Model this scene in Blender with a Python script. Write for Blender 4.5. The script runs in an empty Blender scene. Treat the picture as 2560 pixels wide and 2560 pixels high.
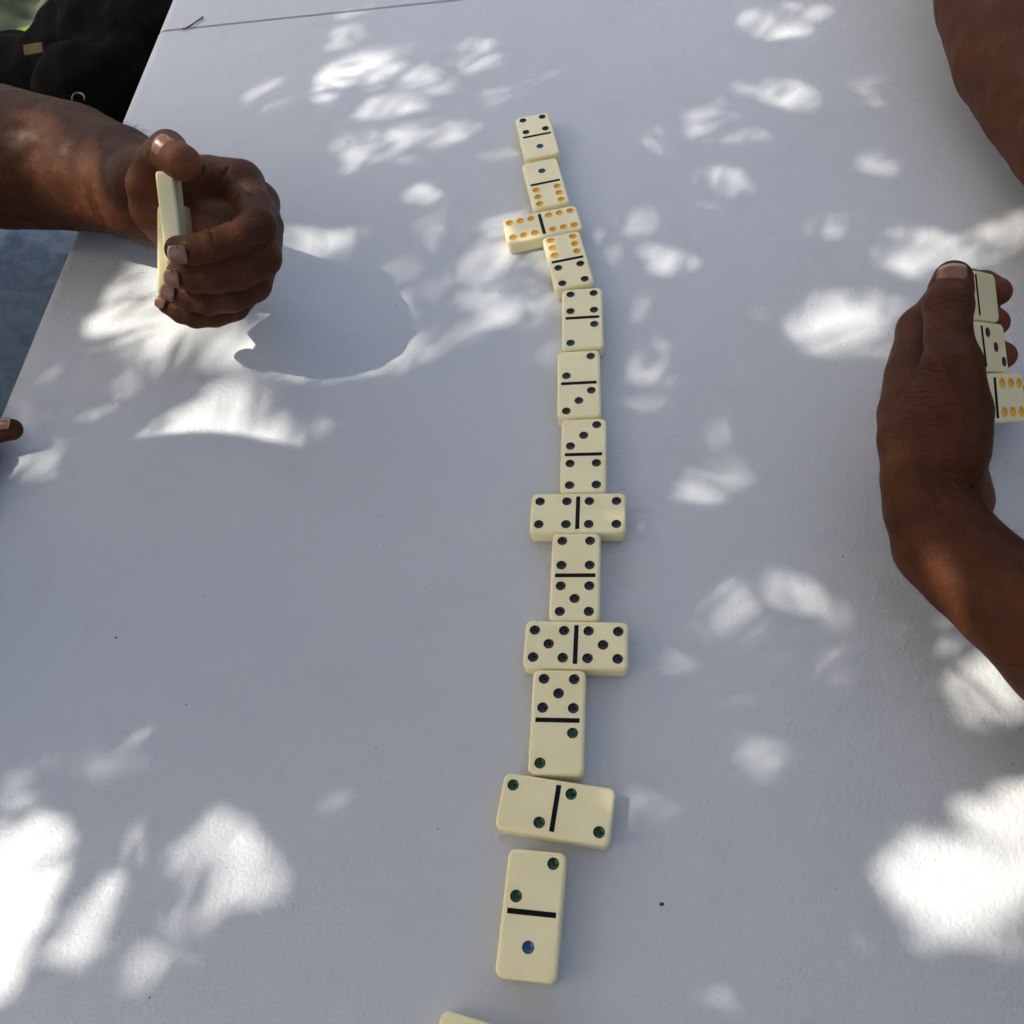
import bpy, bmesh, math, random
import numpy as np
from mathutils import Vector, Matrix, geometry
import openvdb as vdb

S = 0.001          # everything below is written in millimetres
SC = bpy.context.scene
COL = SC.collection

# ------------------------------------------------------------------ camera
CAM_H, PITCH, ROLL, FPX = 412.92, 0.98274, -0.21297, 2331.3
cd = bpy.data.cameras.new('camera'); cam = bpy.data.objects.new('camera', cd); COL.objects.link(cam)
fwd = Vector((0, math.cos(PITCH), -math.sin(PITCH))); r0 = Vector((1, 0, 0)); u0 = r0.cross(fwd)
rt = r0*math.cos(ROLL)+u0*math.sin(ROLL); up = -r0*math.sin(ROLL)+u0*math.cos(ROLL)
cam.matrix_world = Matrix(((rt.x, up.x, -fwd.x, 0), (rt.y, up.y, -fwd.y, 0), (rt.z, up.z, -fwd.z, CAM_H*S), (0, 0, 0, 1)))
cd.sensor_width = 36; cd.lens = FPX/2560*36; cd.clip_start = 0.02; cd.clip_end = 200
SC.camera = cam

# ------------------------------------------------------------------ light
KX, KY = 0.69, -0.20          # shadow of a point at height z falls at (KX z, KY z)
sun_v = Vector((-KX, -KY, 1)).normalized()
w = bpy.data.worlds.new('World'); SC.world = w; w.use_nodes = True
nt = w.node_tree; nt.nodes.clear()
sky = nt.nodes.new('ShaderNodeTexSky'); sky.sky_type = 'NISHITA'; sky.sun_disc = False
sky.sun_elevation = math.asin(sun_v.z); sky.sun_rotation = math.atan2(sun_v.x, sun_v.y)
sky.air_density = 1.0; sky.dust_density = 8.0; sky.ozone_density = 0.6
bg = nt.nodes.new('ShaderNodeBackground'); bg.inputs['Strength'].default_value = 0.15
out = nt.nodes.new('ShaderNodeOutputWorld')
nt.links.new(sky.outputs[0], bg.inputs[0]); nt.links.new(bg.outputs[0], out.inputs[0])
ld = bpy.data.lights.new('sun', 'SUN'); ld.energy = 2.45; ld.angle = math.radians(0.5); ld.color = (1, 0.95, 0.86)
sun = bpy.data.objects.new('sun', ld); COL.objects.link(sun); sun.rotation_mode = 'QUATERNION'
sun.rotation_quaternion = sun_v.to_track_quat('Z', 'Y')
SC.view_settings.view_transform = 'Standard'; SC.view_settings.look = 'None'
SC.view_settings.gamma = 1; SC.view_settings.use_curve_mapping = False; SC.view_settings.exposure = 1.42
SC.render.engine = 'CYCLES'

# ------------------------------------------------------------------ helpers
def tag(o, label=None, cat=None, group=None, kind=None):
    for k, v in (('label', label), ('category', cat), ('group', group), ('kind', kind)):
        if v: o[k] = v
    return o
def empty(name, loc=(0, 0, 0)):
    o = bpy.data.objects.new(name, None); COL.objects.link(o); o.location = Vector(loc)*S
    o.empty_display_size = 0.01; return o
def mesh_obj(name, verts, faces, mat, parent=None, smooth=True):
    me = bpy.data.meshes.new(name); me.from_pydata([tuple(v) for v in verts], [], faces)
    me.materials.append(mat); me.update()
    if smooth: me.polygons.foreach_set('use_smooth', [True]*len(me.polygons))
    return link(name, me, parent)
def link(name, me, parent=None):
    o = bpy.data.objects.new(name, me); COL.objects.link(o)
    if parent:
        o.parent = parent
    return o
def new_mat(name):
    m = bpy.data.materials.new(name); m.use_nodes = True
    n = m.node_tree.nodes; l = m.node_tree.links
    return m, n, l, n['Principled BSDF']
def node(n, typ, **kw):
    x = n.new(typ)
    for k, v in kw.items():
        if k in x.inputs: x.inputs[k].default_value = v
        else: setattr(x, k, v)
    return x
def ramp(n, pts):
    x = n.new('ShaderNodeValToRGB'); e = x.color_ramp.elements
    while len(e) < len(pts): e.new(0.5)
    for k, (p, c) in enumerate(pts):
        e[k].position = p; e[k].color = (*c, 1) if len(c) == 3 else c
    return x
def mixc(n, l, fac, a, b):
    x = n.new('ShaderNodeMix'); x.data_type = 'RGBA'
    for sock, v in ((x.inputs[0], fac), (x.inputs[6], a), (x.inputs[7], b)):
        if hasattr(v, 'is_output'): l.new(v, sock)
        elif isinstance(v, (int, float)): sock.default_value = v
        else: sock.default_value = (*v, 1)
    return x.outputs[2]
def obj_co(n, scale=None):
    t = n.new('ShaderNodeTexCoord'); return t.outputs['Object']

def simple_mat(name, col, rough=0.5, spec=0.5, noise=0, nscale=300, bump=0, bscale=900, metal=0, sss=0, coat=0):
    m, n, l, b = new_mat(name)
    b.inputs['Roughness'].default_value = rough; b.inputs['Specular IOR Level'].default_value = spec
    b.inputs['Metallic'].default_value = metal; b.inputs['Coat Weight'].default_value = coat
    co = obj_co(n)
    t = node(n, 'ShaderNodeTexNoise', Scale=nscale, Detail=4.0); l.new(co, t.inputs['Vector'])
    c2 = tuple(min(1, c*(1+noise)) for c in col); c1 = tuple(c*(1-noise) for c in col)
    rp = ramp(n, [(0.35, c1), (0.65, c2)]); l.new(t.outputs[0], rp.inputs[0]); l.new(rp.outputs[0], b.inputs['Base Color'])
    if bump:
        t2 = node(n, 'ShaderNodeTexNoise', Scale=bscale, Detail=3.0); l.new(co, t2.inputs['Vector'])
        bp = node(n, 'ShaderNodeBump', Strength=bump, Distance=0.0005); l.new(t2.outputs[0], bp.inputs['Height']); l.new(bp.outputs[0], b.inputs['Normal'])
    if sss:
        b.inputs['Subsurface Weight'].default_value = sss; b.inputs['Subsurface Radius'].default_value = (1, 0.6, 0.3)
        b.inputs['Subsurface Scale'].default_value = 0.0015
    return m

# ------------------------------------------------------------------ materials
def table_mat():
    m, n, l, b = new_mat('white_plastic_tabletop'); co = obj_co(n)
    big = node(n, 'ShaderNodeTexNoise', Scale=3.0, Detail=5.0); l.new(co, big.inputs['Vector'])
    base = ramp(n, [(0.3, (0.490, 0.500, 0.503)), (0.7, (0.540, 0.549, 0.552))]); l.new(big.outputs[0], base.inputs[0])
    # worn smudges
    sm = node(n, 'ShaderNodeTexNoise', Scale=22.0, Detail=6.0, Roughness=0.7); l.new(co, sm.inputs['Vector'])
    smr = ramp(n, [(0.57, (0, 0, 0)), (0.80, (1, 1, 1))]); l.new(sm.outputs[0], smr.inputs[0])
    mul = node(n, 'ShaderNodeMath', operation='MULTIPLY'); mul.inputs[1].default_value = 0.42; l.new(smr.outputs[0], mul.inputs[0])
    c = mixc(n, l, mul.outputs[0], base.outputs[0], (0.37, 0.36, 0.33))
    # tiny dark specks
    vo = node(n, 'ShaderNodeTexVoronoi', Scale=42.0); l.new(co, vo.inputs['Vector'])
    jit = node(n, 'ShaderNodeTexWhiteNoise'); l.new(vo.outputs['Color'], jit.inputs['Vector'])
    th = node(n, 'ShaderNodeMath', operation='MULTIPLY'); th.inputs[1].default_value = 0.045; 
    sub = node(n, 'ShaderNodeMath', operation='SUBTRACT'); sub.inputs[1].default_value = 0.55; l.new(jit.outputs[0], sub.inputs[0]); l.new(sub.outputs[0], th.inputs[0])
    lt = node(n, 'ShaderNodeMath', operation='LESS_THAN'); l.new(vo.outputs['Distance'], lt.inputs[0]); l.new(th.outputs[0], lt.inputs[1])
    m2 = node(n, 'ShaderNodeMath', operation='MULTIPLY'); m2.inputs[1].default_value = 0.75; l.new(lt.outputs[0], m2.inputs[0])
    c = mixc(n, l, m2.outputs[0], c, (0.06, 0.055, 0.05))
    l.new(c, b.inputs['Base Color'])
    b.inputs['Roughness'].default_value = 0.42; b.inputs['Specular IOR Level'].default_value = 0.35
    # orange-peel grain
    t1 = node(n, 'ShaderNodeTexNoise', Scale=520.0, Detail=3.0, Roughness=0.6); l.new(co, t1.inputs['Vector'])
    t2 = node(n, 'ShaderNodeTexNoise', Scale=170.0, Detail=2.0); l.new(co, t2.inputs['Vector'])
    ad = node(n, 'ShaderNodeMath', operation='MULTIPLY_ADD'); ad.inputs[1].default_value = 0.45; l.new(t2.outputs[0], ad.inputs[0]); l.new(t1.outputs[0], ad.inputs[2])
    bp = node(n, 'ShaderNodeBump', Strength=0.75, Distance=0.0007); l.new(ad.outputs[0], bp.inputs['Height']); l.new(bp.outputs[0], b.inputs['Normal'])
    return m
def skin_mat():
    m, n, l, b = new_mat('dark_brown_skin'); co = obj_co(n)
    a = node(n, 'ShaderNodeTexNoise', Scale=55.0, Detail=6.0, Roughness=0.65); l.new(co, a.inputs['Vector'])
    base = ramp(n, [(0.3, (0.058, 0.018, 0.0065)), (0.55, (0.086, 0.0275, 0.010)), (0.75, (0.115, 0.039, 0.015))]); l.new(a.outputs[0], base.inputs[0])
    # mottling and pores
    p = node(n, 'ShaderNodeTexNoise', Scale=900.0, Detail=4.0, Roughness=0.7); l.new(co, p.inputs['Vector'])
    pr = ramp(n, [(0.35, (0.72, 0.72, 0.72)), (0.65, (1.12, 1.12, 1.12))]); l.new(p.outputs[0], pr.inputs[0])
    mx = n.new('ShaderNodeMix'); mx.data_type = 'RGBA'; mx.blend_type = 'MULTIPLY'; mx.inputs[0].default_value = 1
    at = n.new('ShaderNodeAttribute'); at.attribute_name = 'palm'
    c = mixc(n, l, at.outputs['Fac'], base.outputs[0], (0.175, 0.056, 0.025))
    l.new(c, mx.inputs[6]); l.new(pr.outputs[0], mx.inputs[7]); l.new(mx.outputs[2], b.inputs['Base Color'])
    b.inputs['Specular IOR Level'].default_value = 0.09
    rr = ramp(n, [(0.3, (0.44,)*3), (0.7, (0.62,)*3)]); l.new(p.outputs[0], rr.inputs[0]); l.new(rr.outputs[0], b.inputs['Roughness'])
    b.inputs['Coat Weight'].default_value = 0.045; b.inputs['Coat Roughness'].default_value = 0.32
    b.inputs['Subsurface Weight'].default_value = 0.12; b.inputs['Subsurface Radius'].default_value = (1.0, 0.35, 0.15); b.inputs['Subsurface Scale'].default_value = 0.002
    v = node(n, 'ShaderNodeTexVoronoi', Scale=850.0, feature='DISTANCE_TO_EDGE'); 
    nz = node(n, 'ShaderNodeTexNoise', Scale=300.0); l.new(co, nz.inputs['Vector'])
    l.new(mixc(n, l, 0.004, co, nz.outputs['Color']), v.inputs['Vector'])
    vr = ramp(n, [(0.0, (0, 0, 0)), (0.12, (1, 1, 1))]); l.new(v.outputs[0], vr.inputs[0])
    # broad folds
    fo = node(n, 'ShaderNodeTexNoise', Scale=140.0, Detail=5.0, Roughness=0.7, Distortion=0.6); l.new(co, fo.inputs['Vector'])
    wk = n.new('ShaderNodeAttribute'); wk.attribute_name = 'wrinkle'
    b1 = node(n, 'ShaderNodeBump', Strength=0.35, Distance=0.0003); l.new(vr.outputs[0], b1.inputs['Height'])
    b2 = node(n, 'ShaderNodeBump', Strength=0.75, Distance=0.0016); l.new(fo.outputs[0], b2.inputs['Height']); l.new(b1.outputs[0], b2.inputs['Normal'])
    b3 = node(n, 'ShaderNodeBump', Strength=0.8, Distance=0.0011); l.new(wk.outputs['Fac'], b3.inputs['Height']); l.new(b2.outputs[0], b3.inputs['Normal'])
    l.new(b3.outputs[0], b.inputs['Normal'])
    return m
def ivory_mat():
    m, n, l, b = new_mat('ivory_plastic'); co = obj_co(n)
    oi = n.new('ShaderNodeObjectInfo')
    ad = n.new('ShaderNodeVectorMath'); ad.operation = 'ADD'; l.new(co, ad.inputs[0]); l.new(oi.outputs['Location'], ad.inputs[1])
    t = node(n, 'ShaderNodeTexNoise', Scale=40.0, Detail=5.0, Roughness=0.6); l.new(ad.outputs[0], t.inputs['Vector'])
    rp = ramp(n, [(0.3, (0.87, 0.755, 0.42)), (0.7, (0.93, 0.82, 0.49))]); l.new(t.outputs[0], rp.inputs[0])
    g = node(n, 'ShaderNodeTexNoise', Scale=160.0, Detail=6.0, Roughness=0.75); l.new(ad.outputs[0], g.inputs['Vector'])
    gr = ramp(n, [(0.66, (0, 0, 0)), (0.84, (0.55,)*3)]); l.new(g.outputs[0], gr.inputs[0])
    l.new(mixc(n, l, gr.outputs[0], rp.outputs[0], (0.62, 0.50, 0.28)), b.inputs['Base Color'])
    b.inputs['Roughness'].default_value = 0.20; b.inputs['Specular IOR Level'].default_value = 0.5
    b.inputs['Subsurface Weight'].default_value = 0.35; b.inputs['Subsurface Radius'].default_value = (1, 0.8, 0.45); b.inputs['Subsurface Scale'].default_value = 0.0025
    t2 = node(n, 'ShaderNodeTexNoise', Scale=700.0, Detail=3.0); l.new(ad.outputs[0], t2.inputs['Vector'])
    bp = node(n, 'ShaderNodeBump', Strength=0.12, Distance=0.0003); l.new(t2.outputs[0], bp.inputs['Height']); l.new(bp.outputs[0], b.inputs['Normal'])
    return m
M = dict(table=table_mat(), skin=skin_mat(), ivory=ivory_mat())
PIPCOL = {1: (0.028, 0.095, 0.19), 2: (0.002, 0.044, 0.008), 3: (0.060, 0.002, 0.010), 4: (0.006, 0.006, 0.006), 5: (0.002, 0.003, 0.007), 6: (0.92, 0.47, 0.02)}
PIPM = {k: simple_mat('pip_paint_%s' % w_, c, 0.05, 0.42, 0.1, 900, sss=(0.3 if k == 6 else 0)) for (k, c), w_ in zip(PIPCOL.items(), ('blue', 'green', 'red', 'black', 'navy', 'amber'))}
M['bar'] = simple_mat('black_bar_paint', (0.006, 0.006, 0.007), 0.5, 0.12, 0.3, 600, 0.2, 1500)
M['nail'] = simple_mat('fingernail', (0.20, 0.092, 0.058), 0.28, 0.5, 0.10, 220, 0.15, 700, sss=0.2)
M['nail_tip'] = simple_mat('fingernail_free_edge', (0.40, 0.27, 0.17), 0.3, 0.5, 0.10, 400)
M['hair'] = simple_mat('arm_hair', (0.012, 0.008, 0.006), 0.7, 0.08)
M['denim'] = simple_mat('washed_blue_denim', (0.33, 0.40, 0.46), 0.95, 0.05, 0.14, 160, 0.9, 1600)
M['black_cloth'] = simple_mat('black_cloth', (0.004, 0.0036, 0.0034), 0.95, 0.04, 0.3, 120, 0.8, 1300)
M['brass'] = simple_mat('worn_brass', (0.12, 0.088, 0.045), 0.5, 0.5, 0.25, 500, 0.2, 700, metal=0.85)
M['shirt'] = simple_mat('grey_cotton', (0.10, 0.10, 0.11), 0.9, 0.1, 0.15, 90, 0.7, 1200)
M['dark_shirt'] = simple_mat('dark_cotton', (0.03, 0.03, 0.035), 0.9, 0.1, 0.15, 90, 0.7, 1200)
M['leg'] = simple_mat('grey_powder_coated_steel', (0.22, 0.22, 0.23), 0.4, 0.5, 0.1, 60)
M['bark'] = simple_mat('brown_bark', (0.10, 0.075, 0.055), 0.9, 0.2, 0.5, 30, 1.0, 120)
M['leaf'] = simple_mat('green_leaf', (0.055, 0.095, 0.022), 0.5, 0.4, 0.4, 14)
M['twig'] = simple_mat('dry_twig', (0.16, 0.13, 0.08), 0.8, 0.2, 0.4, 900)
M['crumb'] = simple_mat('dark_crumb', (0.05, 0.042, 0.034), 0.9, 0.2, 0.3, 900)

# ------------------------------------------------------------------ setting: ground
def ground():
    m, n, l, b = new_mat('dry_trodden_ground'); co = obj_co(n)
    a = node(n, 'ShaderNodeTexNoise', Scale=1.5, Detail=8.0, Roughness=0.7); l.new(co, a.inputs['Vector'])
    c = node(n, 'ShaderNodeTexNoise', Scale=30.0, Detail=6.0, Roughness=0.75); l.new(co, c.inputs['Vector'])
    r1 = ramp(n, [(0.35, (0.075, 0.058, 0.040)), (0.6, (0.14, 0.115, 0.08))]); l.new(c.outputs[0], r1.inputs[0])
    r2 = ramp(n, [(0.45, (0, 0, 0)), (0.6, (1, 1, 1))]); l.new(a.outputs[0], r2.inputs[0])
    l.new(mixc(n, l, r2.outputs[0], r1.outputs[0], (0.05, 0.075, 0.022)), b.inputs['Base Color']); b.inputs['Roughness'].default_value = 0.95
    bp = node(n, 'ShaderNodeBump', Strength=1.0, Distance=0.01); l.new(c.outputs[0], bp.inputs['Height']); l.new(bp.outputs[0], b.inputs['Normal'])
    g = 60
    vs = [(x, y, -0.74) for y in (-g, -3, 3, g) for x in (-g, -3, 3, g)]
    fs = [(j*4+i, j*4+i+1, j*4+i+5, j*4+i+4) for j in range(3) for i in range(3)]
    tag(mesh_obj('ground', vs, fs, m, smooth=False), kind='structure')
ground()

# ------------------------------------------------------------------ table
EY = Vector((96, 465, 0)).normalized(); EX = Vector((EY.y, -EY.x, 0))
TM = Matrix(((EX.x, EY.x, 0, 0), (EX.y, EY.y, 0, 0), (0, 0, 1, 0), (0, 0, 0, 1)))
def rounded_slab(w_, l_, t_, rc, rb, seg=5, cseg=6):
    """slab from (0,0) to (w,l), top at z=0; corner radius rc, edge radius rb"""
    rings = []
    def outline(ins, z):
        rr = max(rc-ins, 0.3); P = []
        for cx, cy, a0 in ((w_-rc, l_-rc, 0), (rc, l_-rc, 90), (rc, rc, 180), (w_-rc, rc, 270)):
            for k in range(cseg+1):
                a = math.radians(a0+90*k/cseg); P.append((cx+rr*math.cos(a), cy+rr*math.sin(a), z))
        return P
    def prof(ix, iy, z):
        return [(max(x, ix) if x < w_/2 else x-iy, min(max(y, iy), l_-iy), zz) for x, y, zz in outline(0, z)]
    rings = [prof(8.5, 1.4, 0), prof(4.0, 1.1, -0.7), prof(1.6, 0.7, -1.9), prof(0.4, 0.3, -3.6), prof(0, 0, -6), outline(0, -t_)]
    V = [p for R_ in rings for p in R_]; n_ = len(rings[0]); F = []
    for j in range(len(rings)-1):
        for i in range(n_):
            i2 = (i+1) % n_; F.append((j*n_+i, (j+1)*n_+i, (j+1)*n_+i2, j*n_+i2))
    F.append(tuple(range(n_))); F.append(tuple(reversed(range((len(rings)-1)*n_, len(rings)*n_))))
    return V, F
table = empty('folding_table', (-214, 846, 0)); table.matrix_world = Matrix.Translation(Vector((-214, 846, 0))*S) @ TM
tag(table, 'white plastic folding table carrying the line of dominoes, seam across its far end', 'table')
for k, (x0, y0) in enumerate(((0, -915), (0, 0.0))):
    V, F = rounded_slab(762, 914.4, 45, 5, 7)
    V = [((x+x0)*S, (y+y0)*S, z*S) for x, y, z in V]
    o = mesh_obj('table_half', V, F, M['table'], table)
    for pl in o.data.polygons:
        if len(pl.vertices) > 4: pl.use_smooth = False
# bar added just under the seam so no light leaks through, and legs
def box_mesh(name, c, s, mat, parent, rot=None):
    bm = bmesh.new(); bmesh.ops.create_cube(bm, size=1)
    bmesh.ops.scale(bm, vec=Vector(s)*S, verts=bm.verts)
    bmesh.ops.bevel(bm, geom=bm.edges[:], offset=min(s)*S*0.12, segments=2, affect='EDGES')
    if rot: bmesh.ops.rotate(bm, matrix=rot, verts=bm.verts)
    bmesh.ops.translate(bm, vec=Vector(c)*S, verts=bm.verts)
    me = bpy.data.meshes.new(name); bm.to_mesh(me); bm.free(); me.materials.append(mat); return link(name, me, parent)
def tube(name, pts, rads, mat, parent, seg=8):
    V = []; F = []; pts = [Vector(p) for p in pts]
    for i, p in enumerate(pts):
        d = (pts[min(i+1, len(pts)-1)]-pts[max(i-1, 0)]).normalized()
        a = d.orthogonal().normalized() if i == 0 else (a-d*a.dot(d)).normalized()
        b_ = d.cross(a)
        for k in range(seg):
            t = 2*math.pi*k/seg; V.append((p+(a*math.cos(t)+b_*math.sin(t))*rads[i])*S)
    for i in range(len(pts)-1):
        for k in range(seg):
            k2 = (k+1) % seg; F.append((i*seg+k, i*seg+k2, (i+1)*seg+k2, (i+1)*seg+k))
    F.append(tuple(reversed(range(seg)))); F.append(tuple(range((len(pts)-1)*seg, len(pts)*seg)))
    return mesh_obj(name, V, F, mat, parent)
box_mesh('seam_light_stop', (381, 0.7, -30), (740, 60, 20), M['leg'], table)
for y in (-800, 800):
    for x in (90, 672):
        tube('leg', [(x, y, -40), (x, y, -738)], [13, 13], M['leg'], table)
    tube('leg_brace', [(90, y, -420), (672, y, -420)], [9, 9], M['leg'], table)

# ------------------------------------------------------------------ dominoes
DL, DW, DT = 49.3, 24.6, 9.6
PA, PY1, PY2, PQ1, PQ2, PQA, PB = 7.0, 5.82, 19.82, 5.91, 20.03, 7.13, 10.0
def pips(n_, s):
    y1, y2, ym = PY1*s, PY2*s, (PY1+PY2)/2*s
    if n_ == 0: return []
    if n_ == 1: return [(0, ym)]
    if n_ == 2: return [(PA, y2), (-PA, y1)] if s > 0 else [(PA, y1), (-PA, y2)]
    if n_ == 3: return pips(2, s)+[(0, ym)]
    if n_ == 4: return [(-PA, y1), (PA, y1), (-PA, y2), (PA, y2)]
    if n_ == 5: return pips(4, s)+[(0, ym)]
    return [(x, y*s) for x in (-PQA, PQA) for y in (PQ1, (PQ1+PQ2)/2, PQ2)]
def rrect(w_, l_, rr, z, seg=6):
    P = []
    for cx, cy, a0 in ((w_/2-rr, l_/2-rr, 0), (-w_/2+rr, l_/2-rr, 90), (-w_/2+rr, -l_/2+rr, 180), (w_/2-rr, -l_/2+rr, 270)):
        for k in range(seg+1):
            a = math.radians(a0+90*k/seg); P.append(Vector((cx+rr*math.cos(a), cy+rr*math.sin(a), z)))
    return P
PR, PD = 2.5, 1.35
def dish(mat):
    V = []; F = []; n_ = 20; prof = [(PR, -0.02)]+[(PR*math.cos(a), -PD*math.sin(a)) for a in (math.radians(q) for q in (12, 26, 42, 60, 77))]
    for rr, z in prof:
        for k in range(n_):
            t = 2*math.pi*k/n_; V.append((rr*math.cos(t)*S, rr*math.sin(t)*S, z*S))
    V.append((0, 0, -PD*S))
    for j in range(len(prof)-1):
        for k in range(n_):
            k2 = (k+1) % n_; F.append((j*n_+k, j*n_+k2, (j+1)*n_+k2, (j+1)*n_+k))
    for k in range(n_): F.append(((len(prof)-1)*n_+k, (len(prof)-1)*n_+(k+1) % n_, len(V)-1))
    me = bpy.data.meshes.new('pip'); me.from_pydata(V, [], F); me.materials.append(mat); me.update()
    me.polygons.foreach_set('use_smooth', [True]*len(me.polygons)); return me
DISH = {k: dish(PIPM[k]) for k in PIPM}
def bar_mesh():
    hw, hb, d = PB, 1.08, 0.35; V = []; F = []
    P = [(-hw, -hb, -0.02), (hw, -hb, -0.02), (hw, hb, -0.02), (-hw, hb, -0.02)]; Q = [(x*0.985, y*0.85, -d) for x, y, z in P]
    V = [tuple(c*S for c in q) for q in P+Q]; F = [(k, (k+1) % 4, 4+(k+1) % 4, 4+k) for k in range(4)]+[(4, 5, 6, 7)]
    me = bpy.data.meshes.new('divider_bar'); me.from_pydata(V, [], F); me.materials.append(M['bar']); me.update(); return me
BAR = bar_mesh()
BODY = {}
def body_mesh(a, b):
    if (a, b) in BODY: return BODY[(a, b)]
    rc, rb, sg = 3.3, 1.6, 5
    rings = []
    for k in range(sg+1):
        t = math.pi/2*k/sg; ins = rb-rb*math.cos(math.pi/2-t); rings.append((rb*(1-math.sin(t)), -rb*(1-math.cos(t))))
    # top inset rb at z=0 ... side inset 0 at z=-rb
    rings = [(rb*(1-math.sin(math.pi/2*k/sg)), -rb*(1-math.cos(math.pi/2*k/sg))) for k in range(sg+1)]
    rings += [(rb*(1-math.sin(math.pi/2*k/sg)), -DT+rb*(1-math.cos(math.pi/2*k/sg))) for k in range(sg, -1, -1)]
    V = []; F = []; sm = []
    for ins, z in rings: V += rrect(DW-2*ins, DL-2*ins, rc-ins*0.8, z)
    n_ = 28
    for j in range(len(rings)-1):
        for i in range(n_):
            i2 = (i+1) % n_; F.append((j*n_+i, (j+1)*n_+i, (j+1)*n_+i2, j*n_+i2)); sm.append(True)
    F.append(tuple(reversed(range((len(rings)-1)*n_, len(rings)*n_)))); sm.append(False)
    loops = [[v.copy() for v in V[:n_]]]; idx = list(range(n_))
    for x, y in pips(a, 1)+pips(b, -1):
        L_ = [Vector((x+PR*math.cos(-2*math.pi*k/20), y+PR*math.sin(-2*math.pi*k/20), 0)) for k in range(20)]
        loops.append(L_); idx += range(len(V), len(V)+20); V += L_
    L_ = [Vector((-PB, -1.08, 0)), Vector((-PB, 1.08, 0)), Vector((PB, 1.08, 0)), Vector((PB, -1.08, 0))]
    loops.append(L_); idx += range(len(V), len(V)+4); V += L_
    for t in geometry.tessellate_polygon(loops):
        q = [idx[i] for i in t]; nn = (V[q[1]]-V[q[0]]).cross(V[q[2]]-V[q[0]])
        F.append(tuple(q) if nn.z > 0 else tuple(reversed(q))); sm.append(False)
    me = bpy.data.meshes.new('domino_body'); me.from_pydata([v*S for v in V], [], F); me.materials.append(M['ivory']); me.update()
    me.polygons.foreach_set('use_smooth', sm); BODY[(a, b)] = me; return me
def domino(a, b, mtx, label, group):
    t = empty('domino'); t.matrix_world = mtx
    tag(t, label, 'domino', group)
    link('tile_body', body_mesh(a, b), t); link('divider_bar', BAR, t)
    for n_, s in ((a, 1), (b, -1)):
        for x, y in pips(n_, s):
            q = link('pip', DISH[n_], t); q.location = (x*S, y*S, 0)
    return t
DOMS = [[4,1,73.1,575.3,-0.0328],[1,6,68.5,522.9,-0.0213],[6,6,58.3,483.1,1.5565],[6,4,67.3,445.5,-0.0243],[4,2,65.3,394.1,-0.2105],[2,3,52.3,345.0,-0.2109],[3,4,43.9,295.5,-0.2333],[4,4,33.0,260.0,1.3248],[4,5,23.9,224.3,-0.2392],[5,5,16.2,188.0,1.3155],[5,2,0.2,153.4,-0.2423],[2,2,-8.7,115.2,1.2047],[2,1,-26.6,76.1,-0.2955]]
DLAB = ['domino with four black pips and one blue pip, farthest in the line',
 'domino with one blue pip and six amber pips, second from the far end',
 'ivory double-six domino with twelve amber pips, set crosswise near the far end',
 'ivory domino with six amber pips and four black pips, below the crosswise double six',
 'domino with four black pips above two green pips',
 'domino with two green pips above three dark red pips',
 'domino with three red pips above four black, touching the crosswise double four',
 'double-four domino with eight black pips, set crosswise mid-line',
 'domino with four black and five navy pips, between the two crosswise dark doubles',
 'double-five domino with ten navy pips, set crosswise in the lower half',
 'domino with five navy and two green pips, between double five and double two',
 'ivory double-two domino with four green pips, set crosswise and tilted near the lower end',
 'domino with two green pips above one blue pip, lowest whole one']
for (a, b, x, y, t), lab in zip(DOMS, DLAB):
    domino(a, b, Matrix.Translation(Vector((x, y, DT))*S) @ Matrix.Rotation(t, 4, 'Z'), lab, 'dominoes in the line on the table')
domino(1, 1, Matrix.Translation(Vector([-50.5,27.2,9.6])*S) @ Matrix.Rotation(math.radians(-115.6), 4, 'Z'),
       'domino cut off by the bottom edge, only its rounded far corner showing', 'dominoes in the line on the table')
def pose(t, R_):
    m = Matrix(R_).to_4x4(); m.translation = Vector(t)*S; return m
for (a, b, t, R_), lab in zip([[0,0,[243.01,296.75,67.39],[[0.1032,-0.741,0.6595],[0.8248,-0.3068,-0.4731],[0.5559,0.5927,0.5795]]],[3,3,[239.86,275.12,54.76],[[0.1065,-0.7746,0.6191],[0.841,-0.2619,-0.4717],[0.5304,0.5709,0.6236]]],[3,6,[242.35,255.73,37.46],[[0.1261,-0.8537,0.4999],[0.8202,-0.1938,-0.5367],[0.5581,0.4777,0.6758]]]], ('double-blank ivory domino held beside the raised thumb, topmost of three in the hand',
        'double-three ivory domino with dark red pips, middle one of three in the hand',
        'domino with six amber pips showing, lowest of the three in the right hand')):
    domino(a, b, pose(t, R_), lab, 'dominoes held in the hand at the right')
for (a, b, t, R_), lab in zip([[4,5,[-155.22,455.84,91.03],[[0.1043,0.1798,-0.9782],[-0.7653,0.6427,0.0366],[0.6352,0.7447,0.2046]]],[5,1,[-164.0,453.54,73.15],[[0.034,0.3027,-0.9525],[-0.775,0.6097,0.1661],[0.631,0.7325,0.2553]]],[2,6,[-163.24,466.86,62.12],[[-0.0367,0.1798,-0.983],[-0.7522,0.6427,0.1456],[0.6579,0.7447,0.1117]]]], ('ivory domino seen edge-on between thumb and fingertip of the hand at the left',
        'ivory domino seen edge-on lower in the left-hand grip, beside the nails',
        'domino behind the edge-on one, only a pale sliver showing toward the palm')):
    domino(a, b, pose(t, R_), lab, 'dominoes held in the hand at the left')

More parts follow.
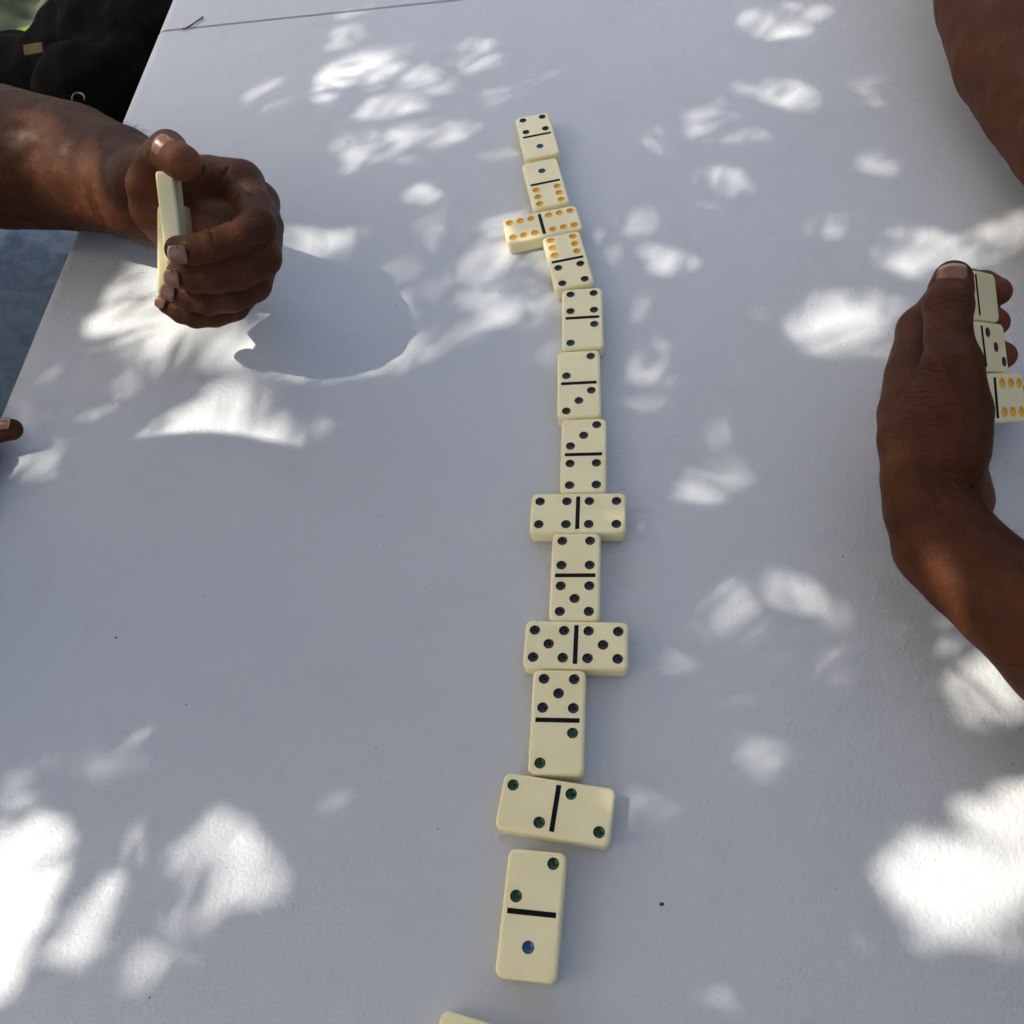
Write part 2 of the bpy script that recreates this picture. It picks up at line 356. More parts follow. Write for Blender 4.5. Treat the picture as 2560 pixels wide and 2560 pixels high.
# ------------------------------------------------------------------ bodies as signed distance fields
def smin(a, b, k):
    h_ = np.clip(0.5+0.5*(b-a)/k, 0, 1); return b+(a-b)*h_-k*h_*(1-h_)
class Field:
    def __init__(s, lo, hi, vox, cap=12.0):
        s.cap = cap
        s.lo = np.array(lo, float); s.vox = vox; s.n = np.ceil((np.array(hi)-s.lo)/vox).astype(int)
        s.ax = [s.lo[i]+vox*np.arange(s.n[i]) for i in range(3)]
        s.d = np.full(tuple(s.n), cap, np.float32)
    def new(s):
        f_ = Field.__new__(Field); f_.lo, f_.vox, f_.n, f_.ax, f_.cap = s.lo, s.vox, s.n, s.ax, s.cap; f_.d = np.full(tuple(s.n), s.cap, np.float32); return f_
    def box(s, lo, hi):
        i0 = np.clip(((lo-s.lo)/s.vox).astype(int), 0, s.n-1); i1 = np.clip(((hi-s.lo)/s.vox).astype(int)+2, 1, s.n); return tuple(slice(a, b) for a, b in zip(i0, i1))
    def cone(s, a, b, k):
        pa, ra = np.array(a[:3], float), a[3]; pb, rb = np.array(b[:3], float), b[3]; R_ = max(ra, rb)+s.cap+s.vox
        sl = s.box(np.minimum(pa, pb)-R_, np.maximum(pa, pb)+R_)
        X = s.ax[0][sl[0]][:, None, None].astype(np.float32); Y = s.ax[1][sl[1]][None, :, None].astype(np.float32); Z = s.ax[2][sl[2]][None, None, :].astype(np.float32)
        ab = pb-pa; L2 = float(ab@ab)+1e-6
        t = np.clip(((X-pa[0])*ab[0]+(Y-pa[1])*ab[1]+(Z-pa[2])*ab[2])/L2, 0, 1)
        d = np.sqrt((X-pa[0]-t*ab[0])**2+(Y-pa[1]-t*ab[1])**2+(Z-pa[2]-t*ab[2])**2)-(ra+t*(rb-ra))
        s.d[sl] = smin(s.d[sl], np.minimum(d, s.cap), k)
    def ellip(s, c, rad, k, yaw=0.0):
        c = np.array(c, float); rad = np.array(rad, float); R_ = rad.max()+13; sl = s.box(c-R_, c+R_)
        X = s.ax[0][sl[0]][:, None, None]-c[0]; Y = s.ax[1][sl[1]][None, :, None]-c[1]; Z = s.ax[2][sl[2]][None, None, :]-c[2]
        cy, sy = math.cos(yaw), math.sin(yaw); X2 = cy*X+sy*Y; Y2 = -sy*X+cy*Y
        k0 = np.sqrt((X2/rad[0])**2+(Y2/rad[1])**2+(Z/rad[2])**2); k1 = np.sqrt((X2/rad[0]**2)**2+(Y2/rad[1]**2)**2+(Z/rad[2]**2)**2)+1e-6
        s.d[sl] = smin(s.d[sl], np.minimum(k0*(k0-1)/k1, 12).astype(np.float32), k)
    def mesh(s, name, mat, parent, wob=0.0, wl=30.0):
        d = s.d
        if wob:
            X = s.ax[0][:, None, None]; Y = s.ax[1][None, :, None]; Z = s.ax[2][None, None, :]
            q = 2*math.pi/wl
            d = d+wob*(np.sin(q*(X+.6*Y))*np.sin(q*(1.1*Y-.4*Z))+.5*np.sin(q*(2.1*Z+.7*X))*np.sin(q*(1.7*X-1.3*Y))).astype(np.float32)
        g = vdb.FloatGrid(s.cap); g.copyFromArray(np.ascontiguousarray(d, dtype=np.float32), tolerance=0.0)
        pts, quads = g.convertToQuads(0.0)
        pts = (pts*s.vox+s.lo)
        me = bpy.data.meshes.new(name); nv, nf = len(pts), len(quads)
        me.vertices.add(nv); me.vertices.foreach_set('co', (pts*S).astype(np.float32).ravel())
        me.loops.add(nf*4); me.loops.foreach_set('vertex_index', quads.astype(np.int32).ravel())
        me.polygons.add(nf); me.polygons.foreach_set('loop_start', np.arange(0, nf*4, 4, dtype=np.int32))
        me.polygons.foreach_set('use_smooth', [True]*nf); me.materials.append(mat)
        me.update(); me.validate()
        # outward normals check
        a_ = me.polygons[0]; 
        return link(name, me, parent), pts
def carve(base, pts, wd, dp):
    sl = base.box(pts.min(0)-5, pts.max(0)+5)
    X = base.ax[0][sl[0]][:, None, None]; Y = base.ax[1][sl[1]][None, :, None]; Z = base.ax[2][sl[2]][None, None, :]
    dm = None
    for a, b in zip(pts[:-1], pts[1:]):
        ab = b-a; t = np.clip(((X-a[0])*ab[0]+(Y-a[1])*ab[1]+(Z-a[2])*ab[2])/(ab@ab), 0, 1)
        d = np.sqrt((X-a[0]-t*ab[0])**2+(Y-a[1]-t*ab[1])**2+(Z-a[2]-t*ab[2])**2); dm = d if dm is None else np.minimum(dm, d)
    base.d[sl] = base.d[sl]+(dp*np.exp(-(dm/wd)**2)).astype(np.float32)
def build_limb(spec, name, parent):
    allp = np.array([q for g_ in spec['groups'] for c in g_[2] for q in c])
    lo = (allp[:, :3]-allp[:, 3:4]).min(0)-8; hi = (allp[:, :3]+allp[:, 3:4]).max(0)+8
    base = Field(lo, hi, spec['vox']); fin = None
    for kind, k, chains in spec['groups']:
        f_ = base if kind != 'finger' else base.new()
        for c in chains:
            g = base.new() if kind != 'finger' else f_
            for a, b in zip(c[:-1], c[1:]): g.cone(a, b, 1.6)
            if kind != 'finger': base.d = smin(base.d, g.d, k)
        if kind == 'finger': fin = (fin or [])+[f_.d]
    tot = base.d.copy()
    if fin:
        tot = None
        for d in fin:
            m_ = smin(base.d, d, 6.0); tot = m_ if tot is None else smin(tot, m_, 0.9)
    # carved creases
    base.d = tot
    eye = np.array([0, 0, CAM_H])
    for pl in spec.get('crease', []):
        pts = []
        for p in np.array(pl['p'], float):          # settle each point of the fold onto the skin
            v = eye-p; v /= np.linalg.norm(v); best = p
            for t_ in np.arange(-9, 10, .25):
                q = ((p+v*t_-base.lo)/base.vox).round().astype(int)
                if (q < 0).any() or (q >= base.n).any(): continue
                if base.d[tuple(q)] < 0: best = p+v*t_
            pts.append(best)
        fine = [pts[0]]
        for a, b in zip(pts[:-1], pts[1:]): fine += [a+(b-a)*k/4 for k in range(1, 5)]
        carve(base, np.array(fine), pl['w'], pl['d'])
    placed = []
    for c, d, nn, wd, ln, rr in spec['nails']:
        c0 = np.array(c); n0 = np.array(nn); d0 = np.array(d); s0 = np.cross(d0, n0)
        for t_ in np.arange(2, 16, .1):
            q = ((c0+n0*t_-base.lo)/base.vox).round().astype(int)
            if base.d[tuple(np.clip(q, 0, base.n-1))] > -0.05: break
        c = c0+n0*t_; placed.append((c, d0, n0, wd, ln, rr)); path = []
        for u_, t2 in [(.52, .35), (.53, 0), (.52, -.3), (.40, -.50), (.2, -.58), (0, -.6), (-.2, -.58), (-.40, -.50), (-.52, -.3), (-.53, 0), (-.52, .35)]:
            a_ = u_*wd/rr; path.append(c+s0*rr*math.sin(a_)+n0*(rr*math.cos(a_)-rr)+d0*t2*ln)
        carve(base, np.array(path), .55, .75)
    o, pts = base.mesh(name, M['skin'], parent, 0.22, 34.0)
    me = o.data
    at = me.attributes.new('palm', 'FLOAT', 'POINT'); v = np.zeros(len(pts))
    for x, y, z, r_ in spec['pal']:
        d = np.linalg.norm(pts-np.array([x, y, z]), axis=1); v = np.maximum(v, np.clip(1.5-d/r_, 0, 1))
    at.data.foreach_set('value', v.astype(np.float32))
    at = me.attributes.new('wrinkle', 'FLOAT', 'POINT'); v = np.zeros(len(pts))
    for x, y, z, dx, dy, dz, r_, per in spec.get('wr', []):
        q = pts-np.array([x, y, z]); ax = np.array([dx, dy, dz]); ax = ax/np.linalg.norm(ax); t = q@ax+.5*np.sin(pts[:, 0]*.9)+.4*np.sin(pts[:, 1]*1.1+1)
        wgt = np.clip(1.3-np.linalg.norm(q, axis=1)/r_, 0, 1)
        ph = t*2*np.pi/per+1.4*np.sin(pts[:, 0]*.31+pts[:, 1]*.23)+1.1*np.sin(pts[:, 2]*.37-pts[:, 1]*.41)
        v += wgt*(np.abs(np.sin(ph/2))**0.6)
    at.data.foreach_set('value', v.astype(np.float32))
    for c, d, nn, wd, ln, rr in placed:
        c, d, nn = Vector(c), Vector(d), Vector(nn); sd = d.cross(nn); V = []; F = []; nu, nv_ = 12, 10
        for j in range(nv_+1):
            for i in range(nu+1):
                u_ = (i/nu-.5)*wd; t = (j/nv_-.5)*ln
                edge = 1-0.22*max(0, (abs(2*j/nv_-1)-.5))**2*4*0.6
                u_ *= edge; ang = u_/rr
                if t < 0: t2 = t+0.10*ln*(abs(i/nu-.5)*2)**2*1.0
                else: t2 = t-0.10*ln*(abs(i/nu-.5)*2)**2
                lift = 0.28+0.25*(j/nv_)-0.00*t*t-0.5*max(0, abs(i/nu-.5)*2-.82)-max(0, .14-j/nv_)*2.2
                V.append((c+sd*(rr*math.sin(ang))+nn*(rr*math.cos(ang)-rr+lift-0.012*t*t*(1 if t > 0 else .5))+d*t2)*S)
        for j in range(nv_):
            for i in range(nu): q = j*(nu+1)+i; F.append((q, q+1, q+nu+2, q+nu+1))
        me2 = bpy.data.meshes.new('nail'); me2.from_pydata(V, [], F); me2.materials.append(M['nail']); me2.materials.append(M['nail_tip']); me2.update()
        for k, pl in enumerate(me2.polygons):
            pl.use_smooth = True; pl.material_index = 1 if k >= (nv_-1)*nu else 0
        no = link('nail', me2, o); sm_ = no.modifiers.new('thick', 'SOLIDIFY'); sm_.thickness = 0.0005
    return o, pts
def hairs(o, pts, mask, count, ln, along, seed, parent, lift=0.75):
    rng = np.random.default_rng(seed); me = o.data; nrm = np.zeros(len(me.vertices)*3, np.float32); me.vertices.foreach_get('normal', nrm); nrm = nrm.reshape(-1, 3)
    idx = np.where(mask(pts))[0]
    if len(idx) == 0: return
    idx = rng.choice(idx, count); V = []; F = []; al = np.array(along); al = al/np.linalg.norm(al)
    for k in idx:
        p = pts[k]; nn = nrm[k]; t = al-nn*(al@nn)+rng.normal(0, .35, 3); t -= nn*(t@nn); t /= np.linalg.norm(t)+1e-6
        L_ = ln*rng.uniform(.5, 1.2); sd = np.cross(nn, t); wv = 0.06
        base = len(V); 
        for s_, w_ in ((0, 1), (.4, .85), (.75, .55), (1, .1)):
            q = p+nn*(lift*L_*s_*(1-.45*s_)-.1)+t*L_*s_*(.45+.5*s_)
            V.append((q-sd*wv*w_)*S); V.append((q+sd*wv*w_)*S)
        for j in range(3): F.append((base+2*j, base+2*j+1, base+2*j+3, base+2*j+2))
    ho = mesh_obj('arm_hair', V, F, M['hair'], parent); ho['kind'] = 'stuff'

left_person = empty('person', (-560, 400, -740))
tag(left_person, 'person at the left edge in blue denim, pinching upright dominoes', 'person')
right_person = empty('person', (620, 250, -740))
tag(right_person, 'person at the right edge with bare arms, holding three dominoes behind the thumb', 'person')
def child_fix(o, par):   # geometry is in world space: cancel the parent's offset
    o.matrix_parent_inverse = par.matrix_world.inverted()
bpy.context.view_layer.update()
LEFT = {"vox":0.85,"groups":[["arm",12,[[[-450.3,721.1,40.0,60],[-299.8,631.1,44.0,48],[-245.6,601.2,44.0,41.5],[-209.3,568.5,48.0,34.5],[-189.0,541.7,52.0,30]]]],["palm",7,[[[-180.8,530.9,62.0,22],[-144.7,507.2,74.0,14],[-114.6,487.7,80.0,12.3]],[[-184.7,533.4,50.0,20],[-146.7,510.3,58.0,15],[-111.4,493.2,62.0,12]],[[-186.9,537.1,42.0,18],[-151.2,514.3,43.0,15],[-116.3,495.5,46.0,11.5]],[[-188.1,537.8,34.0,16],[-155.6,512.6,32.0,14],[-125.5,493.4,31.0,10.5]],[[-169.2,497.9,58.0,14],[-168.9,495.0,72.0,15.5],[-164.0,488.4,92.0,12.2]],[[-151.3,502.5,86.0,9],[-134.1,502.0,82.0,9.5],[-116.7,491.8,80.0,11]],[[-165.9,504.0,66.0,14],[-147.1,504.4,68.0,11]]]],["finger",3,[[[-114.6,487.7,80.0,11.8],[-106.6,462.3,82.0,10.6],[-104.6,442.2,84.0,10.6],[-114.9,430.6,87.0,9.9],[-127.5,425.1,90.0,9.3],[-136.7,423.9,91.0,8.6],[-145.9,425.7,92.0,7.4]]]],["finger",3,[[[-111.4,493.2,62.0,11.5],[-105.9,463.8,66.0,10.5],[-107.4,432.1,70.0,10.6],[-120.6,422.4,72.0,10],[-132.8,420.5,74.0,9.2],[-143.2,422.2,75.0,8.5],[-152.4,426.4,76.0,7.4]]]],["finger",3,[[[-116.3,495.5,46.0,11],[-112.1,461.1,50.0,10],[-117.9,432.1,53.0,9.8],[-130.4,424.7,55.0,9.3],[-144.0,424.8,56.0,8.7],[-153.5,428.7,57.0,8],[-161.3,433.4,59.5,7.1]]]],["finger",3,[[[-125.8,494.7,30.0,9.5],[-122.9,458.9,34.0,8.4],[-134.5,434.8,38.0,8],[-146.3,430.2,39.5,7.6],[-157.2,431.0,41.0,7.2],[-165.6,435.6,42.0,6.7],[-173.2,441.9,44.5,5.9]]]],["finger",4,[[[-164.0,488.4,92.0,12.2],[-157.6,492.7,102.0,11],[-146.6,493.8,108.0,10.3],[-141.0,474.0,115.0,10.6],[-131.9,458.9,120.0,9.4]]]]],"nails":[[[-144.54,417.94,95.13],[-0.976,0.191,0.106],[-0.128,-0.894,0.429],11,10.5,8.8],[[-154.38,419.92,79.4],[-0.905,0.413,0.098],[-0.323,-0.82,0.472],10.5,9.5,8.7],[[-163.77,428.51,63.76],[-0.826,0.498,0.265],[-0.252,-0.746,0.617],10,9,8.4],[[-174.38,438.91,49.19],[-0.746,0.619,0.245],[-0.176,-0.539,0.824],8,7,7.2],[[-140.77,470.84,122.78],[0.664,-0.672,-0.327],[-0.103,-0.515,0.851],13.5,12,10.5]],"pal":[[-149.1,499.8,72.0,28],[-142.8,490.1,60.0,26],[-157.5,483.7,60.0,22],[-152.3,503.7,82.0,14],[-135.1,503.5,70.0,20],[-125.7,451.3,122.0,12],[-124.1,458.9,80.0,14]],"crease":[{"p":[[-127.1,434.5,96.2],[-125.7,429.0,96.2],[-125.1,422.8,96.3]],"w":0.84,"d":1.6500000000000001},{"p":[[-112.8,465.1,89.8],[-115.6,458.5,89.8],[-115.0,448.7,89.9],[-117.7,442.2,89.9]],"w":0.96,"d":1.35},{"p":[[-116.4,497.8,86.5],[-124.3,490.2,86.5],[-127.9,475.5,86.6],[-127.8,462.3,86.7]],"w":1.44,"d":2.4000000000000004},{"p":[[-131.3,474.8,77.9],[-135.5,464.1,78.0],[-145.3,457.6,78.0]],"w":1.2,"d":1.9500000000000002},{"p":[[-135.7,502.6,85.3],[-136.2,488.9,85.4],[-136.8,475.6,85.5]],"w":1.44,"d":1.7999999999999998},{"p":[[-106.6,463.2,89.6],[-101.4,450.6,89.7]],"w":0.8,"d":0.75},{"p":[[-135.0,409.6,81.8],[-133.3,399.5,81.9]],"w":0.8,"d":0.8999999999999999},{"p":[[-109.6,422.4,78.1],[-103.8,410.6,78.2]],"w":0.8,"d":0.6000000000000001},{"p":[[-147.2,414.1,63.3],[-145.8,405.9,63.4]],"w":0.8,"d":0.75},{"p":[[-157.5,426.0,45.4],[-156.6,415.8,45.5]],"w":0.8,"d":0.75}],"wr":[[-139.4,492.2,113.5,0.59,0.32,0.21,16,2.4],[-98.0,425.0,88.0,-0.36,0.58,0.38,16,2.0],[-100.9,416.9,76.2,-0.36,0.58,0.38,13,2.0],[-147.9,477.5,68.8,0.48,0.68,0.45,16,1.8]]}
RIGHT = {"vox":0.85,"groups":[["arm",7,[[[184.1,200.1,46.0,18.5],[183.3,182.6,43.0,22],[188.6,167.7,42.0,21.8],[197.8,149.0,42.0,23],[209.2,124.7,44.0,27.5],[223.2,80.9,60.0,37]]]],["palm",6,[[[214.0,287.5,60.0,11.5],[199.6,264.0,59.0,12.6],[189.6,244.0,58.0,13.5],[176.2,209.2,57.0,12.8],[176.1,198.1,52.0,14.5]],[[217.0,284.5,45.0,11.5],[200.2,256.9,52.5,12.3],[183.4,229.2,60.0,12.7]],[[223.0,279.5,32.0,11],[208.8,258.8,38.5,11.8],[194.7,238.0,45.0,12.2]],[[230.0,271.5,20.0,10],[217.5,258.6,25.0,10.8],[205.0,245.7,30.0,11.2]],[[201.4,244.0,84.0,12.4],[199.1,226.3,76.0,13.6],[195.0,214.0,66.0,14.2]],[[189.8,216.7,52.0,19],[184.1,200.1,46.0,18.5]],[[193.5,223.9,60.0,17.5],[192.7,210.8,50.0,15.5]],[[201.1,252.4,60.0,12],[197.4,235.0,70.0,13]],[[203.1,219.0,44.0,13],[211.7,211.6,24.0,11.8]],[[218.4,270.3,50.0,12],[215.1,247.7,45.0,15]]]],["finger",4,[[[203.5,246.6,84.0,11.4],[205.7,258.8,88.0,9.8],[211.8,274.1,90.0,10.6],[217.7,284.1,89.0,9.7],[222.0,291.0,88.0,8.9]]]],["finger",3,[[[213.957758534635,287.5490655423351,60.0,11.2],[230.9,302.3,62.0,9.8],[247.0,318.4,52.0,9.4],[265.7,322.7,42.0,8.4],[270.3,317.1,43.0,7.3]]]],["finger",3,[[[216.957758534635,284.5490655423351,45.0,11],[236.5,303.7,44.0,9.8],[250.9,315.6,36.0,9.2],[263.8,310.9,32.0,8.3],[264.8,302.9,36.0,7.2]]]],["finger",3,[[[222.957758534635,279.5490655423351,32.0,10.5],[245.6,301.2,28.0,9.2],[254.3,302.5,24.0,8.8],[263.5,296.2,22.0,8],[264.3,287.7,27.0,7]]]],["finger",3,[[[229.957758534635,271.5490655423351,20.0,9],[249.5,292.0,14.0,8],[257.9,283.7,12.0,7.5],[263.9,278.1,12.0,7],[267.0,274.0,14.0,6]]]]],"nails":[[[216.16,283.77,96.9],[0.211,0.813,0.542],[-0.417,-0.427,0.802],14,13,9.8]],"pal":[[207.1,206.8,30.0,14],[270.3,317.1,43.0,12],[264.8,302.9,36.0,12],[264.3,287.7,27.0,12]],"crease":[{"p":[[196.6,199.9,57.3],[198.4,195.8,57.4],[199.1,191.1,57.4],[198.1,184.3,57.5]],"w":1.44,"d":3.0},{"p":[[191.9,202.7,60.1],[196.4,198.0,60.1],[198.1,193.9,60.2]],"w":0.96,"d":1.35},{"p":[[182.3,207.3,64.9],[190.8,203.3,64.8],[195.8,198.3,64.8]],"w":0.84,"d":0.8999999999999999},{"p":[[189.9,210.2,63.2],[196.0,204.0,63.2],[201.1,200.8,63.2]],"w":0.8,"d":0.8999999999999999},{"p":[[189.4,213.5,65.1],[195.8,208.1,65.1],[203.3,205.2,65.1]],"w":0.8,"d":0.75},{"p":[[188.0,247.4,85.3],[183.2,243.5,85.3]],"w":0.84,"d":2.0999999999999996},{"p":[[169.4,190.8,70.4],[173.7,205.7,70.2],[177.8,220.4,70.0],[184.8,236.9,69.8]],"w":2.64,"d":-0.675},{"p":[[171.2,189.1,77.1],[181.0,205.0,76.9],[191.0,220.9,76.6]],"w":2.4,"d":-0.5249999999999999},{"p":[[200.3,272.5,98.5],[206.2,272.5,98.5],[211.2,268.5,98.5]],"w":0.8,"d":0.8999999999999999},{"p":[[202.8,274.9,98.5],[209.3,274.0,98.5],[213.7,270.9,98.5]],"w":0.8,"d":0.6000000000000001},{"p":[[206.6,278.3,97.5],[211.6,277.5,97.4],[215.4,274.9,97.4]],"w":0.8,"d":0.44999999999999996}],"wr":[[207.3,269.7,98.8,0.21,0.81,0.54,13,2.2],[183.4,230.9,88.9,0.83,0.45,0.3,24,2.2],[197.8,205.8,60.0,0.53,0.67,0.45,24,2.0],[188.3,250.7,82.3,0.83,0.45,0.3,18,1.8]]}
RARM = {"vox":1.6,"groups":[["arm",10,[[[422.3,666.4,70.0,42],[385.3,559.0,52.0,40],[374.1,503.2,46.0,40],[372.4,462.3,45.0,40],[370.4,422.1,46.0,40],[367.9,299.0,60.0,50]],[[415.2,669.9,70,42],[408,770,50,27],[402,800,42,27]]]],["palm",8,[[[402,800,42,27],[392,850,36,24]],[[420,810,38,20],[425,860,30,16]]]],["finger",3,[[[385,865,36,11],[372,905,28,9.5],[368,925,14,8]]]],["finger",3,[[[400,872,36,11],[396,915,28,9.5],[394,935,14,8]]]],["finger",3,[[[417,870,34,10.5],[420,912,27,9],[420,930,13,8]]]],["finger",3,[[[374,815,44,12],[350,850,34,10.5],[342,878,22,9]]]]],"nails":[],"pal":[]}
LFING = {"vox":0.85,"groups":[["finger",3,[[[-332.0,411.1,22.0,9.5],[-304.9,402.7,17.0,8.6],[-293.0,401.0,15.0,8],[-280.4,399.2,13.5,6.6]]]],["finger",3,[[[-329.5,389.7,20.0,9],[-304.0,384.6,14.0,8],[-302.3,386.5,12.0,7.5],[-296.4,388.0,10.5,6.3]]]],["finger",3,[[[-330.4,370.1,18.0,9],[-308.0,365.8,13.0,8],[-298.1,371.1,10.0,7]],[[-334.9,353.9,16.0,8],[-312.4,350.7,12.0,7.5],[-305.9,356.7,9.0,6.5]],[[-336.8,430.9,30.0,11],[-323.0,434.0,22.0,9],[-312.7,425.9,18.0,8]]]],["palm",8,[[[-332.0,411.1,22.0,12],[-385.1,428.5,34.0,17]],[[-329.5,389.7,20.0,12],[-386.0,419.6,30.0,17]],[[-330.4,370.1,18.0,11],[-386.9,410.8,26.0,16]],[[-334.9,353.9,16.0,10],[-385.8,400.0,24.0,15]],[[-336.8,430.9,30.0,12],[-373.8,427.8,36.0,18]]]],["arm",10,[[[-382.9,413.0,32.0,24],[-419.5,412.2,60.0,32],[-419.6,397.7,95.0,40]]]]],"nails":[[[-280.24,398.33,19.83],[0.983,-0.14,-0.117],[0.086,-0.211,0.974],8.5,7.5,6.8]],"pal":[]}
oL, pL = build_limb(LEFT, 'arm_and_hand', left_person); child_fix(oL, left_person)
oR, pR = build_limb(RIGHT, 'arm_and_hand', right_person); child_fix(oR, right_person)
oA, pA = build_limb(RARM, 'forearm', right_person); child_fix(oA, right_person)
oF, pF = build_limb(LFING, 'arm_and_hand', left_person); child_fix(oF, left_person)
hairs(oL, pL, lambda q: (q[:, 0] < -185) & (q[:, 2] > 20), 7500, 9.0, (1, -.2, .2), 3, oL)
hairs(oR, pR, lambda q: (q[:, 1] < 262) & (q[:, 2] > 12) & (q[:, 0] < 300), 2200, 4.6, (.2, -1, 0), 4, oR)
hairs(oA, pA, lambda q: (q[:, 2] > 20), 900, 4.5, (.5, -1, 0), 5, oA)

# clothes, legs, torsos (mostly outside the frame)
def blob(name, mat, parent, prims, vox, k, wob=0, wl=60):
    P = np.array([list(q) for c in prims for q in c if len(q) == 4], float)
    lo = (P[:, :3]-P[:, 3:4]).min(0)-24; hi = (P[:, :3]+P[:, 3:4]).max(0)+24
    f_ = Field(lo, hi, vox, max(12.0, k*2.2))
    for c in prims:
        if len(c) == 1: f_.cone(c[0], [c[0][0]+.1]+list(c[0][1:]), k)
        for a, b in zip(c[:-1], c[1:]): f_.cone(a, b, k)
    o, pts = f_.mesh(name, mat, parent, wob, wl)
    if parent: child_fix(o, parent)
    return o
blob('jeans', M['denim'], left_person, [[(-720, 330, -170, 105), (-480, 600, -150, 98), (-360, 690, -150, 96), (-160, 720, -165, 72)],
      [(-160, 720, -175, 62), (-150, 720, -640, 52)], [(-620, 640, -150, 95), (-380, 780, -160, 80)], [(-720, 460, -200, 110), (-420, 480, -200, 90)], [(-720, 300, -180, 105), (-420, 250, -170, 88), (-200, 240, -175, 66)], [(-200, 240, -175, 60), (-190, 250, -640, 50)]], 3.0, 12, 2.0, 46)
blob('shirt', M['shirt'], left_person, [[(-740, 320, -140, 125), (-735, 330, 60, 125), (-700, 340, 250, 120)], [(-680, 345, 290, 95), (-560, 355, 285, 78)], [(-690, 350, 300, 90), (-665, 480, 300, 62), (-610, 590, 160, 56), (-560, 640, 90, 52)],
      [(-700, 300, 290, 90), (-640, 210, 260, 60), (-560, 250, 170, 52)]], 5.0, 30, 2.5, 80)
blob('shoulder_and_elbow', M['skin'], left_person, [[(-600, 600, 150, 46), (-540, 680, 60, 48), (-448, 722, 42, 55)], [(-560, 250, 170, 40), (-500, 350, 140, 36), (-420, 398, 95, 38)]], 3.0, 12)
blob('head', M['skin'], left_person, [[(-610, 365, 325, 58), (-580, 393, 430, 62)], [(-563, 405, 540, 84), (-575, 405, 578, 84)], [(-530, 407, 480, 46)], [(-478, 408, 520, 12), (-492, 408, 552, 9)]], 4.0, 20)
blob('shirt', M['shirt'], right_person, [[(690, 330, -140, 130), (690, 340, 250, 125)], [(640, 460, 280, 70), (540, 400, 190, 60)], [(640, 190, 270, 68), (500, 60, 200, 58)]], 5.0, 30, 2.5, 80)
blob('upper_arm', M['skin'], right_person, [[(520, 385, 175, 48), (430, 320, 85, 47), (372, 297, 60, 50)]], 3.0, 14)
blob('upper_arm', M['skin'], right_person, [[(500, 60, 200, 46), (350, -25, 110, 44), (262, -20, 66, 42), (226, 80, 59, 37)]], 3.0, 14)
blob('head', M['skin'], right_person, [[(660, 330, 370, 55), (620, 330, 430, 62)], [(610, 330, 560, 85), (600, 330, 600, 86)], [(560, 330, 500, 48)]], 4.0, 20)
blob('jeans', M['denim'], right_person, [[(700, 330, -170, 120), (440, 420, -180, 85), (330, 430, -190, 70)], [(330, 430, -190, 62), (340, 430, -640, 50)], [(700, 230, -170, 110), (420, 160, -180, 85)], [(420, 160, -190, 62), (430, 160, -640, 50)]], 6.0, 20)

photographer = empty('person', (-20, -420, -740))  # unseen figure added behind the camera; its body dims the near table end
tag(photographer, 'unseen photographer in a dark shirt, added to keep sky light off the near table end', 'person')
bpy.context.view_layer.update()
blob('shirt', M['dark_shirt'], photographer, [[(-20, -460, -150, 150), (-10, -400, 120, 150), (0, -350, 300, 130)], [(-150, -340, 330, 62), (-230, -220, 200, 52)], [(150, -340, 330, 62), (230, -220, 200, 52)]], 6.0, 30, 2, 90)
blob('head', M['skin'], photographer, [[(0, -310, 440, 56), (0, -270, 500, 60)], [(0, -240, 600, 86), (0, -245, 635, 84)], [(0, -190, 560, 46)]], 4.0, 20)
blob('arm', M['skin'], photographer, [[(-230, -220, 200, 42), (-150, -110, 300, 34), (-90, -60, 380, 26)]], 3.0, 10)
blob('arm', M['skin'], photographer, [[(230, -220, 200, 42), (150, -110, 300, 34), (90, -60, 380, 26)]], 3.0, 10)
blob('jeans', M['denim'], photographer, [[(-90, -440, -200, 100), (-100, -420, -640, 70)], [(90, -440, -200, 100), (100, -420, -640, 70)]], 6.0, 20)

# ------------------------------------------------------------------ black bag and printed cushion beside the table
bag = empty('shoulder_bag', (-420, 1000, -740)); tag(bag, 'soft black cloth bag slumped against the table edge behind the bent arm', 'bag')
bpy.context.view_layer.update()
blob('bag_body', M['black_cloth'], bag, [[(-299,1082,-110,75),(-254,1028,-120,75)],[(-350,1093,-120,55),(-312,1098,-110,60)],[(-354,1102,-110,36),(-384,1085,-120,38)],[(-339,978,-120,60),(-280,982,-130,60)],[(-436,1084,-150,60),(-379,1050,-130,45)],[(-487,1092,-130,60),(-451,1100,-130,38)],[(-259,1319,-130,70),(-250,1221,-130,90)]], 2.2, 12, 2.4, 85)
bm_rot = Matrix((Vector([0.998, -0.052, -0.035]),Vector([0.063, 0.83, 0.554]),Vector([-0.0, -0.555, 0.832]))).transposed()
o = box_mesh('brass_zip_pull', (-382.1,1011.0,-72.0), (20, 11, 3), M['brass'], bag, bm_rot); child_fix(o, bag)
o = tube('metal_ring', [(-320.5, 898.5, -74.0), (-320.7, 903.1, -74.0), (-322.2, 908.0, -74.0), (-324.8, 912.0, -74.0), (-327.9, 914.2, -74.0), (-330.8, 914.2, -74.0), (-332.9, 912.0, -74.0), (-333.7, 908.0, -74.0), (-333.0, 903.1, -74.0)], [0.9, 0.9, 0.9, 0.9, 0.9, 0.9, 0.9, 0.9, 0.9], M['brass'], bag, 8); child_fix(o, bag)
CUSH = [(-792.5, 1797.6, -230.0), (-459.8, 1648.2, -230.0), (-412.6, 1058.1, -230.0), (-664.8, 1146.5, -230.0)]

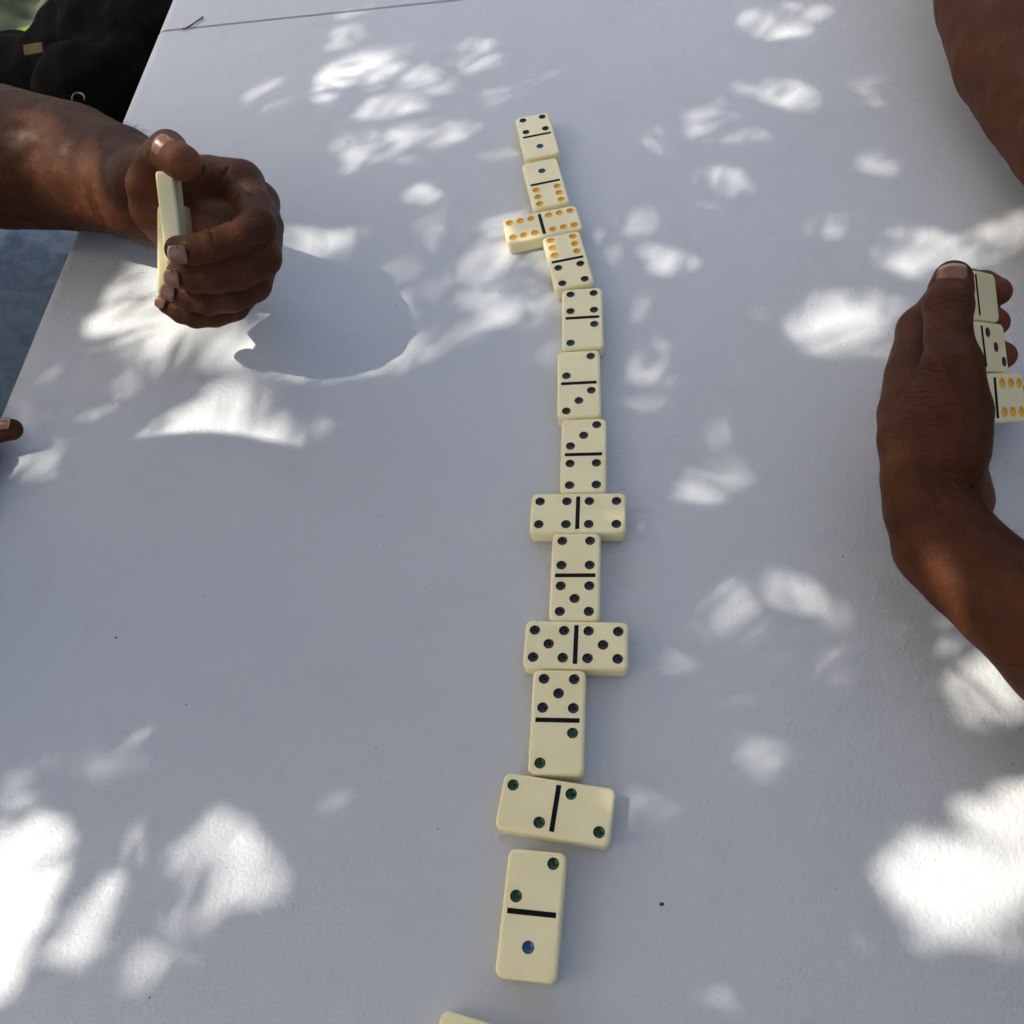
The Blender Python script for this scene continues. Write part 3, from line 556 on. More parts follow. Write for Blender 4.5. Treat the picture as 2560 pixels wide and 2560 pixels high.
def print_mat():
    m, n, l, b = new_mat('green_leaf_print_cloth'); co = obj_co(n)
    v = node(n, 'ShaderNodeTexVoronoi', Scale=13.0); l.new(co, v.inputs['Vector'])
    r1 = ramp(n, [(0.0, (0.13, 0.145, 0.008)), (0.30, (0.10, 0.12, 0.01)), (0.36, (0.015, 0.028, 0.010)), (0.8, (0.022, 0.036, 0.012))]); l.new(v.outputs['Distance'], r1.inputs[0])
    wv = node(n, 'ShaderNodeTexWave', Scale=90.0, Distortion=4.0); l.new(co, wv.inputs['Vector'])
    l.new(mixc(n, l, 0.25, r1.outputs[0], wv.outputs['Color']), b.inputs['Base Color']) if False else l.new(r1.outputs[0], b.inputs['Base Color'])
    b.inputs['Roughness'].default_value = 0.9
    bp = node(n, 'ShaderNodeBump', Strength=0.2, Distance=0.0005); l.new(wv.outputs['Fac'], bp.inputs['Height']); l.new(bp.outputs[0], b.inputs['Normal'])
    return m
cx = sum(q[0] for q in CUSH)/4; cy = sum(q[1] for q in CUSH)/4
cu = blob('cushion', print_mat(), None, [[(cx-120, cy-160, -270, 60), (cx-120, cy+160, -270, 60)], [(cx, cy-160, -270, 60), (cx, cy+160, -270, 60)], [(cx+120, cy-160, -270, 60), (cx+120, cy+160, -270, 60)]], 5.0, 40, 2, 90)
tag(cu, 'yellow-green printed cushion peeping out at the top left corner behind the black bag', 'cushion')


def seat(name, lab, cat, cx_, cy_, z, sx, sy, mat):
    s_ = empty(name, (cx_, cy_, -740)); tag(s_, lab, cat); bpy.context.view_layer.update()
    child_fix(box_mesh('seat', (cx_, cy_, z-14), (sx, sy, 28), mat, s_), s_)
    for dx in (-1, 1):
        for dy in (-1, 1): child_fix(tube('leg', [(cx_+dx*(sx/2-30), cy_+dy*(sy/2-30), z-20), (cx_+dx*(sx/2-18), cy_+dy*(sy/2-18), -739)], [14, 12], mat, s_), s_)
seat('bench', 'low bench under the black bag and the printed cushion', 'bench', cx+20, cy+40, -335, 620, 560, M['bark'])
seat('stool', 'plain stool under the person at the left edge', 'stool', -720, 330, -290, 340, 340, M['leg'])
seat('stool', 'plain stool under the person at the right edge', 'stool', 700, 280, -300, 340, 340, M['leg'])

# ------------------------------------------------------------------ small things on the table
tw = tube('dry_stalk', [[-191.1, 838.8, 1.2], [-187.3, 838.4, 1.2], [-183.0, 841.8, 1.2], [-177.5, 846.8, 1.2], [-173.1, 850.2, 1.2], [-172.6, 852.4, 1.2]], [0.55, 0.7, 0.65, 0.6, 0.9, 0.5], M['twig'], None, 6)
tag(tw, 'short curved dry stalk lying on the table beside the fold seam', 'stalk')
rng = random.Random(5); V = []; F = []
for k in range(70):
    if k < 3: x, y, s_ = (((26.1,70.6), .75), ((-213.8,250.9), .6), ((154.5,208.2), .5))[k][0][0], (((26.1,70.6), .75), ((-213.8,250.9), .6), ((154.5,208.2), .5))[k][0][1], (.75, .6, .5)[k]
    else: x, y, s_ = rng.uniform(-240, 300), rng.uniform(40, 560), rng.uniform(.2, .42)
    b0 = len(V)
    for i in range(6):
        a = i*math.pi/3; q = s_*rng.uniform(.6, 1.2); V.append(((x+q*math.cos(a)*1.4)*S, (y+q*math.sin(a))*S, 0.00005))
    V.append((x*S, y*S, s_*.6*S))
    for i in range(6): F.append((b0+i, b0+(i+1) % 6, b0+6))
tag(mesh_obj('crumbs', V, F, M['crumb']), 'tiny dark crumbs and specks scattered over the white tabletop', 'crumbs', kind='stuff')

# ------------------------------------------------------------------ the tree that shades the table
tree = empty('tree', (-1900, 1500, -740)); tag(tree, 'leafy tree whose low boughs hang over the table from the left, out of frame', 'tree')
bpy.context.view_layer.update()
def leaves(data, z0, z1, name, seed):
    rg = np.random.default_rng(seed); V = []; F = []
    sv = np.array(sun_v)
    def add(x, y, L_, W_, a, z):
        c, s_ = math.cos(a), math.sin(a); n_ = sv+rg.normal(0, .33, 3); n_ /= np.linalg.norm(n_)
        if n_@sv < 0.7: n_ = sv
        o_ = np.array([x-KX*z, y-KY*z, z]); b0 = len(V)
        prof = [(-.5, 0), (-.36, .47), (-.12, .93), (.12, 1.0), (.34, .62), (.5, 0)]
        P = [(t, w_) for t, w_ in prof]+[(t, -w_) for t, w_ in reversed(prof[1:-1])]
        for t, w_ in P:
            u_, v_ = t*L_, w_*W_/2*.98; d = np.array([c*u_-s_*v_, s_*u_+c*v_, 0.])
            k = -(d@n_)/(sv@n_); V.append((o_+d+sv*k)*S)     # slide along the sun ray into the leaf's own plane
        F.append(tuple(range(b0, b0+len(P))))
    for i in range(0, len(data), 5):
        x, y, L_, W_, a = data[i:i+5]; add(x, y, L_, W_, math.radians(a), rg.uniform(z0, z1))
    # the rest of the crown round that patch
    for k in range(3400 if z0 > 1500 else 3000):
        x, y = rg.normal(300, 900), rg.normal(100, 1000)
        if -470 < x < 540 and -100 < y < 1100: continue
        add(x, y, rg.uniform(80, 150), rg.uniform(34, 60), rg.uniform(0, 6.28), rg.uniform(z0, z1+300))
    o = mesh_obj(name, V, F, M['leaf'], tree, smooth=False); o['kind'] = 'stuff'; child_fix(o, tree); return o
leaves([161,214,79,31,76,436,381,92,31,60,-243,968,75,26,57,-167,879,68,22,263,412,1017,85,34,250,-465,544,92,36,305,359,453,71,25,2,335,530,86,38,188,3,1020,102,41,16,-164,339,71,29,344,-189,-28,74,33,249,-213,370,73,25,305,40,899,99,44,140,89,1032,85,30,78,
535,725,80,26,341,331,876,93,42,50,158,875,93,35,328,529,871,68,27,189,-253,619,70,26,104,-308,1034,79,24,298,149,970,75,34,50,-426,-91,103,47,174,-434,46,102,35,50,50,1091,97,38,307,456,68,84,36,358,166,993,81,27,293,49,7,79,26,203,32,545,79,25,223,
-220,365,83,26,111,-458,246,84,27,250,229,4,105,33,28,-97,20,103,32,284,-466,649,96,44,67,368,286,72,33,336,-314,820,88,39,296,-200,1025,91,34,9,419,964,95,40,212,45,787,98,37,85,386,837,106,33,97,176,10,76,30,167,279,1067,91,34,220,-378,591,72,26,197,
77,552,92,34,19,410,125,81,33,15,-410,1002,87,28,91,-144,59,89,31,102,-318,1064,100,43,222,355,597,103,31,327,-87,806,72,22,42,519,864,78,30,21,126,735,104,39,354,174,236,101,39,34,213,-38,78,25,213,-318,649,104,37,10,-25,32,105,46,12,-228,343,79,28,355,
-63,968,69,32,224,-372,985,84,31,239,508,886,80,28,285,208,1030,95,29,195,-167,68,85,36,219,413,1002,94,31,309,199,799,101,39,237,-337,1065,78,27,198,384,1081,85,27,315,484,530,96,32,336,443,275,91,34,311,105,1002,72,23,352,-323,276,72,27,351,-276,299,80,36,59,
467,583,103,31,182,88,70,105,45,245,423,65,74,31,292,178,444,95,32,141,105,989,76,27,146,-90,1004,100,42,63,-55,1050,100,41,120,-228,770,91,29,60,-432,796,78,33,66,415,413,79,30,150,2,974,76,29,359,289,42,101,41,227,-445,390,104,33,43,-94,-28,87,35,240,
-439,744,102,34,38,-346,119,82,34,108,507,727,97,38,104,412,843,83,26,197,126,585,69,25,64,221,201,71,24,104,54,7,82,27,178,303,1046,104,46,329,448,1015,104,41,187,-317,-12,76,32,209,473,-87,84,26,65,-465,374,95,36,280,291,532,72,29,317,349,475,69,31,22,
-332,305,97,37,112,-456,387,101,32,224,165,-61,100,37,153,331,612,100,30,135,48,0,102,44,333,263,930,103,34,333,-269,325,95,38,83,-289,963,68,30,316,488,382,105,36,28,109,1068,84,29,94,-127,937,99,36,51,492,335,76,28,39,-21,879,87,29,138,520,1,105,40,266,
51,42,81,27,125,436,582,78,32,184,116,818,95,30,124,-39,958,84,37,312,417,380,76,34,149,-54,291,95,39,155,462,920,90,34,246,-401,194,101,39,316,-36,950,88,27,215,490,916,94,31,233,-216,665,92,38,12,344,27,86,36,161,213,758,79,33,244,254,495,85,37,245,
511,23,97,36,3,-134,216,97,36,311,-68,50,103,45,197,-265,63,93,37,161,-419,912,84,38,0,-255,1041,103,33,40,455,1094,99,30,238,379,571,77,34,203,-356,579,77,30,264,140,-29,102,31,333,14,42,101,34,217,131,824,89,35,88,501,804,93,37,121,0,876,92,34,262,
164,752,82,31,212,172,-87,75,29,316,-284,553,96,36,47,-408,903,91,33,135,-54,884,97,44,187,302,1039,75,31,162,353,523,102,43,128,-356,-70,70,24,308,452,515,68,28,333,416,1002,83,26,221,59,962,94,39,297,455,-25,80,24,64,-423,70,101,33,38,-439,359,95,38,330,
-450,836,100,44,325,-219,829,71,32,107,-281,611,73,29,298,103,953,81,35,349,-431,311,89,30,107,-302,-28,79,29,94,-449,830,72,25,246,478,526,82,25,202,74,998,84,31,103,350,820,71,30,124,195,277,70,23,18,147,1034,103,34,338,-277,770,107,34,284,-430,154,86,29,238,
340,711,92,31,194,500,508,88,32,134,393,619,105,43,148,-419,55,90,36,313,-128,819,86,37,57,-149,933,97,40,4,-356,404,94,29,327,163,266,90,29,264,335,1070,79,24,202,-153,1070,100,41,289,401,50,96,35,78,-340,424,71,32,4,305,236,90,40,188,421,523,98,30,266,
-271,702,93,37,99,175,269,71,31,256,145,936,90,37,269,-373,689,90,39,315,198,266,100,34,139,362,362,100,33,347,342,1027,94,43,113,-140,897,103,36,27,259,152,98,44,333,406,627,73,28,240,432,-94,80,33,136,-307,989,103,40,155,-443,1031,88,32,175,-253,311,95,35,311,
484,123,101,35,44,-9,-94,86,34,20,-368,693,104,31,94,-335,-80,90,30,297,369,666,81,27,25,75,836,95,32,158,-253,302,81,34,269,-220,921,93,35,266,-8,-27,75,28,52,-388,682,105,33,336,290,311,100,39,189,-392,497,107,43,232,-338,750,69,24,353,-335,256,78,24,115,
-338,704,98,42,28,-388,180,84,31,62,445,849,74,26,138,-161,-14,85,28,40,371,-54,73,31,69,156,618,87,29,95,-281,288,98,42,193,423,273,68,23,286,248,944,75,23,338,-372,1008,77,27,229,265,-48,88,38,87,314,1038,75,23,285,211,788,76,31,288,-96,1015,79,28,286,
-405,126,100,33,94,295,965,100,41,157,-277,523,88,29,146,-201,977,72,28,26,71,906,68,31,49,286,1098,80,35,30,436,693,91,35,211,-343,-20,94,36,325,-284,983,93,30,208,338,122,70,24,325,537,148,86,38,17,479,67,68,29,66,381,666,85,38,114,315,992,76,33,289,
-71,216,108,46,216,-284,669,85,33,56,297,260,105,38,335,259,995,96,34,331,-21,40,82,36,17,-46,156,93,42,223,-436,828,106,44,162,383,150,105,44,252,78,873,105,35,65,84,1017,78,24,300,369,28,84,31,238,459,233,74,28,331,-331,971,77,28,26,533,872,102,43,179,
-321,924,70,29,181,250,8,100,38,16,364,278,89,28,321,460,899,70,26,49,-345,807,90,28,352,-377,577,94,41,137,528,385,81,30,9,-352,499,96,37,222,-291,-82,80,25,240,-19,327,78,26,268,288,68,89,41,220,454,868,82,34,236,-251,822,99,39,179,307,777,88,30,71,
-402,580,101,41,207,8,1006,99,31,216,-437,176,102,40,315,-153,645,73,33,105,257,1030,79,36,93,-10,312,97,38,186,-413,186,99,44,343,535,822,99,43,11,428,872,83,32,171,455,763,105,47,173,-221,840,105,37,286,-72,130,73,33,163,-241,626,107,36,100,-344,545,79,27,32,
-437,991,99,38,185,-346,195,68,24,62,-292,269,80,29,355,399,515,83,37,266,19,1080,107,46,339,-284,738,73,31,126,207,764,83,26,52,-184,1018,76,34,257,72,836,108,44,276,329,368,78,24,186,412,634,74,28,22,-289,898,99,35,110,-332,-92,100,36,169,-356,682,94,29,112,
519,63,108,44,47,481,657,106,48,236,-237,626,68,25,139,510,520,75,30,104,42,549,79,24,305,32,1049,77,23,341,454,323,81,33,39,-429,466,100,44,100,-151,77,77,25,211,136,366,84,37,133,-403,-38,88,32,96,-231,991,70,28,105,0,314,104,42,228,420,1025,103,34,321,
299,62,101,33,79,367,694,69,26,42,388,854,90,35,108,218,-10,93,31,241,273,787,80,27,124,-165,-69,78,33,273,-301,262,72,32,295,294,917,71,27,189,-303,584,88,27,331,459,1017,85,35,198,133,934,105,37,253,476,238,69,26,254,-313,144,84,35,268,50,-49,77,28,356,
-378,760,88,39,143,505,867,77,34,164,111,-43,68,28,193,342,490,101,46,248,-185,897,73,23,308,180,1039,90,31,29,490,407,103,33,185,-32,275,95,36,321,373,371,87,40,54,206,-7,85,32,241,-259,624,76,28,218,87,599,69,25,211,307,754,84,28,23,-404,192,106,45,199,
265,-51,97,29,360,-454,749,81,30,23,498,343,81,26,122,-57,225,103,46,48,59,216,78,27,67,-384,677,108,38,274,471,455,73,26,254,-430,736,96,33,12,-13,343,90,38,14,167,-25,73,27,70,86,523,83,27,253,-395,445,99,45,11,129,1096,73,32,249,-246,596,95,29,359,
-272,-45,80,25,39,417,673,73,30,149,-270,-1,80,26,100,-11,347,100,36,3,288,-58,108,49,134,244,621,94,30,206,345,1033,73,28,215,0,132,77,35,182,157,1062,71,30,171,357,997,75,27,201,94,799,80,35,272,-70,126,96,31,133,282,325,100,39,52,-86,-30,102,46,275,
293,130,85,33,194,39,1003,73,29,291,365,167,83,37,96,-85,228,99,43,48,383,114,104,41,311,323,7,99,38,305,-18,-36,81,28,215,250,760,83,28,291,-435,26,100,31,254,-76,910,105,45,53,399,1061,71,26,322,115,997,104,32,324,201,852,93,42,210,119,1035,82,28,108,
-45,252,95,36,325,-285,626,75,24,32,-174,639,78,32,60,539,770,89,32,218,-114,868,71,29,82,-18,927,93,33,134,-95,-68,105,37,284,487,289,88,39,97,428,819,79,35,155,-89,81,93,39,261,423,387,70,29,73,222,639,85,31,200,-396,876,73,27,357,405,-93,70,30,205,
-154,241,75,31,123,29,783,87,29,359,-46,912,83,33,227,366,273,98,32,328,366,700,71,32,78,8,-34,87,38,127,306,999,72,29,262,-7,35,84,34,303,-267,264,84,36,267,244,530,69,25,120,308,853,87,27,153,-413,1067,73,23,357,270,861,101,36,234,356,768,77,34,230,
-20,137,85,30,159,-407,155,98,42,20,220,-85,107,41,325,-221,12,70,31,213,180,839,71,21,86,-90,-32,105,42,118,174,223,80,33,143,60,308,99,38,288,167,203,103,43,71,502,114,106,40,224,-178,-69,80,32,7,-161,990,104,46,246,-211,791,73,25,312,-402,824,80,34,309,
-43,206,96,34,224,310,1028,102,42,295,247,900,103,40,243,-332,247,69,29,279,-145,852,92,28,110,306,-75,102,33,9,462,941,82,36,305,193,995,78,33,122,157,1009,75,29,135,288,-81,98,35,125,-123,320,75,28,268,-210,224,69,22,249,24,770,74,33,167,-327,1076,69,30,263,
-333,4,106,47,335,-331,900,72,22,40,-295,498,95,29,72,501,503,77,26,351,-444,482,85,29,243,-284,881,97,37,32,-303,175,78,33,100,-455,434,104,46,320,-7,20,104,47,306,-305,66,93,32,359,330,422,85,26,198,-284,567,103,40,276,153,794,76,32,119,-60,992,82,34,202,
-48,10,85,30,112,355,1068,103,40,277,-307,395,106,40,258,463,837,70,27,245,432,299,98,39,171,205,776,105,35,248,-420,723,83,25,359,200,-77,99,43,40,310,-47,90,39,339,493,161,94,43,165,425,610,72,27,189,-354,118,98,43,16,-152,631,77,25,327,-437,824,72,31,69,
369,612,103,39,289,454,905,106,49,29,530,358,103,43,128,148,702,76,31,251,215,999,95,41,166,492,943,82,29,339,144,-84,94,36,330,-131,927,92,35,161,48,2,103,39,133,-451,737,76,26,280,261,22,76,33,291,231,836,77,25,304,-45,167,91,40,339,390,-16,75,30,91,
293,944,88,28,288,-130,592,83,27,43,-392,917,84,29,253,-336,850,75,26,334,-284,13,82,26,68,-163,16,104,34,75,467,915,84,28,147,438,964,95,32,291,217,-68,88,27,358,392,822,77,23,305,-467,362,108,35,286,-222,269,70,27,223,-326,471,77,30,11,337,500,102,36,18,
223,98,78,35,69,-255,-84,78,28,157,479,129,92,31,353,-199,18,81,32,230,239,203,107,44,308,-339,73,84,29,274,353,938,92,34,37,-351,249,86,27,262,-434,-88,68,31,72,385,1045,81,25,108,-385,806,86,31,79,-193,817,92,39,142,-154,982,73,31,175,401,775,89,27,184,
-174,305,101,39,60,172,-58,88,37,121,278,719,79,29,125,-88,101,94,40,185,262,211,105,46,307,235,170,97,44,104,-443,379,107,41,211,503,1093,72,31,101,251,859,85,29,236,-263,1008,77,30,154,268,725,91,40,174,4,289,101,39,303,398,336,70,27,113,-17,143,71,32,242,
-161,849,87,28,223,-392,526,95,37,272,-196,779,77,31,251,-295,1058,104,39,85,0,70,98,30,40,-253,777,98,32,9,-194,627,70,30,183,42,-83,87,39,48,-394,681,87,36,22,-344,622,90,41,91,9,162,81,32,349,343,603,71,32,281,-403,221,93,33,275,131,806,73,22,207,
404,-4,76,26,110,406,89,81,32,312,-464,1034,104,40,55,57,785,82,37,44,-97,203,100,39,278,298,275,100,39,295,-396,421,100,43,316,351,68,79,28,305,4,1064,99,42,306,508,798,84,31,305,-428,783,84,38,188,-74,264,77,24,70,-315,167,71,31,242,-387,640,93,39,166,
104,1094,99,43,245,493,366,75,34,178,290,782,104,42,91,341,438,79,33,198,-302,941,73,30,135,155,962,107,37,72,355,587,81,34,204,-334,505,78,35,337,271,188,94,38,323,224,19,85,37,101,95,589,77,24,306,-362,69,83,26,352,356,-85,74,25,243,463,171,107,49,356,
-368,864,81,29,22,-218,689,99,43,8,-295,521,81,36,149,388,170,100,37,347,449,461,71,30,338,-425,-88,100,43,114,-134,290,90,34,12,461,596,81,29,65,-297,-35,81,27,33,22,77,73,22,147,283,976,72,26,7,-28,-32,100,35,110,-327,575,103,46,326,-113,241,88,31,29,
522,366,106,32,297,288,1007,102,44,305,346,241,106,33,311,319,1078,68,22,81,-457,941,80,32,153,410,411,92,32,37,43,1061,96,36,208,-303,175,82,35,186,-329,163,102,38,306,-183,32,101,35,106,-417,1030,108,39,226,-251,998,104,40,24,-339,664,84,32,341,-110,597,88,32,273,
-186,968,75,32,190,-436,569,98,31,360,-136,927,85,34,284,293,733,96,43,54,-212,715,98,44,283,293,831,107,38,229,-59,876,91,42,121,426,720,78,29,292,457,285,78,24,75,-156,216,97,31,213,273,135,107,47,94,-329,483,100,32,231,-28,-100,76,27,197,138,619,106,33,258,
475,936,103,39,328,-323,1002,83,25,150,249,1026,87,35,19,10,942,69,22,52,-337,112,76,30,128,512,519,103,45,321,233,750,102,47,198,-340,672,83,31,39,445,330,74,34,255,-366,-55,103,46,299,-376,972,82,25,157,477,939,74,32,304,-437,363,72,29,357,457,198,80,31,157,
148,913,83,32,71,-402,685,88,33,340,104,701,83,37,255,-7,-59,105,47,314,275,823,106,46,172,215,960,100,40,22,537,324,80,25,231,-312,947,102,33,42,351,115,70,27,351,321,319,103,31,177,431,541,91,42,124,532,136,107,39,343,482,595,68,26,343,-93,627,75,28,313,
-60,1071,104,38,260,-91,190,82,35,233,294,32,95,33,115,6,225,105,45,122,-329,32,107,33,115,-408,395,78,25,98,100,1070,95,43,137,209,964,102,42,281,340,586,95,29,337,-238,260,92,42,336,-234,38,69,24,169,-189,659,102,33,216,173,835,77,28,357,-282,246,76,29,101,
-363,293,69,30,157,-171,1046,73,31,162,172,-26,104,37,291,-62,-31,77,32,281,114,797,83,27,292,-118,46,76,33,143,146,263,88,30,273,-389,-67,106,49,296,509,1093,80,32,333,-268,1015,107,39,214,531,1069,98,30,99,141,971,94,31,273,531,515,94,42,72,490,686,73,30,201,
-427,195,105,47,330,56,73,69,29,287,137,595,95,32,147,-139,1044,82,36,3,-466,747,106,44,113,-434,-77,84,37,342,86,1021,79,32,171,-393,35,97,41,154,-133,575,86,37,300,-399,1027,97,32,357,-439,62,84,38,5,466,257,98,43,301,-30,-45,94,43,88,-263,5,86,29,290,
-460,591,69,22,309,500,-43,97,32,241,437,415,75,33,121,-376,1022,74,32,125,-149,293,96,32,159,-442,660,90,38,336,-444,834,96,39,98,-343,625,76,24,43,170,1091,98,42,170,-313,310,103,38,190,442,404,108,49,221,-383,1012,107,36,238,334,429,69,25,358,213,1032,83,26,244,
83,80,102,31,223,154,841,71,30,219,-369,434,101,46,269,119,608,105,37,316,492,-29,86,26,215,355,140,98,30,356,177,917,81,30,268,54,529,91,34,348,-455,306,73,30,5,430,73,99,41,148,-402,92,84,33,325,-340,176,74,27,165,350,-76,81,32,156,324,146,101,44,196,
-291,959,91,40,196,-434,939,100,36,240,390,1022,90,37,160,517,170,73,22,31,-223,49,70,26,136,405,919,93,42,149,-156,196,70,30,127,-462,1010,80,30,314,-23,880,106,44,298,-268,1024,69,27,109,408,547,104,43,306,436,36,80,29,269,-150,40,103,36,245,-187,9,83,31,176,
479,202,83,37,301,-373,209,73,25,71,-424,734,79,29,261,530,707,92,29,242,115,-69,91,27,313,-415,931,76,29,187,46,884,70,23,62,39,1033,105,47,318,491,776,70,22,171,488,568,72,27,191,-344,748,69,29,139,372,910,104,35,168,-258,549,100,46,89,356,69,69,24,244,
-456,794,104,47,292,74,-43,104,44,44,-412,43,77,24,244,197,862,72,33,344,-413,59,71,29,220,-215,352,80,28,344,-451,688,71,31,177,-85,994,75,25,40,39,997,86,26,349,193,604,102,34,28,-295,843,97,35,298,446,1078,83,29,165,500,731,69,23,54,398,670,68,31,43,
-177,691,98,30,329,341,732,90,37,222,-180,318,77,25,301,257,934,90,35,40,-133,611,106,44,152,-415,-63,103,35,303,345,754,107,39,37,-87,925,80,30,300,-116,286,92,29,114,-400,267,79,33,185,-371,1083,84,29,57,502,1025,104,41,58,428,-44,72,24,68,345,-84,107,33,163,
-290,951,94,29,118,510,472,84,32,244,-265,780,88,34,101,408,530,70,28,190,417,1061,88,35,337,158,872,98,37,74,-343,332,70,28,360,-341,758,107,49,160,339,904,103,36,314,-457,102,86,29,60,-204,705,81,27,213,-334,780,94,33,32,-279,840,80,26,228,119,984,103,32,160,
-262,344,83,34,190,201,289,85,29,300,443,648,68,24,61,-221,943,76,34,130,-158,965,105,37,238,416,464,82,36,177,-375,778,84,32,82,-332,621,107,47,52,531,344,72,22,70,-441,683,99,33,214,498,34,76,29,135,-307,496,68,30,305,-383,979,92,35,46,-148,736,103,36,33,
-360,140,90,32,356,349,889,83,33,346,343,708,104,34,155,-331,322,104,41,292,166,623,81,25,99,403,1038,99,35,74,-76,323,98,31,334,-355,866,97,43,353,99,81,88,32,22,-210,916,93,42,170,532,730,70,32,350,257,-83,104,35,108,-42,1076,69,27,334,317,249,98,33,276,
256,-45,99,39,85,412,357,97,29,151,3,253,98,32,158,0,882,80,31,35,-182,-4,94,30,183,-151,864,78,33,37,232,896,76,30,213,487,91,94,30,140,-395,632,108,34,90,32,978,81,34,70,84,917,107,42,5,361,255,78,24,281,476,438,78,35,205,105,918,98,32,247,
500,454,77,32,106,-350,18,98,42,358,409,435,104,47,88,189,949,71,31,117,-173,-38,103,43,354,316,200,76,26,246,-350,311,78,34,84,288,48,83,36,319,-16,344,105,44,7,-321,896,102,45,328,395,64,79,33,77,-410,357,92,34,302,128,991,78,30,211,524,-65,69,21,74,
307,270,87,35,208,-372,798,96,42,8,412,97,70,21,200,118,687,74,28,100,427,932,85,31,214,325,-21,68,26,109,-412,28,85,33,311,-271,887,74,33,196,-142,-58,103,32,172,471,1094,99,37,117,-457,1071,86,28,280,-275,955,89,31,250,356,882,105,39,94,85,784,98,44,310,
47,227,92,39,359,192,255,105,41,109,-382,-4,107,35,211,-3,64,85,34,349,419,502,101,40,13,134,905,81,29,260,-416,853,73,25,41,-26,88,95,29,136,-58,1010,106,46,46,425,252,78,29,322,243,798,78,34,220,20,862,92,37,296,503,-78,91,38,176,-185,1036,86,31,134,
-341,227,101,36,203,-170,902,69,25,95,386,905,102,43,309,145,643,87,35,273,-403,650,87,29,65,505,228,104,40,190,416,717,92,38,99,-341,701,97,36,118,15,301,79,33,131,-344,650,98,43,31,34,-41,100,36,14,-221,857,96,41,86,177,726,104,43,197,455,730,107,33,232,
339,573,95,39,282,12,856,71,31,257,27,58,72,30,77,529,598,100,31,8,46,795,68,20,168,454,502,95,43,285,-261,2,99,31,165,-385,330,75,29,145,249,30,93,37,22,-174,787,83,26,344,439,374,69,23,43,433,798,73,28,88,476,808,97,44,298,-211,-55,80,27,54,
-469,645,97,30,356,502,999,68,22,180,301,6,94,30,193,-410,11,70,25,50,456,800,84,27,272,507,34,85,27,7,253,1096,79,32,176,402,755,84,25,194,380,-83,108,36,281,-370,416,97,39,123,265,111,102,38,355,536,645,92,37,80,487,-28,75,26,268,-102,-16,85,33,173,
-342,124,104,36,69,455,-4,102,39,33,429,649,100,35,311,-377,1099,103,44,243,35,837,90,31,132,-419,923,78,29,216,194,677,72,24,133,153,400,74,24,356,-423,336,87,28,310,-231,810,87,39,238,436,574,94,40,27,69,225,95,37,77,479,687,104,33,248,-297,656,88,28,284,
256,111,84,33,22,477,217,103,44,302,274,1067,104,42,216,312,866,74,32,290,224,-14,84,32,280,-74,1034,97,42,140,-186,331,81,24,181,-225,-79,83,26,2,-320,699,98,34,112,-25,1093,86,27,261,-174,784,91,31,224,386,23,102,31,10,-123,250,81,28,165,155,831,97,37,129,
441,455,93,39,340,-22,242,107,48,128,499,827,71,26,107,-330,783,91,36,352,409,234,103,46,80,-140,1078,83,34,61,245,957,71,22,170,44,852,89,32,80,218,672,97,35,310,-267,270,107,43,275,-408,578,85,36,110,329,193,74,30,244,347,18,81,33,332,202,307,80,33,172,
199,183,84,36,145,112,841,85,36,96,-19,228,99,34,262,-243,1053,92,33,197,-381,909,104,38,120,78,977,82,28,44,461,261,104,44,334,310,336,80,31,214,174,602,83,31,163,215,936,68,21,71,214,-4,68,26,302,-121,931,102,33,112,144,782,94,41,310,-6,211,81,33,216,
-452,-14,96,35,280,34,284,100,32,198,-248,963,104,42,158,-80,130,75,25,197,193,898,93,42,199,432,122,89,40,288,-112,187,101,36,200,-364,796,72,31,99,-342,1031,73,26,227,431,-46,89,27,184,-105,633,91,33,232,30,298,91,33,141,-148,170,73,33,313,-192,625,74,31,131,
250,95,100,38,229,526,81,92,37,225,-179,1043,72,24,117,360,350,107,32,193,-335,209,84,29,130,-175,837,100,37,138,532,805,92,34,358,-96,787,94,33,310,466,416,107,38,183,-165,-56,81,32,311,-448,28,81,30,16,336,1075,96,42,247,196,37,108,35,85,210,1058,100,43,292,
-280,-56,105,41,141,-279,668,68,26,179,-379,951,87,30,50,-233,2,106,39,137,339,643,82,26,122,355,819,85,35,110,485,493,83,35,178,378,753,92,34,69,-281,23,83,26,10,361,935,107,43,298,234,55,105,39,175,368,316,78,34,321,-140,-85,100,34,210,-313,490,102,40,94,
-98,60,101,39,166,217,1082,72,22,55,524,867,107,43,282,-377,602,89,34,45,-383,302,88,32,12,336,651,97,36,98,-113,1096,78,35,40,-273,831,78,27,56,-159,-4,90,37,3,392,-54,84,34,320,-271,1072,76,34,95,-363,812,91,37,29,-365,170,102,44,9,-117,977,87,39,127,
-59,87,85,30,25,463,376,71,29,97,531,306,88,37,4,258,295,106,48,214,-309,462,85,38,212,-430,5,78,30,297,-367,1047,72,26,60,318,452,74,32,16,71,4,68,22,255,-400,78,79,35,5,-273,693,102,36,343,-219,758,107,44,20,499,1038,83,35,80,282,194,87,31,58,
391,282,91,32,295,236,798,71,32,136,-151,651,97,32,30,-75,650,69,24,78,-25,1022,93,37,325,-174,1096,92,36,95,-44,-90,69,27,60,-191,-78,84,37,47,182,-10,105,47,281,533,-85,72,29,339,220,693,72,30,169,-437,223,76,30,154,-169,311,83,36,201,131,860,76,29,270,
-111,312,92,33,59,170,664,98,42,61,-467,993,90,30,257,390,685,96,30,300,-400,354,99,42,30,-100,961,102,33,258,198,669,95,34,202,-403,208,108,47,72,-280,598,99,43,211,506,110,102,33,68,255,86,83,30,320,-388,797,103,44,64,-406,846,104,39,177,-277,660,78,30,333,
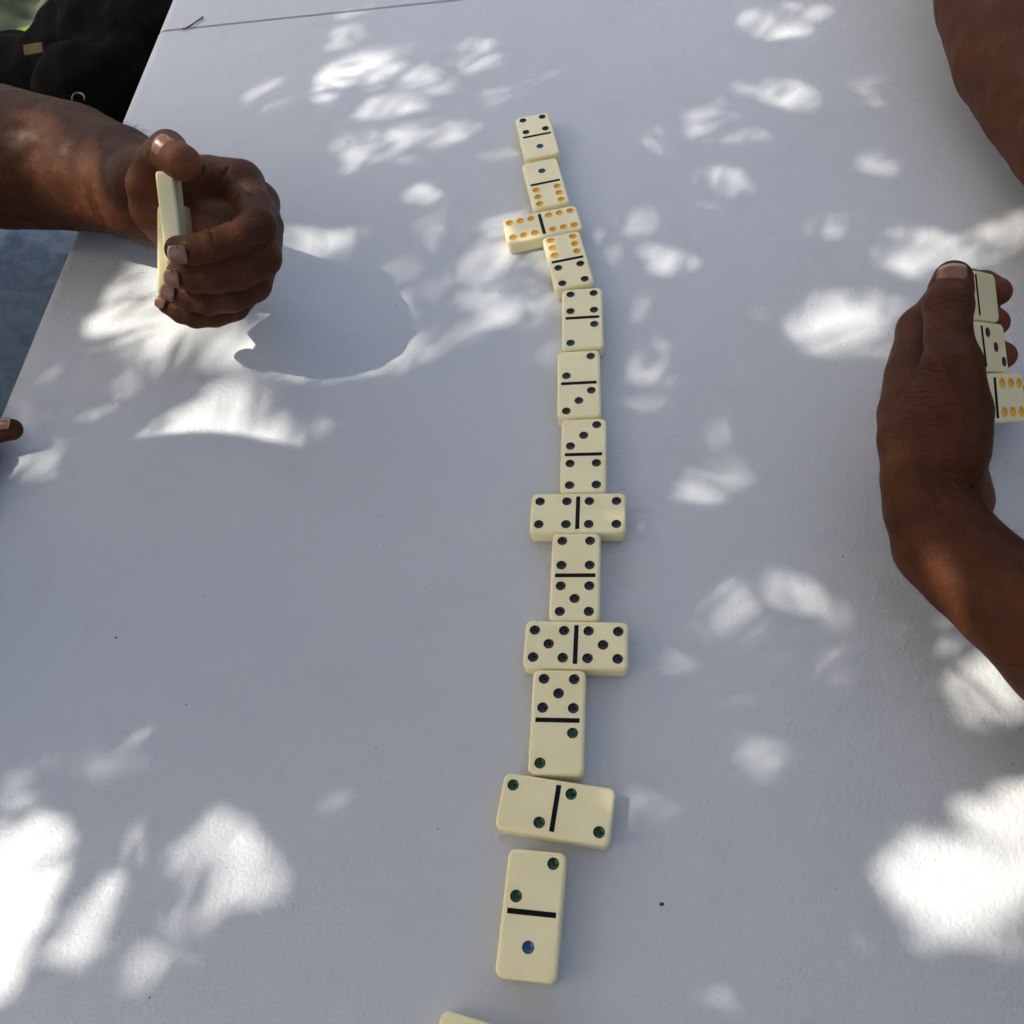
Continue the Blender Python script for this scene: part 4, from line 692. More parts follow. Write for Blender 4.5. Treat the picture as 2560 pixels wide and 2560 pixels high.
-268,256,93,40,313,-448,849,90,35,80,-366,970,92,41,82,69,29,105,45,112,-27,934,90,39,353,-200,1040,97,44,186,-246,987,82,37,347,397,169,105,39,345,362,-52,94,31,172,-445,44,84,30,27,427,57,87,36,333,193,1069,72,26,176,397,524,106,42,315,-204,949,76,34,187,
-131,577,95,37,17,481,338,97,39,145,507,914,78,24,109,267,891,82,30,303,-197,36,82,37,63,-467,276,73,23,61,-191,38,91,29,296,-464,633,94,42,71,435,6,74,22,192,165,319,79,27,244,-245,948,70,30,194,298,72,83,27,65,-89,991,107,46,185,48,1042,105,43,209,
388,1056,86,32,256,349,231,89,33,30,-349,1099,90,29,46,194,719,80,28,9,286,-7,84,37,180,377,39,80,31,281,-434,62,84,36,159,-3,1004,85,31,42,74,17,92,41,354,-123,656,88,29,339,67,771,103,44,189,223,488,103,42,227,-401,752,102,38,351,486,825,86,27,268,
-32,371,84,32,337,53,-47,103,37,135,-202,227,76,29,152,319,283,78,30,147,-28,856,84,34,27,-457,153,70,31,214,-173,244,69,28,172,-282,959,100,44,303,-452,-67,79,26,106,-80,29,71,23,2,-16,929,104,47,58,379,802,101,40,276,-177,793,74,34,103,-240,-72,99,44,324,
-49,71,106,47,187,421,-27,96,32,327,269,735,99,39,101,-376,536,103,44,255,-172,742,75,33,92,-202,1088,82,31,261,321,185,102,36,30,-355,-29,69,30,189,62,785,100,42,148,-154,599,76,27,237,-93,1039,91,36,232,512,281,95,32,135,391,1097,104,33,277,-50,311,81,35,348,
491,-80,80,30,184,-401,70,85,28,325,476,1005,106,36,57,-56,566,81,29,179,-378,281,104,43,37,430,-68,91,40,87,424,1012,93,29,238,366,373,103,32,227,-234,684,102,44,260,-456,455,91,37,74,34,912,74,27,102,439,541,89,29,29,-96,-52,108,40,327,-140,-1,101,42,191,
469,98,100,39,121,-115,243,107,34,241,-119,1048,87,32,205,-383,209,97,32,49,201,201,85,36,235,-236,278,94,36,350,458,1075,98,36,54,529,887,102,41,123,-249,8,87,31,284,-463,499,68,21,117,373,782,84,27,344,231,1071,93,36,5,-227,720,70,31,318,-175,218,91,29,24,
443,162,91,28,75,-106,297,107,40,17,25,967,89,31,255,-117,1040,102,42,202,505,434,79,29,50,271,538,69,24,42,345,55,77,33,140,515,75,103,32,92,517,1041,75,24,304,-386,350,86,35,316,-27,121,70,23,148,316,450,70,26,68,371,315,107,48,309,274,436,78,26,135,
343,185,74,26,187,67,939,100,38,219,-358,402,108,36,182,531,490,82,33,280,506,208,94,32,229,361,-8,74,24,306,449,323,102,35,9,412,486,74,26,344,104,896,87,31,214,-183,721,105,34,242,291,870,99,38,221,-200,980,104,34,250,34,148,68,21,152,63,346,75,25,62,
456,600,107,39,42,138,720,70,30,75,107,231,70,27,342,365,941,104,46,321,275,333,84,26,101,363,-9,87,37,113,-176,767,100,32,49,-223,1065,103,38,207,190,408,80,29,62,171,689,79,27,27,436,360,86,38,265,14,783,91,37,22,455,163,107,48,254,121,520,105,36,187,
-323,133,81,31,146,-208,321,107,38,309,339,975,105,46,347,451,713,102,37,210,409,824,99,37,270,31,834,101,37,52,-237,-19,101,45,240,-306,323,79,33,172,437,711,95,38,328,520,672,96,38,310,325,829,107,34,53,369,254,105,42,128,-451,981,78,36,232,485,957,85,26,224,
110,720,77,26,173,-83,-5,97,44,107,-248,221,78,30,63,391,762,94,42,224,-347,402,81,32,224,-236,893,80,25,285,56,274,91,28,224,321,291,79,28,105,-425,86,86,27,25,465,724,95,42,149,83,575,104,36,319,162,-1,83,31,170,141,603,89,39,313,-335,69,74,23,318,
303,-62,97,44,78,-154,718,85,29,104,328,77,77,29,181,-285,188,87,32,216,-467,143,77,33,289,-451,872,77,27,316,-400,400,71,32,260,-258,708,102,31,30,-382,899,78,34,9,35,153,92,41,281,-270,516,90,37,291,-363,341,78,34,194,-96,-81,82,34,307,-260,884,105,41,31,
-429,89,102,33,312,531,105,68,27,207,363,451,81,37,298,159,355,83,28,220,-362,81,84,37,93,-447,176,83,34,130,316,53,74,24,253,283,898,78,28,182,516,971,86,38,114,37,763,87,30,141,373,187,77,26,155,32,920,89,39,29,-21,195,89,40,302,-366,246,104,41,231,
0,177,94,43,307,-318,24,98,45,261,163,328,90,28,298,-209,970,97,39,97,379,204,77,35,177,528,170,70,28,334,79,209,74,27,202,-344,-26,105,42,91,-320,211,88,28,84,500,206,87,31,143,-101,-95,82,28,253,479,-36,78,29,335,458,970,80,25,347,379,964,104,39,31,
-99,586,68,23,39,-308,332,99,42,51,-192,625,75,24,110,-271,-66,74,32,262,-187,239,98,45,50,-225,1091,90,39,161,-371,65,78,25,104,312,778,98,31,96,-448,646,86,26,123,139,334,80,31,293,389,388,84,38,216,-299,1003,92,40,124,-75,-91,106,43,274,-406,481,72,29,285,
526,182,89,38,277,233,183,88,38,80,-420,234,76,29,29,-247,579,100,45,105,434,270,94,42,272,66,-90,68,23,68,302,129,100,45,212,-130,577,91,29,241,240,925,92,28,159,531,918,96,35,15,201,289,106,33,25,286,609,105,38,330,69,315,72,23,176,-373,118,105,37,212,
318,711,68,29,92,96,583,89,28,119,-130,651,108,34,194,482,530,106,36,70,-407,300,73,27,191,33,272,101,31,125,-204,29,107,35,269,-391,524,69,23,23,-298,224,99,44,331,459,-30,95,39,91,299,267,98,41,199,68,377,91,40,87,-294,114,99,36,239,522,424,108,40,295,
-403,604,83,38,352,-124,1026,99,36,64,318,108,96,29,283,-426,504,100,46,26,-209,-55,95,41,83,507,624,82,32,83,-17,1010,69,24,260,-198,839,107,40,98,-450,558,71,30,34,-171,848,76,35,305,-189,39,100,33,118,233,712,108,47,48,-315,379,75,31,261,476,226,107,41,7,
-267,22,84,37,328,-55,179,94,36,213,390,61,100,37,115,409,591,106,45,349,-207,295,103,45,31,51,214,104,38,216,-308,33,68,25,215,7,1065,108,48,241,-60,556,92,35,314,430,15,69,21,32,-433,720,92,37,17,151,341,91,40,277,398,996,101,46,138,144,320,82,34,83,
294,442,76,26,160,-356,528,105,46,340,165,418,68,31,44,75,6,100,33,175,54,287,75,33,323,122,619,82,25,321,355,788,72,32,84,-248,1063,73,25,75,272,707,91,28,192,-6,362,101,44,184,-51,241,106,48,137,349,818,77,32,143,-283,887,84,35,75,-69,320,75,34,137,
-234,607,92,41,355,-419,129,72,30,178,142,590,99,32,352,-136,175,70,28,196,486,31,84,34,329,84,738,76,30,310,-442,990,103,46,163,-96,256,100,41,351,-138,266,107,46,251,136,728,96,38,126,-317,763,93,36,101,525,258,98,34,136,-278,753,85,28,333,507,964,93,38,355,
449,-76,91,31,75,-157,208,104,38,80,193,829,82,25,281,279,582,72,22,294,-20,101,90,35,103,439,1049,79,32,188,-412,630,78,24,324,373,87,86,28,320,-307,711,71,30,227,-149,851,105,32,180,-133,11,96,35,330,450,64,102,41,265,477,14,101,45,140,114,-75,94,43,285,
-367,359,87,27,144,203,627,88,37,14,-370,1098,101,39,11,-447,525,84,32,276,159,247,94,32,249,50,73,68,23,76,421,667,107,41,227,97,600,74,30,309,118,524,97,42,349,467,672,90,33,293,398,206,106,46,195,-14,-73,103,41,177,-414,1025,92,36,285,-238,916,105,33,50,
-419,588,72,24,294,-250,883,87,34,116,-430,581,84,33,6,418,417,87,35,178,-412,263,97,34,347,-418,1097,102,41,239,-373,392,95,40,154,-325,-48,99,41,39,-49,993,84,28,266,441,1065,84,30,128,92,899,107,41,292,-426,619,91,33,265,214,260,89,34,17,-370,371,80,33,154,
531,275,84,38,39,-462,547,72,29,13,12,342,95,42,212,-347,378,87,39,269,426,365,104,36,67,-146,174,94,29,356,-24,86,81,28,50,352,72,93,29,316,133,635,103,32,217,-360,41,70,27,74,530,574,93,28,160,385,719,69,25,198,-459,876,96,35,70,-183,628,107,49,216,
-123,1092,84,37,150,450,1027,108,48,224,168,319,98,37,272,-450,917,70,32,36,-83,109,77,29,138,454,-66,96,34,346,139,581,73,25,245,-433,901,90,28,324,-384,943,106,41,161,-243,843,93,38,70,-414,279,94,42,70,476,992,89,37,24,-63,1086,79,26,30,344,795,72,26,356,
-240,39,94,31,64,-427,253,81,25,271,-303,60,106,48,229,-428,515,101,37,51,-230,313,86,29,150,501,546,78,35,241,194,657,77,28,118,-289,62,105,43,16,127,-27,104,42,10,-160,586,81,36,305,346,675,73,33,343,-133,663,86,34,224,282,319,86,33,176,-114,757,104,45,357,
-235,337,85,30,109,267,261,74,33,42,389,395,99,43,247,-97,334,79,35,217,-89,1098,101,40,203,166,245,106,44,36,52,748,68,31,121,39,175,92,35,86,208,643,95,42,217,71,549,86,36,253,235,134,86,38,31,225,701,96,33,111,160,442,70,30,132,-424,279,106,37,37,
345,-30,94,31,108,435,209,88,29,200,146,348,70,23,212,-174,891,83,31,220,-123,1041,91,32,70,448,212,83,29,39,218,656,86,34,41,129,643,68,22,123,69,-69,76,33,112,-240,368,103,31,222,150,253,96,43,93,238,490,87,34,250,-215,240,81,34,271,-164,683,89,34,353,
95,14,80,36,356,88,84,72,23,154,387,719,81,28,317,539,990,99,32,195,321,771,97,32,184,112,718,85,35,226,155,235,96,35,348,-365,867,88,31,92,-353,914,92,38,111,38,756,75,33,135,78,-4,103,36,179,-119,836,95,36,296,-279,204,107,35,81,538,534,102,37,137,
-432,855,91,41,287,-272,-67,95,43,186,301,458,100,38,208,-175,208,105,37,94,8,364,86,28,115,86,506,84,37,76,-212,890,98,44,27,39,784,104,36,232,-225,75,68,27,120,236,502,103,38,54,-368,844,86,26,342,-316,1084,73,24,12,121,124,74,30,351,-247,209,71,28,171,
91,-77,68,31,51,456,829,95,43,227,-308,918,92,42,135,328,949,94,30,269,-25,377,94,33,350,-454,951,78,25,25,-96,104,82,28,132,115,-8,87,32,56,105,512,105,41,195,-423,514,104,41,268,-292,82,89,41,171,17,761,78,32,165,19,297,84,33,59,-456,272,91,31,289,
366,93,104,43,83,509,996,108,33,201,-90,585,87,27,63,-184,620,70,22,266,-443,1089,103,45,312,-241,72,104,41,189,-14,380,93,32,25,112,638,93,29,11,456,179,97,33,350,305,512,94,38,150,-341,998,87,35,253,79,89,107,33,162,53,938,83,33,308,-305,161,103,47,67,
-130,577,85,32,75,152,507,84,35,255,531,455,79,33,176,-76,324,92,31,262,-71,579,74,27,133,277,332,84,34,71,286,560,73,28,256,217,628,89,38,147,-125,160,94,38,81,347,672,98,37,161,82,613,108,39,195,-454,624,98,30,323,-263,538,75,26,125,132,536,89,36,293,
133,500,70,28,175,328,638,90,34,257,-38,855,69,21,211,165,429,72,31,219,342,87,106,41,311,-47,357,104,36,222,239,132,100,45,97,14,779,90,34,356,-283,75,89,38,247,-329,942,77,29,103,283,316,97,39,301,-146,77,95,39,15,-93,805,69,23,168,71,409,80,28,268,
207,72,78,35,280,154,196,81,33,313,-432,596,99,37,260,221,302,106,36,146,-154,318,105,46,11,-22,854,68,25,135,-330,920,90,35,111,-118,838,71,21,320,-115,858,94,39,85,-299,144,104,46,106,144,140,68,29,42,-39,331,107,45,310,50,327,73,33,47,154,239,93,29,39,
135,108,76,33,174,305,698,88,27,163,48,745,87,29,18,219,632,94,40,79,191,435,85,26,133,-91,664,93,41,273,156,289,79,26,6,75,362,68,22,54,-61,350,92,40,259,-98,643,100,39,207,5,755,80,24,283,-3,153,87,34,302,-282,519,107,46,81,149,257,101,37,42,
-43,854,73,32,100,92,219,79,24,173,130,670,83,37,59,133,-6,87,36,294,150,405,80,27,264,203,412,82,33,309,-100,601,108,42,96,48,161,84,27,161,146,386,97,35,73,-146,691,69,27,146,178,424,92,33,188,-337,441,100,34,340,-144,809,96,40,72,72,295,106,41,40,
-79,569,69,26,302,239,302,77,30,220,164,255,98,37,184,182,414,80,33,316,-217,622,91,36,315,-130,809,68,28,227,230,126,75,34,294,103,98,104,32,203,339,592,102,33,12,175,440,89,40,232,180,436,92,39,209,-239,74,90,34,208,-101,90,73,23,314,-126,811,107,37,169,
265,312,85,28,276,45,328,73,27,259,148,370,76,34,71,163,392,68,22,162,204,106,61,21,8,-164,161,55,17,179,-264,500,50,17,68,-74,657,66,28,218,-251,422,50,19,2,91,236,55,25,133,-10,575,59,19,195,-128,555,46,16,240,214,399,62,21,144,-266,494,71,31,293,
-156,167,48,19,287,96,635,57,20,360,28,735,55,19,33,149,115,60,19,234,-209,406,64,27,228,110,244,51,20,35,-258,480,45,15,77,-6,90,53,22,224,-295,476,52,19,336,-79,557,59,21,5,30,587,54,20,49,248,489,71,32,144,-54,571,57,23,195,145,119,63,23,111,
-52,852,67,23,268,198,407,67,30,39,32,654,59,19,220,92,504,48,21,107,-99,105,71,31,3,16,394,45,18,197,273,614,66,26,182,86,700,52,22,307,-141,501,48,19,92,89,419,69,22,43,7,530,59,19,250,93,220,62,20,341,-3,125,63,27,16,4,96,61,27,283,
4,559,55,18,139,18,589,58,20,203,23,563,62,22,302,-67,822,69,22,4,-82,356,51,20,47,-155,164,68,25,347,-107,821,56,20,237,187,37,52,18,348,-87,804,53,17,327,8,535,52,18,83,125,326,57,20,182,-43,841,58,26,193,258,506,68,30,182,-68,357,69,28,91,
156,190,58,20,249,-264,546,67,29,330,146,132,67,30,34,136,14,63,27,330,111,316,50,17,236,-286,134,56,21,67,94,686,58,26,207,246,525,62,27,36,242,468,67,24,349,-142,169,62,27,83,273,365,58,21,178,-29,846,50,19,150,-63,550,59,20,217,154,113,54,23,31,
-185,415,48,21,358,86,421,50,17,344,-280,125,48,22,288,-184,68,64,23,172,27,358,61,20,95,301,615,70,24,328,237,546,58,23,126,180,187,55,21,264,145,116,65,29,86,177,598,66,22,263,230,400,49,22,329,78,239,53,23,39,81,492,46,15,323,158,103,55,25,200,
250,522,61,25,86,118,397,54,19,50,-216,153,57,19,300,78,433,56,25,254,-28,574,70,31,177,-43,830,49,20,152,370,374,71,29,356,-42,584,63,19,1,-252,421,55,22,59,-231,583,62,25,81,270,351,54,21,47,-301,409,54,20,303,277,441,62,28,32,-87,589,61,21,44,
-185,345,56,23,341,-145,336,56,21,137,255,338,54,23,150,-70,656,63,27,43,-99,829,49,15,96,107,326,61,23,239,357,368,50,15,130,-140,521,70,26,278,138,357,57,24,191,-266,519,68,23,13,-250,528,65,25,222,150,523,56,18,173,205,457,51,19,116,124,397,49,22,263,
50,150,69,27,184,128,92,54,19,185,77,705,64,28,93,112,328,70,30,47,-227,206,47,19,160,-39,849,56,24,122,184,459,59,22,227,-215,156,48,20,63,-105,859,72,24,87,-9,381,50,16,139,286,620,63,24,29,191,520,48,19,173,-189,159,56,19,0,15,527,51,20,155,
15,524,56,20,239,-245,363,59,24,91,214,410,57,21,18,185,454,63,27,76,-171,350,46,15,178,61,269,72,31,9,233,550,66,20,100,-137,532,49,17,84,-94,559,51,22,332,337,371,57,23,236,-138,83,52,20,134,25,375,45,16,92,66,149,60,19,18,262,370,57,20,341,
75,675,60,23,223,-236,378,50,19,132,34,590,62,27,186,122,5,71,27,300,271,464,50,21,354,161,116,67,23,316,195,104,54,20,180,120,132,60,27,166,80,379,49,21,190,-82,342,52,17,325,137,262,63,21,282,-111,157,63,21,17,58,615,70,28,43,2,753,51,20,141,
339,563,51,16,11,172,165,46,17,86,118,415,47,20,318,230,563,48,17,327,3,763,66,27,195,-67,665,70,26,64,-269,404,48,16,223,7,791,49,16,120,128,95,47,17,143,123,92,53,18,154,33,146,72,26,333,115,80,51,22,224,59,508,56,19,88,79,435,68,26,292,
99,137,45,17,184,190,595,59,22,168,-53,681,46,16,200,131,507,67,22,48,259,617,56,18,291,-292,150,51,20,34,248,693,46,17,248,239,673,48,17,212,-95,742,46,16,306,189,403,68,31,141,375,387,60,22,197,174,581,45,17,248,134,84,46,16,3,86,674,45,20,346,
54,623,51,19,355,-96,687,48,19,74,-241,394,55,20,314,-105,571,54,22,279,125,23,49,18,205,69,489,49,19,128,105,87,70,28,94,120,134,54,17,269,329,544,67,25,279,267,504,71,22,79,105,132,46,18,125,-183,163,60,23,359,197,101,48,20,184,77,501,70,30,330,
68,624,70,26,27,-80,351,55,23,358,230,564,55,20,309,-102,129,61,20,216,96,293,52,20,40,97,143,54,19,280,-60,374,57,26,358,-165,80,50,22,360,50,664,49,18,346,-139,92,54,18,229,262,526,66,23,287,130,399,61,27,68,-64,818,53,17,243,59,196,46,19,281,
-48,534,61,19,346,207,508,49,20,294,41,668,66,22,36,75,477,52,23,287,-248,417,57,18,34,201,516,65,20,318,-134,503,50,17,320,24,655,49,18,206,160,455,66,30,156,-176,159,61,24,57,19,380,56,19,231,253,336,60,21,257,272,450,67,24,42,238,300,50,21,290,
-197,115,38,12,214,245,379,43,19,326,-133,96,39,13,155,-79,379,35,16,148,241,608,42,16,45,103,488,35,13,85,142,448,35,14,105,-40,833,48,19,347,-44,687,34,15,155,62,400,50,18,179,149,96,46,15,356,146,474,47,15,44,107,30,41,15,10,175,530,40,17,138,
81,257,39,14,173,167,152,50,21,208,109,384,45,16,217,24,734,37,13,123,46,621,36,16,308,-294,400,41,12,66,-228,569,48,17,270,27,397,35,12,143,-228,202,48,15,327,217,594,34,12,286,87,419,50,20,256,29,730,39,13,69,71,430,36,13,130,-239,435,41,13,16,
-180,424,33,12,6,-183,146,42,14,239,143,466,48,20,300,-39,562,45,19,101,14,645,38,17,290,138,472,37,14,120,261,436,50,18,253,224,130,49,16,181,-106,554,43,16,333,120,421,32,10,308,197,525,39,14,318,-177,436,42,17,253,-262,477,47,17,148,222,452,37,14,26,
-38,533,36,13,315,-135,533,45,20,106,87,407,44,18,62,93,376,44,19,40,-134,491,39,17,20,43,617,50,17,85,-150,562,40,18,3,-33,547,37,12,124,63,140,44,15,334,-102,709,41,16,356,-261,425,34,13,335,240,409,42,13,309,13,512,47,17,70,191,598,45,19,273,
-146,694,48,20,218,93,153,37,13,340,-100,340,37,17,139,-156,94,35,14,350,114,146,39,15,357,250,638,36,13,208,110,56,33,12,263,35,652,40,17,228,-89,721,38,12,59,-243,458,45,15,139,182,95,49,16,171,108,431,36,16,103,337,375,32,11,131,249,416,39,16,217,
-289,465,41,13,26,-293,405,48,18,175,38,610,38,15,57,-201,406,36,16,248,-133,481,37,15,204,-124,704,34,15,19,69,646,42,14,292,-160,340,50,22,124,-18,779,47,17,276,-223,130,35,12,206,-4,788,36,16,123,76,92,44,16,261,-80,738,49,21,69,110,420,49,22,179,
13,506,46,16,235,-11,790,38,13,157,202,524,32,13,157,40,632,46,14,126,-275,180,39,14,104,297,630,44,19,213,-282,468,37,15,72,-183,409,40,18,32,224,137,45,19,183,6,561,46,21,273,-174,585,35,11,171,258,434,50,21,72,-41,379,45,20,61,-78,789,40,17,284,
-87,710,34,10,62,4,397,43,19,29,-221,157,40,14,67,326,553,43,19,239,108,435,40,17,84,20,510,32,11,30,-134,336,39,16,300,-90,728,45,16,45,-68,657,44,19,155,-128,512,39,15,116,22,647,47,19,212,28,391,40,13,97,-203,97,32,12,208,107,150,40,18,357,
-13,761,43,14,2,-277,475,32,12,133,-49,680,43,16,25,76,357,35,13,295,108,46,43,13,95,84,339,43,14,161,-195,121,50,18,243,-229,166,46,14,131,174,535,41,13,312,-243,89,42,14,83,68,491,36,14,244,-240,421,33,12,327,-250,433,34,11,76,-234,432,42,19,248,
62,491,39,12,73,167,543,45,17,257,-15,792,44,13,10,26,127,39,15,42,228,555,32,13,352,-97,552,44,13,136,67,436,32,11,48,94,414,48,19,76,64,136,45,16,197,-72,787,34,14,226,-249,372,33,14,302,157,101,42,19,125,-222,146,41,16,82,52,744,48,16,238,
-70,801,37,13,336,32,641,36,11,226,188,461,46,14,125,-98,719,32,11,191,79,434,50,21,183,178,546,34,10,17,-66,675,44,17,73,-50,832,49,22,303,-224,169,49,22,136,24,393,44,14,15,328,379,37,12,228,145,150,41,13,273,60,190,38,13,110,192,147,28,9,19,
57,485,24,8,242,243,436,24,7,89,196,552,22,9,5,199,161,23,9,188,-6,711,26,10,48,-39,524,28,12,246,371,398,27,9,292,-29,8,30,10,96,94,-94,24,11,94,-9,646,27,8,170,533,-28,32,10,332,-109,393,23,7,94,-383,730,32,13,119,-36,800,23,9,173,
448,994,31,13,207,-195,134,23,8,69,91,440,22,9,113,-36,990,32,10,344,108,470,24,9,87,126,457,25,11,150,-230,403,29,9,32,268,695,30,10,213,-24,691,24,10,18,-318,253,27,12,350,105,290,24,8,227,91,448,21,8,324,533,210,30,12,78,118,184,32,11,151,
54,480,23,10,127,-170,-93,29,13,180,23,692,24,11,137,-364,199,26,8,177,69,178,25,11,122,398,-40,21,7,69,-247,441,24,9,201,-123,-96,24,10,194,-49,699,28,10,356,210,556,29,9,183,412,1100,32,11,339,-1,502,21,6,341,493,613,23,9,255,-150,148,21,9,346,
-39,713,22,7,36,37,567,27,12,334,-40,523,27,12,343,56,407,22,9,173,-9,643,30,12,350,184,333,23,9,324,231,577,27,9,307,-467,609,26,8,164,173,484,26,11,292,-24,642,33,12,9,56,562,31,12,41,-470,405,26,10,12,168,941,30,10,264,-309,608,23,9,99,
12,404,28,9,40,-196,110,26,10,122,379,412,23,9,64,-50,-13,27,10,193,91,105,26,9,166,44,397,23,8,12,-100,1070,32,14,8,-115,-95,33,14,298,-105,391,25,7,334,-375,1055,21,8,229,174,374,22,7,124,-358,205,29,13,246,470,-58,29,11,29,-184,82,24,10,77,
-70,746,24,8,205,189,925,31,14,138,-383,1056,26,10,206,199,529,27,8,323,-33,987,27,12,284,-231,117,29,10,84,194,157,22,8,34,242,422,26,8,10,126,760,29,10,260,-25,644,21,7,351,514,338,33,10,193,344,306,27,12,137,118,181,23,9,347,105,277,25,8,121,
53,367,30,10,28,219,554,24,9,2,54,485,33,14,63,-174,278,23,7,314,108,210,32,14,270,482,740,30,12,287,-189,114,29,11,81,136,555,26,8,58,-28,756,27,11,240,298,428,29,12,254,-283,-15,22,8,185,53,489,23,8,307,273,372,22,7,258,76,171,24,8,167,
-234,192,23,8,30,-226,124,31,10,220,283,697,25,10,346,-60,690,23,10,88,154,471,22,8,215,-113,23,30,13,71,7,728,32,12,96,-36,645,24,11,349,-42,798,22,10,42,244,248,28,11,241,317,907,29,13,232,292,-20,21,7,73,-259,464,24,10,67,-59,800,32,10,326,
273,558,22,10,84,283,89,23,7,65,-350,954,22,7,293,-431,-19,23,10,243,333,807,24,10,223,-261,465,21,8,237,-213,92,31,13,234,-248,731,30,12,208,-233,117,25,9,249,409,144,28,12,139,-450,287,27,10,320,385,339,27,9,7,70,691,26,10,292,-191,119,26,9,324,
183,56,23,7,296,-142,476,24,7,44,378,415,23,7,66,205,1093,28,10,120,212,552,29,11,6,115,457,24,8,20,15,714,32,10,283,111,50,32,10,115,-46,795,29,10,189,93,286,32,12,271,-32,794,31,13,163,320,551,30,11,325,111,672,31,11,208,11,711,21,8,306,
228,420,31,14,172,155,94,31,13,324,-104,393,27,9,357,77,175,23,10,308,-86,546,26,12,181,-188,81,28,11,221,212,519,26,8,122,-234,114,24,8,203,-46,794,24,8,343,-58,753,23,9,346,131,208,30,12,138,407,1086,28,9,37,294,-25,22,9,56,274,468,25,11,111,
335,171,33,14,78,-120,138,25,10,240,-170,578,24,9,20,77,107,24,8,356,147,181,24,7,298,110,460,23,9,357,241,252,31,14,91,-317,-67,22,8,287,-241,445,23,8,350,-283,-9,21,7,199,12,715,32,14,94,-356,1039,21,10,101,123,967,26,11,163,-443,288,33,10,124,
203,522,26,10,66,-121,29,33,11,237,14,720,27,11,358,-89,290,21,9,283,299,368,21,9,14,308,219,27,11,234,-457,606,27,11,336,29,600,25,11,270,399,-38,22,7,234,-319,-72,26,12,262,171,567,27,9,291,132,754,27,11,228,229,450,24,10,66,312,483,27,8,260,
-33,1054,27,10,234,-24,542,25,11,147,149,84,33,13,60,48,109,24,7,146,-80,935,23,10,104,-59,795,25,10,163,4,496,27,10,54,172,570,28,11,145,67,690,22,10,33,-224,156,24,9,107,7,646,32,12,216,-23,1049,29,12,194,-26,688,22,9,46,170,561,21,7,69,
97,113,22,7,225,-143,476,25,10,93,491,889,30,12,114,26,632,23,7,83,-317,258,25,11,54,168,797,27,10,101,-156,102,24,8,11,315,647,21,7,120,10,117,30,13,276,-152,770,23,10,320,262,600,24,10,352,128,254,29,10,145,-312,608,25,8,56,-185,432,31,11,213,
171,796,29,11,27,95,280,25,8,22,116,310,25,10,253,35,41,21,9,18,82,105,23,8,40,-87,278,29,9,268,251,607,22,8,155,90,443,25,11,168,514,332,28,11,184,417,43,27,10,321,245,388,25,11,345,-127,121,32,12,309,-402,701,21,7,80,267,236,28,9,239,
41,641,29,10,102,111,189,24,10,105,-411,556,21,7,89,283,634,24,8,324,307,484,24,9,234,51,110,23,9,160,293,497,25,8,306,198,552,28,11,12,366,422,23,9,6,167,515,22,9,356,-243,511,25,9,238,182,582,24,11,60,-72,603,25,11,193,220,161,25,8,27,
-144,473,21,9,236,-141,471,22,9,188,-41,646,24,8,142,286,506,23,9,237,191,384,24,10,102,-295,453,22,8,5,-433,1047,32,13,97,223,560,26,10,84,369,989,23,9,359,511,837,33,15,307,120,183,27,9,174,167,133,25,11,266,111,45,25,9,227,-6,452,22,9,198,
39,678,29,10,150,-60,693,22,9,156,-164,153,22,7,33,-180,117,25,8,105,341,176,21,9,115,264,692,30,11,206,69,335,31,12,19,-5,559,28,9,116,-50,793,22,8,23,-125,497,30,12,80,172,142,24,7,211,-92,832,21,7,138,-244,451,23,9,289,199,386,23,10,200,
-433,-26,22,7,340,52,486,26,9,28,243,659,33,14,313,-238,176,22,8,196,-227,423,23,10,99,188,980,25,8,284,-148,501,24,8,99,204,528,22,8,349,-130,537,25,10,64,-68,535,21,7,6,44,656,22,8,50,-356,1074,23,7,61,298,414,24,10,114,132,419,27,10,184,
-124,112,27,12,37,-8,582,22,8,290,15,984,26,11,232,109,196,24,7,116,-234,193,29,9,70,512,-52,33,13,331,99,243,29,12,83,107,645,24,8,286,55,128,33,13,54,272,499,23,10,341,167,89,26,9,181,289,368,23,7,192,127,-60,27,9,309,120,882,33,13,66,
79,197,23,8,54,389,484,23,9,94,245,-12,24,11,249,-151,100,26,11,15,128,282,24,10,327,205,586,22,7,13,-353,1081,22,7,184,-284,411,21,7,323,394,479,23,8,207,395,733,27,9,263,268,426,27,9,32,11,654,22,10,67,-193,102,28,10,146,180,47,21,8,247,
94,643,27,10,23,1,491,21,8,192,194,550,22,7,37,37,88,26,8,210,113,661,26,8,254,6,643,29,10,308,74,109,22,8,198,-237,111,24,8,237,-66,832,21,9,120,179,477,24,9,339,-205,151,33,11,215,-63,587,25,11,135,-112,132,26,11,208,218,385,24,8,346,
64,472,24,7,297,179,483,24,8,319,203,551,23,9,204,-274,129,26,9,159,-187,114,25,10,353,366,836,29,11,60,87,149,24,9,342,204,497,23,9,329,47,473,23,10,198,-150,511,28,11,85,-311,-76,23,9,50,-3,495,33,11,77,-16,396,23,10,16,53,567,27,9,358,
-21,541,24,10,163,-60,851,29,10,290,-195,932,26,8,89,355,389,27,9,206,-144,100,25,11,16,-26,766,26,11,119,-145,774,23,10,36,22,690,21,8,109,-7,532,23,7,226,301,582,24,8,62,-77,621,27,12,262,-161,352,21,8,217,-286,455,23,10,214,233,454,23,10,254,
-145,349,28,10,340,-275,467,21,9,180,52,370,21,8,296,159,469,22,7,252,-233,165,27,10,350,215,440,23,7,161,-65,836,23,7,118,-298,375,22,8,121,1,810,26,9,226,-283,453,21,8,265,-143,472,22,7,123,-299,730,29,10,84,304,688,21,7,101,-200,397,23,10,74,
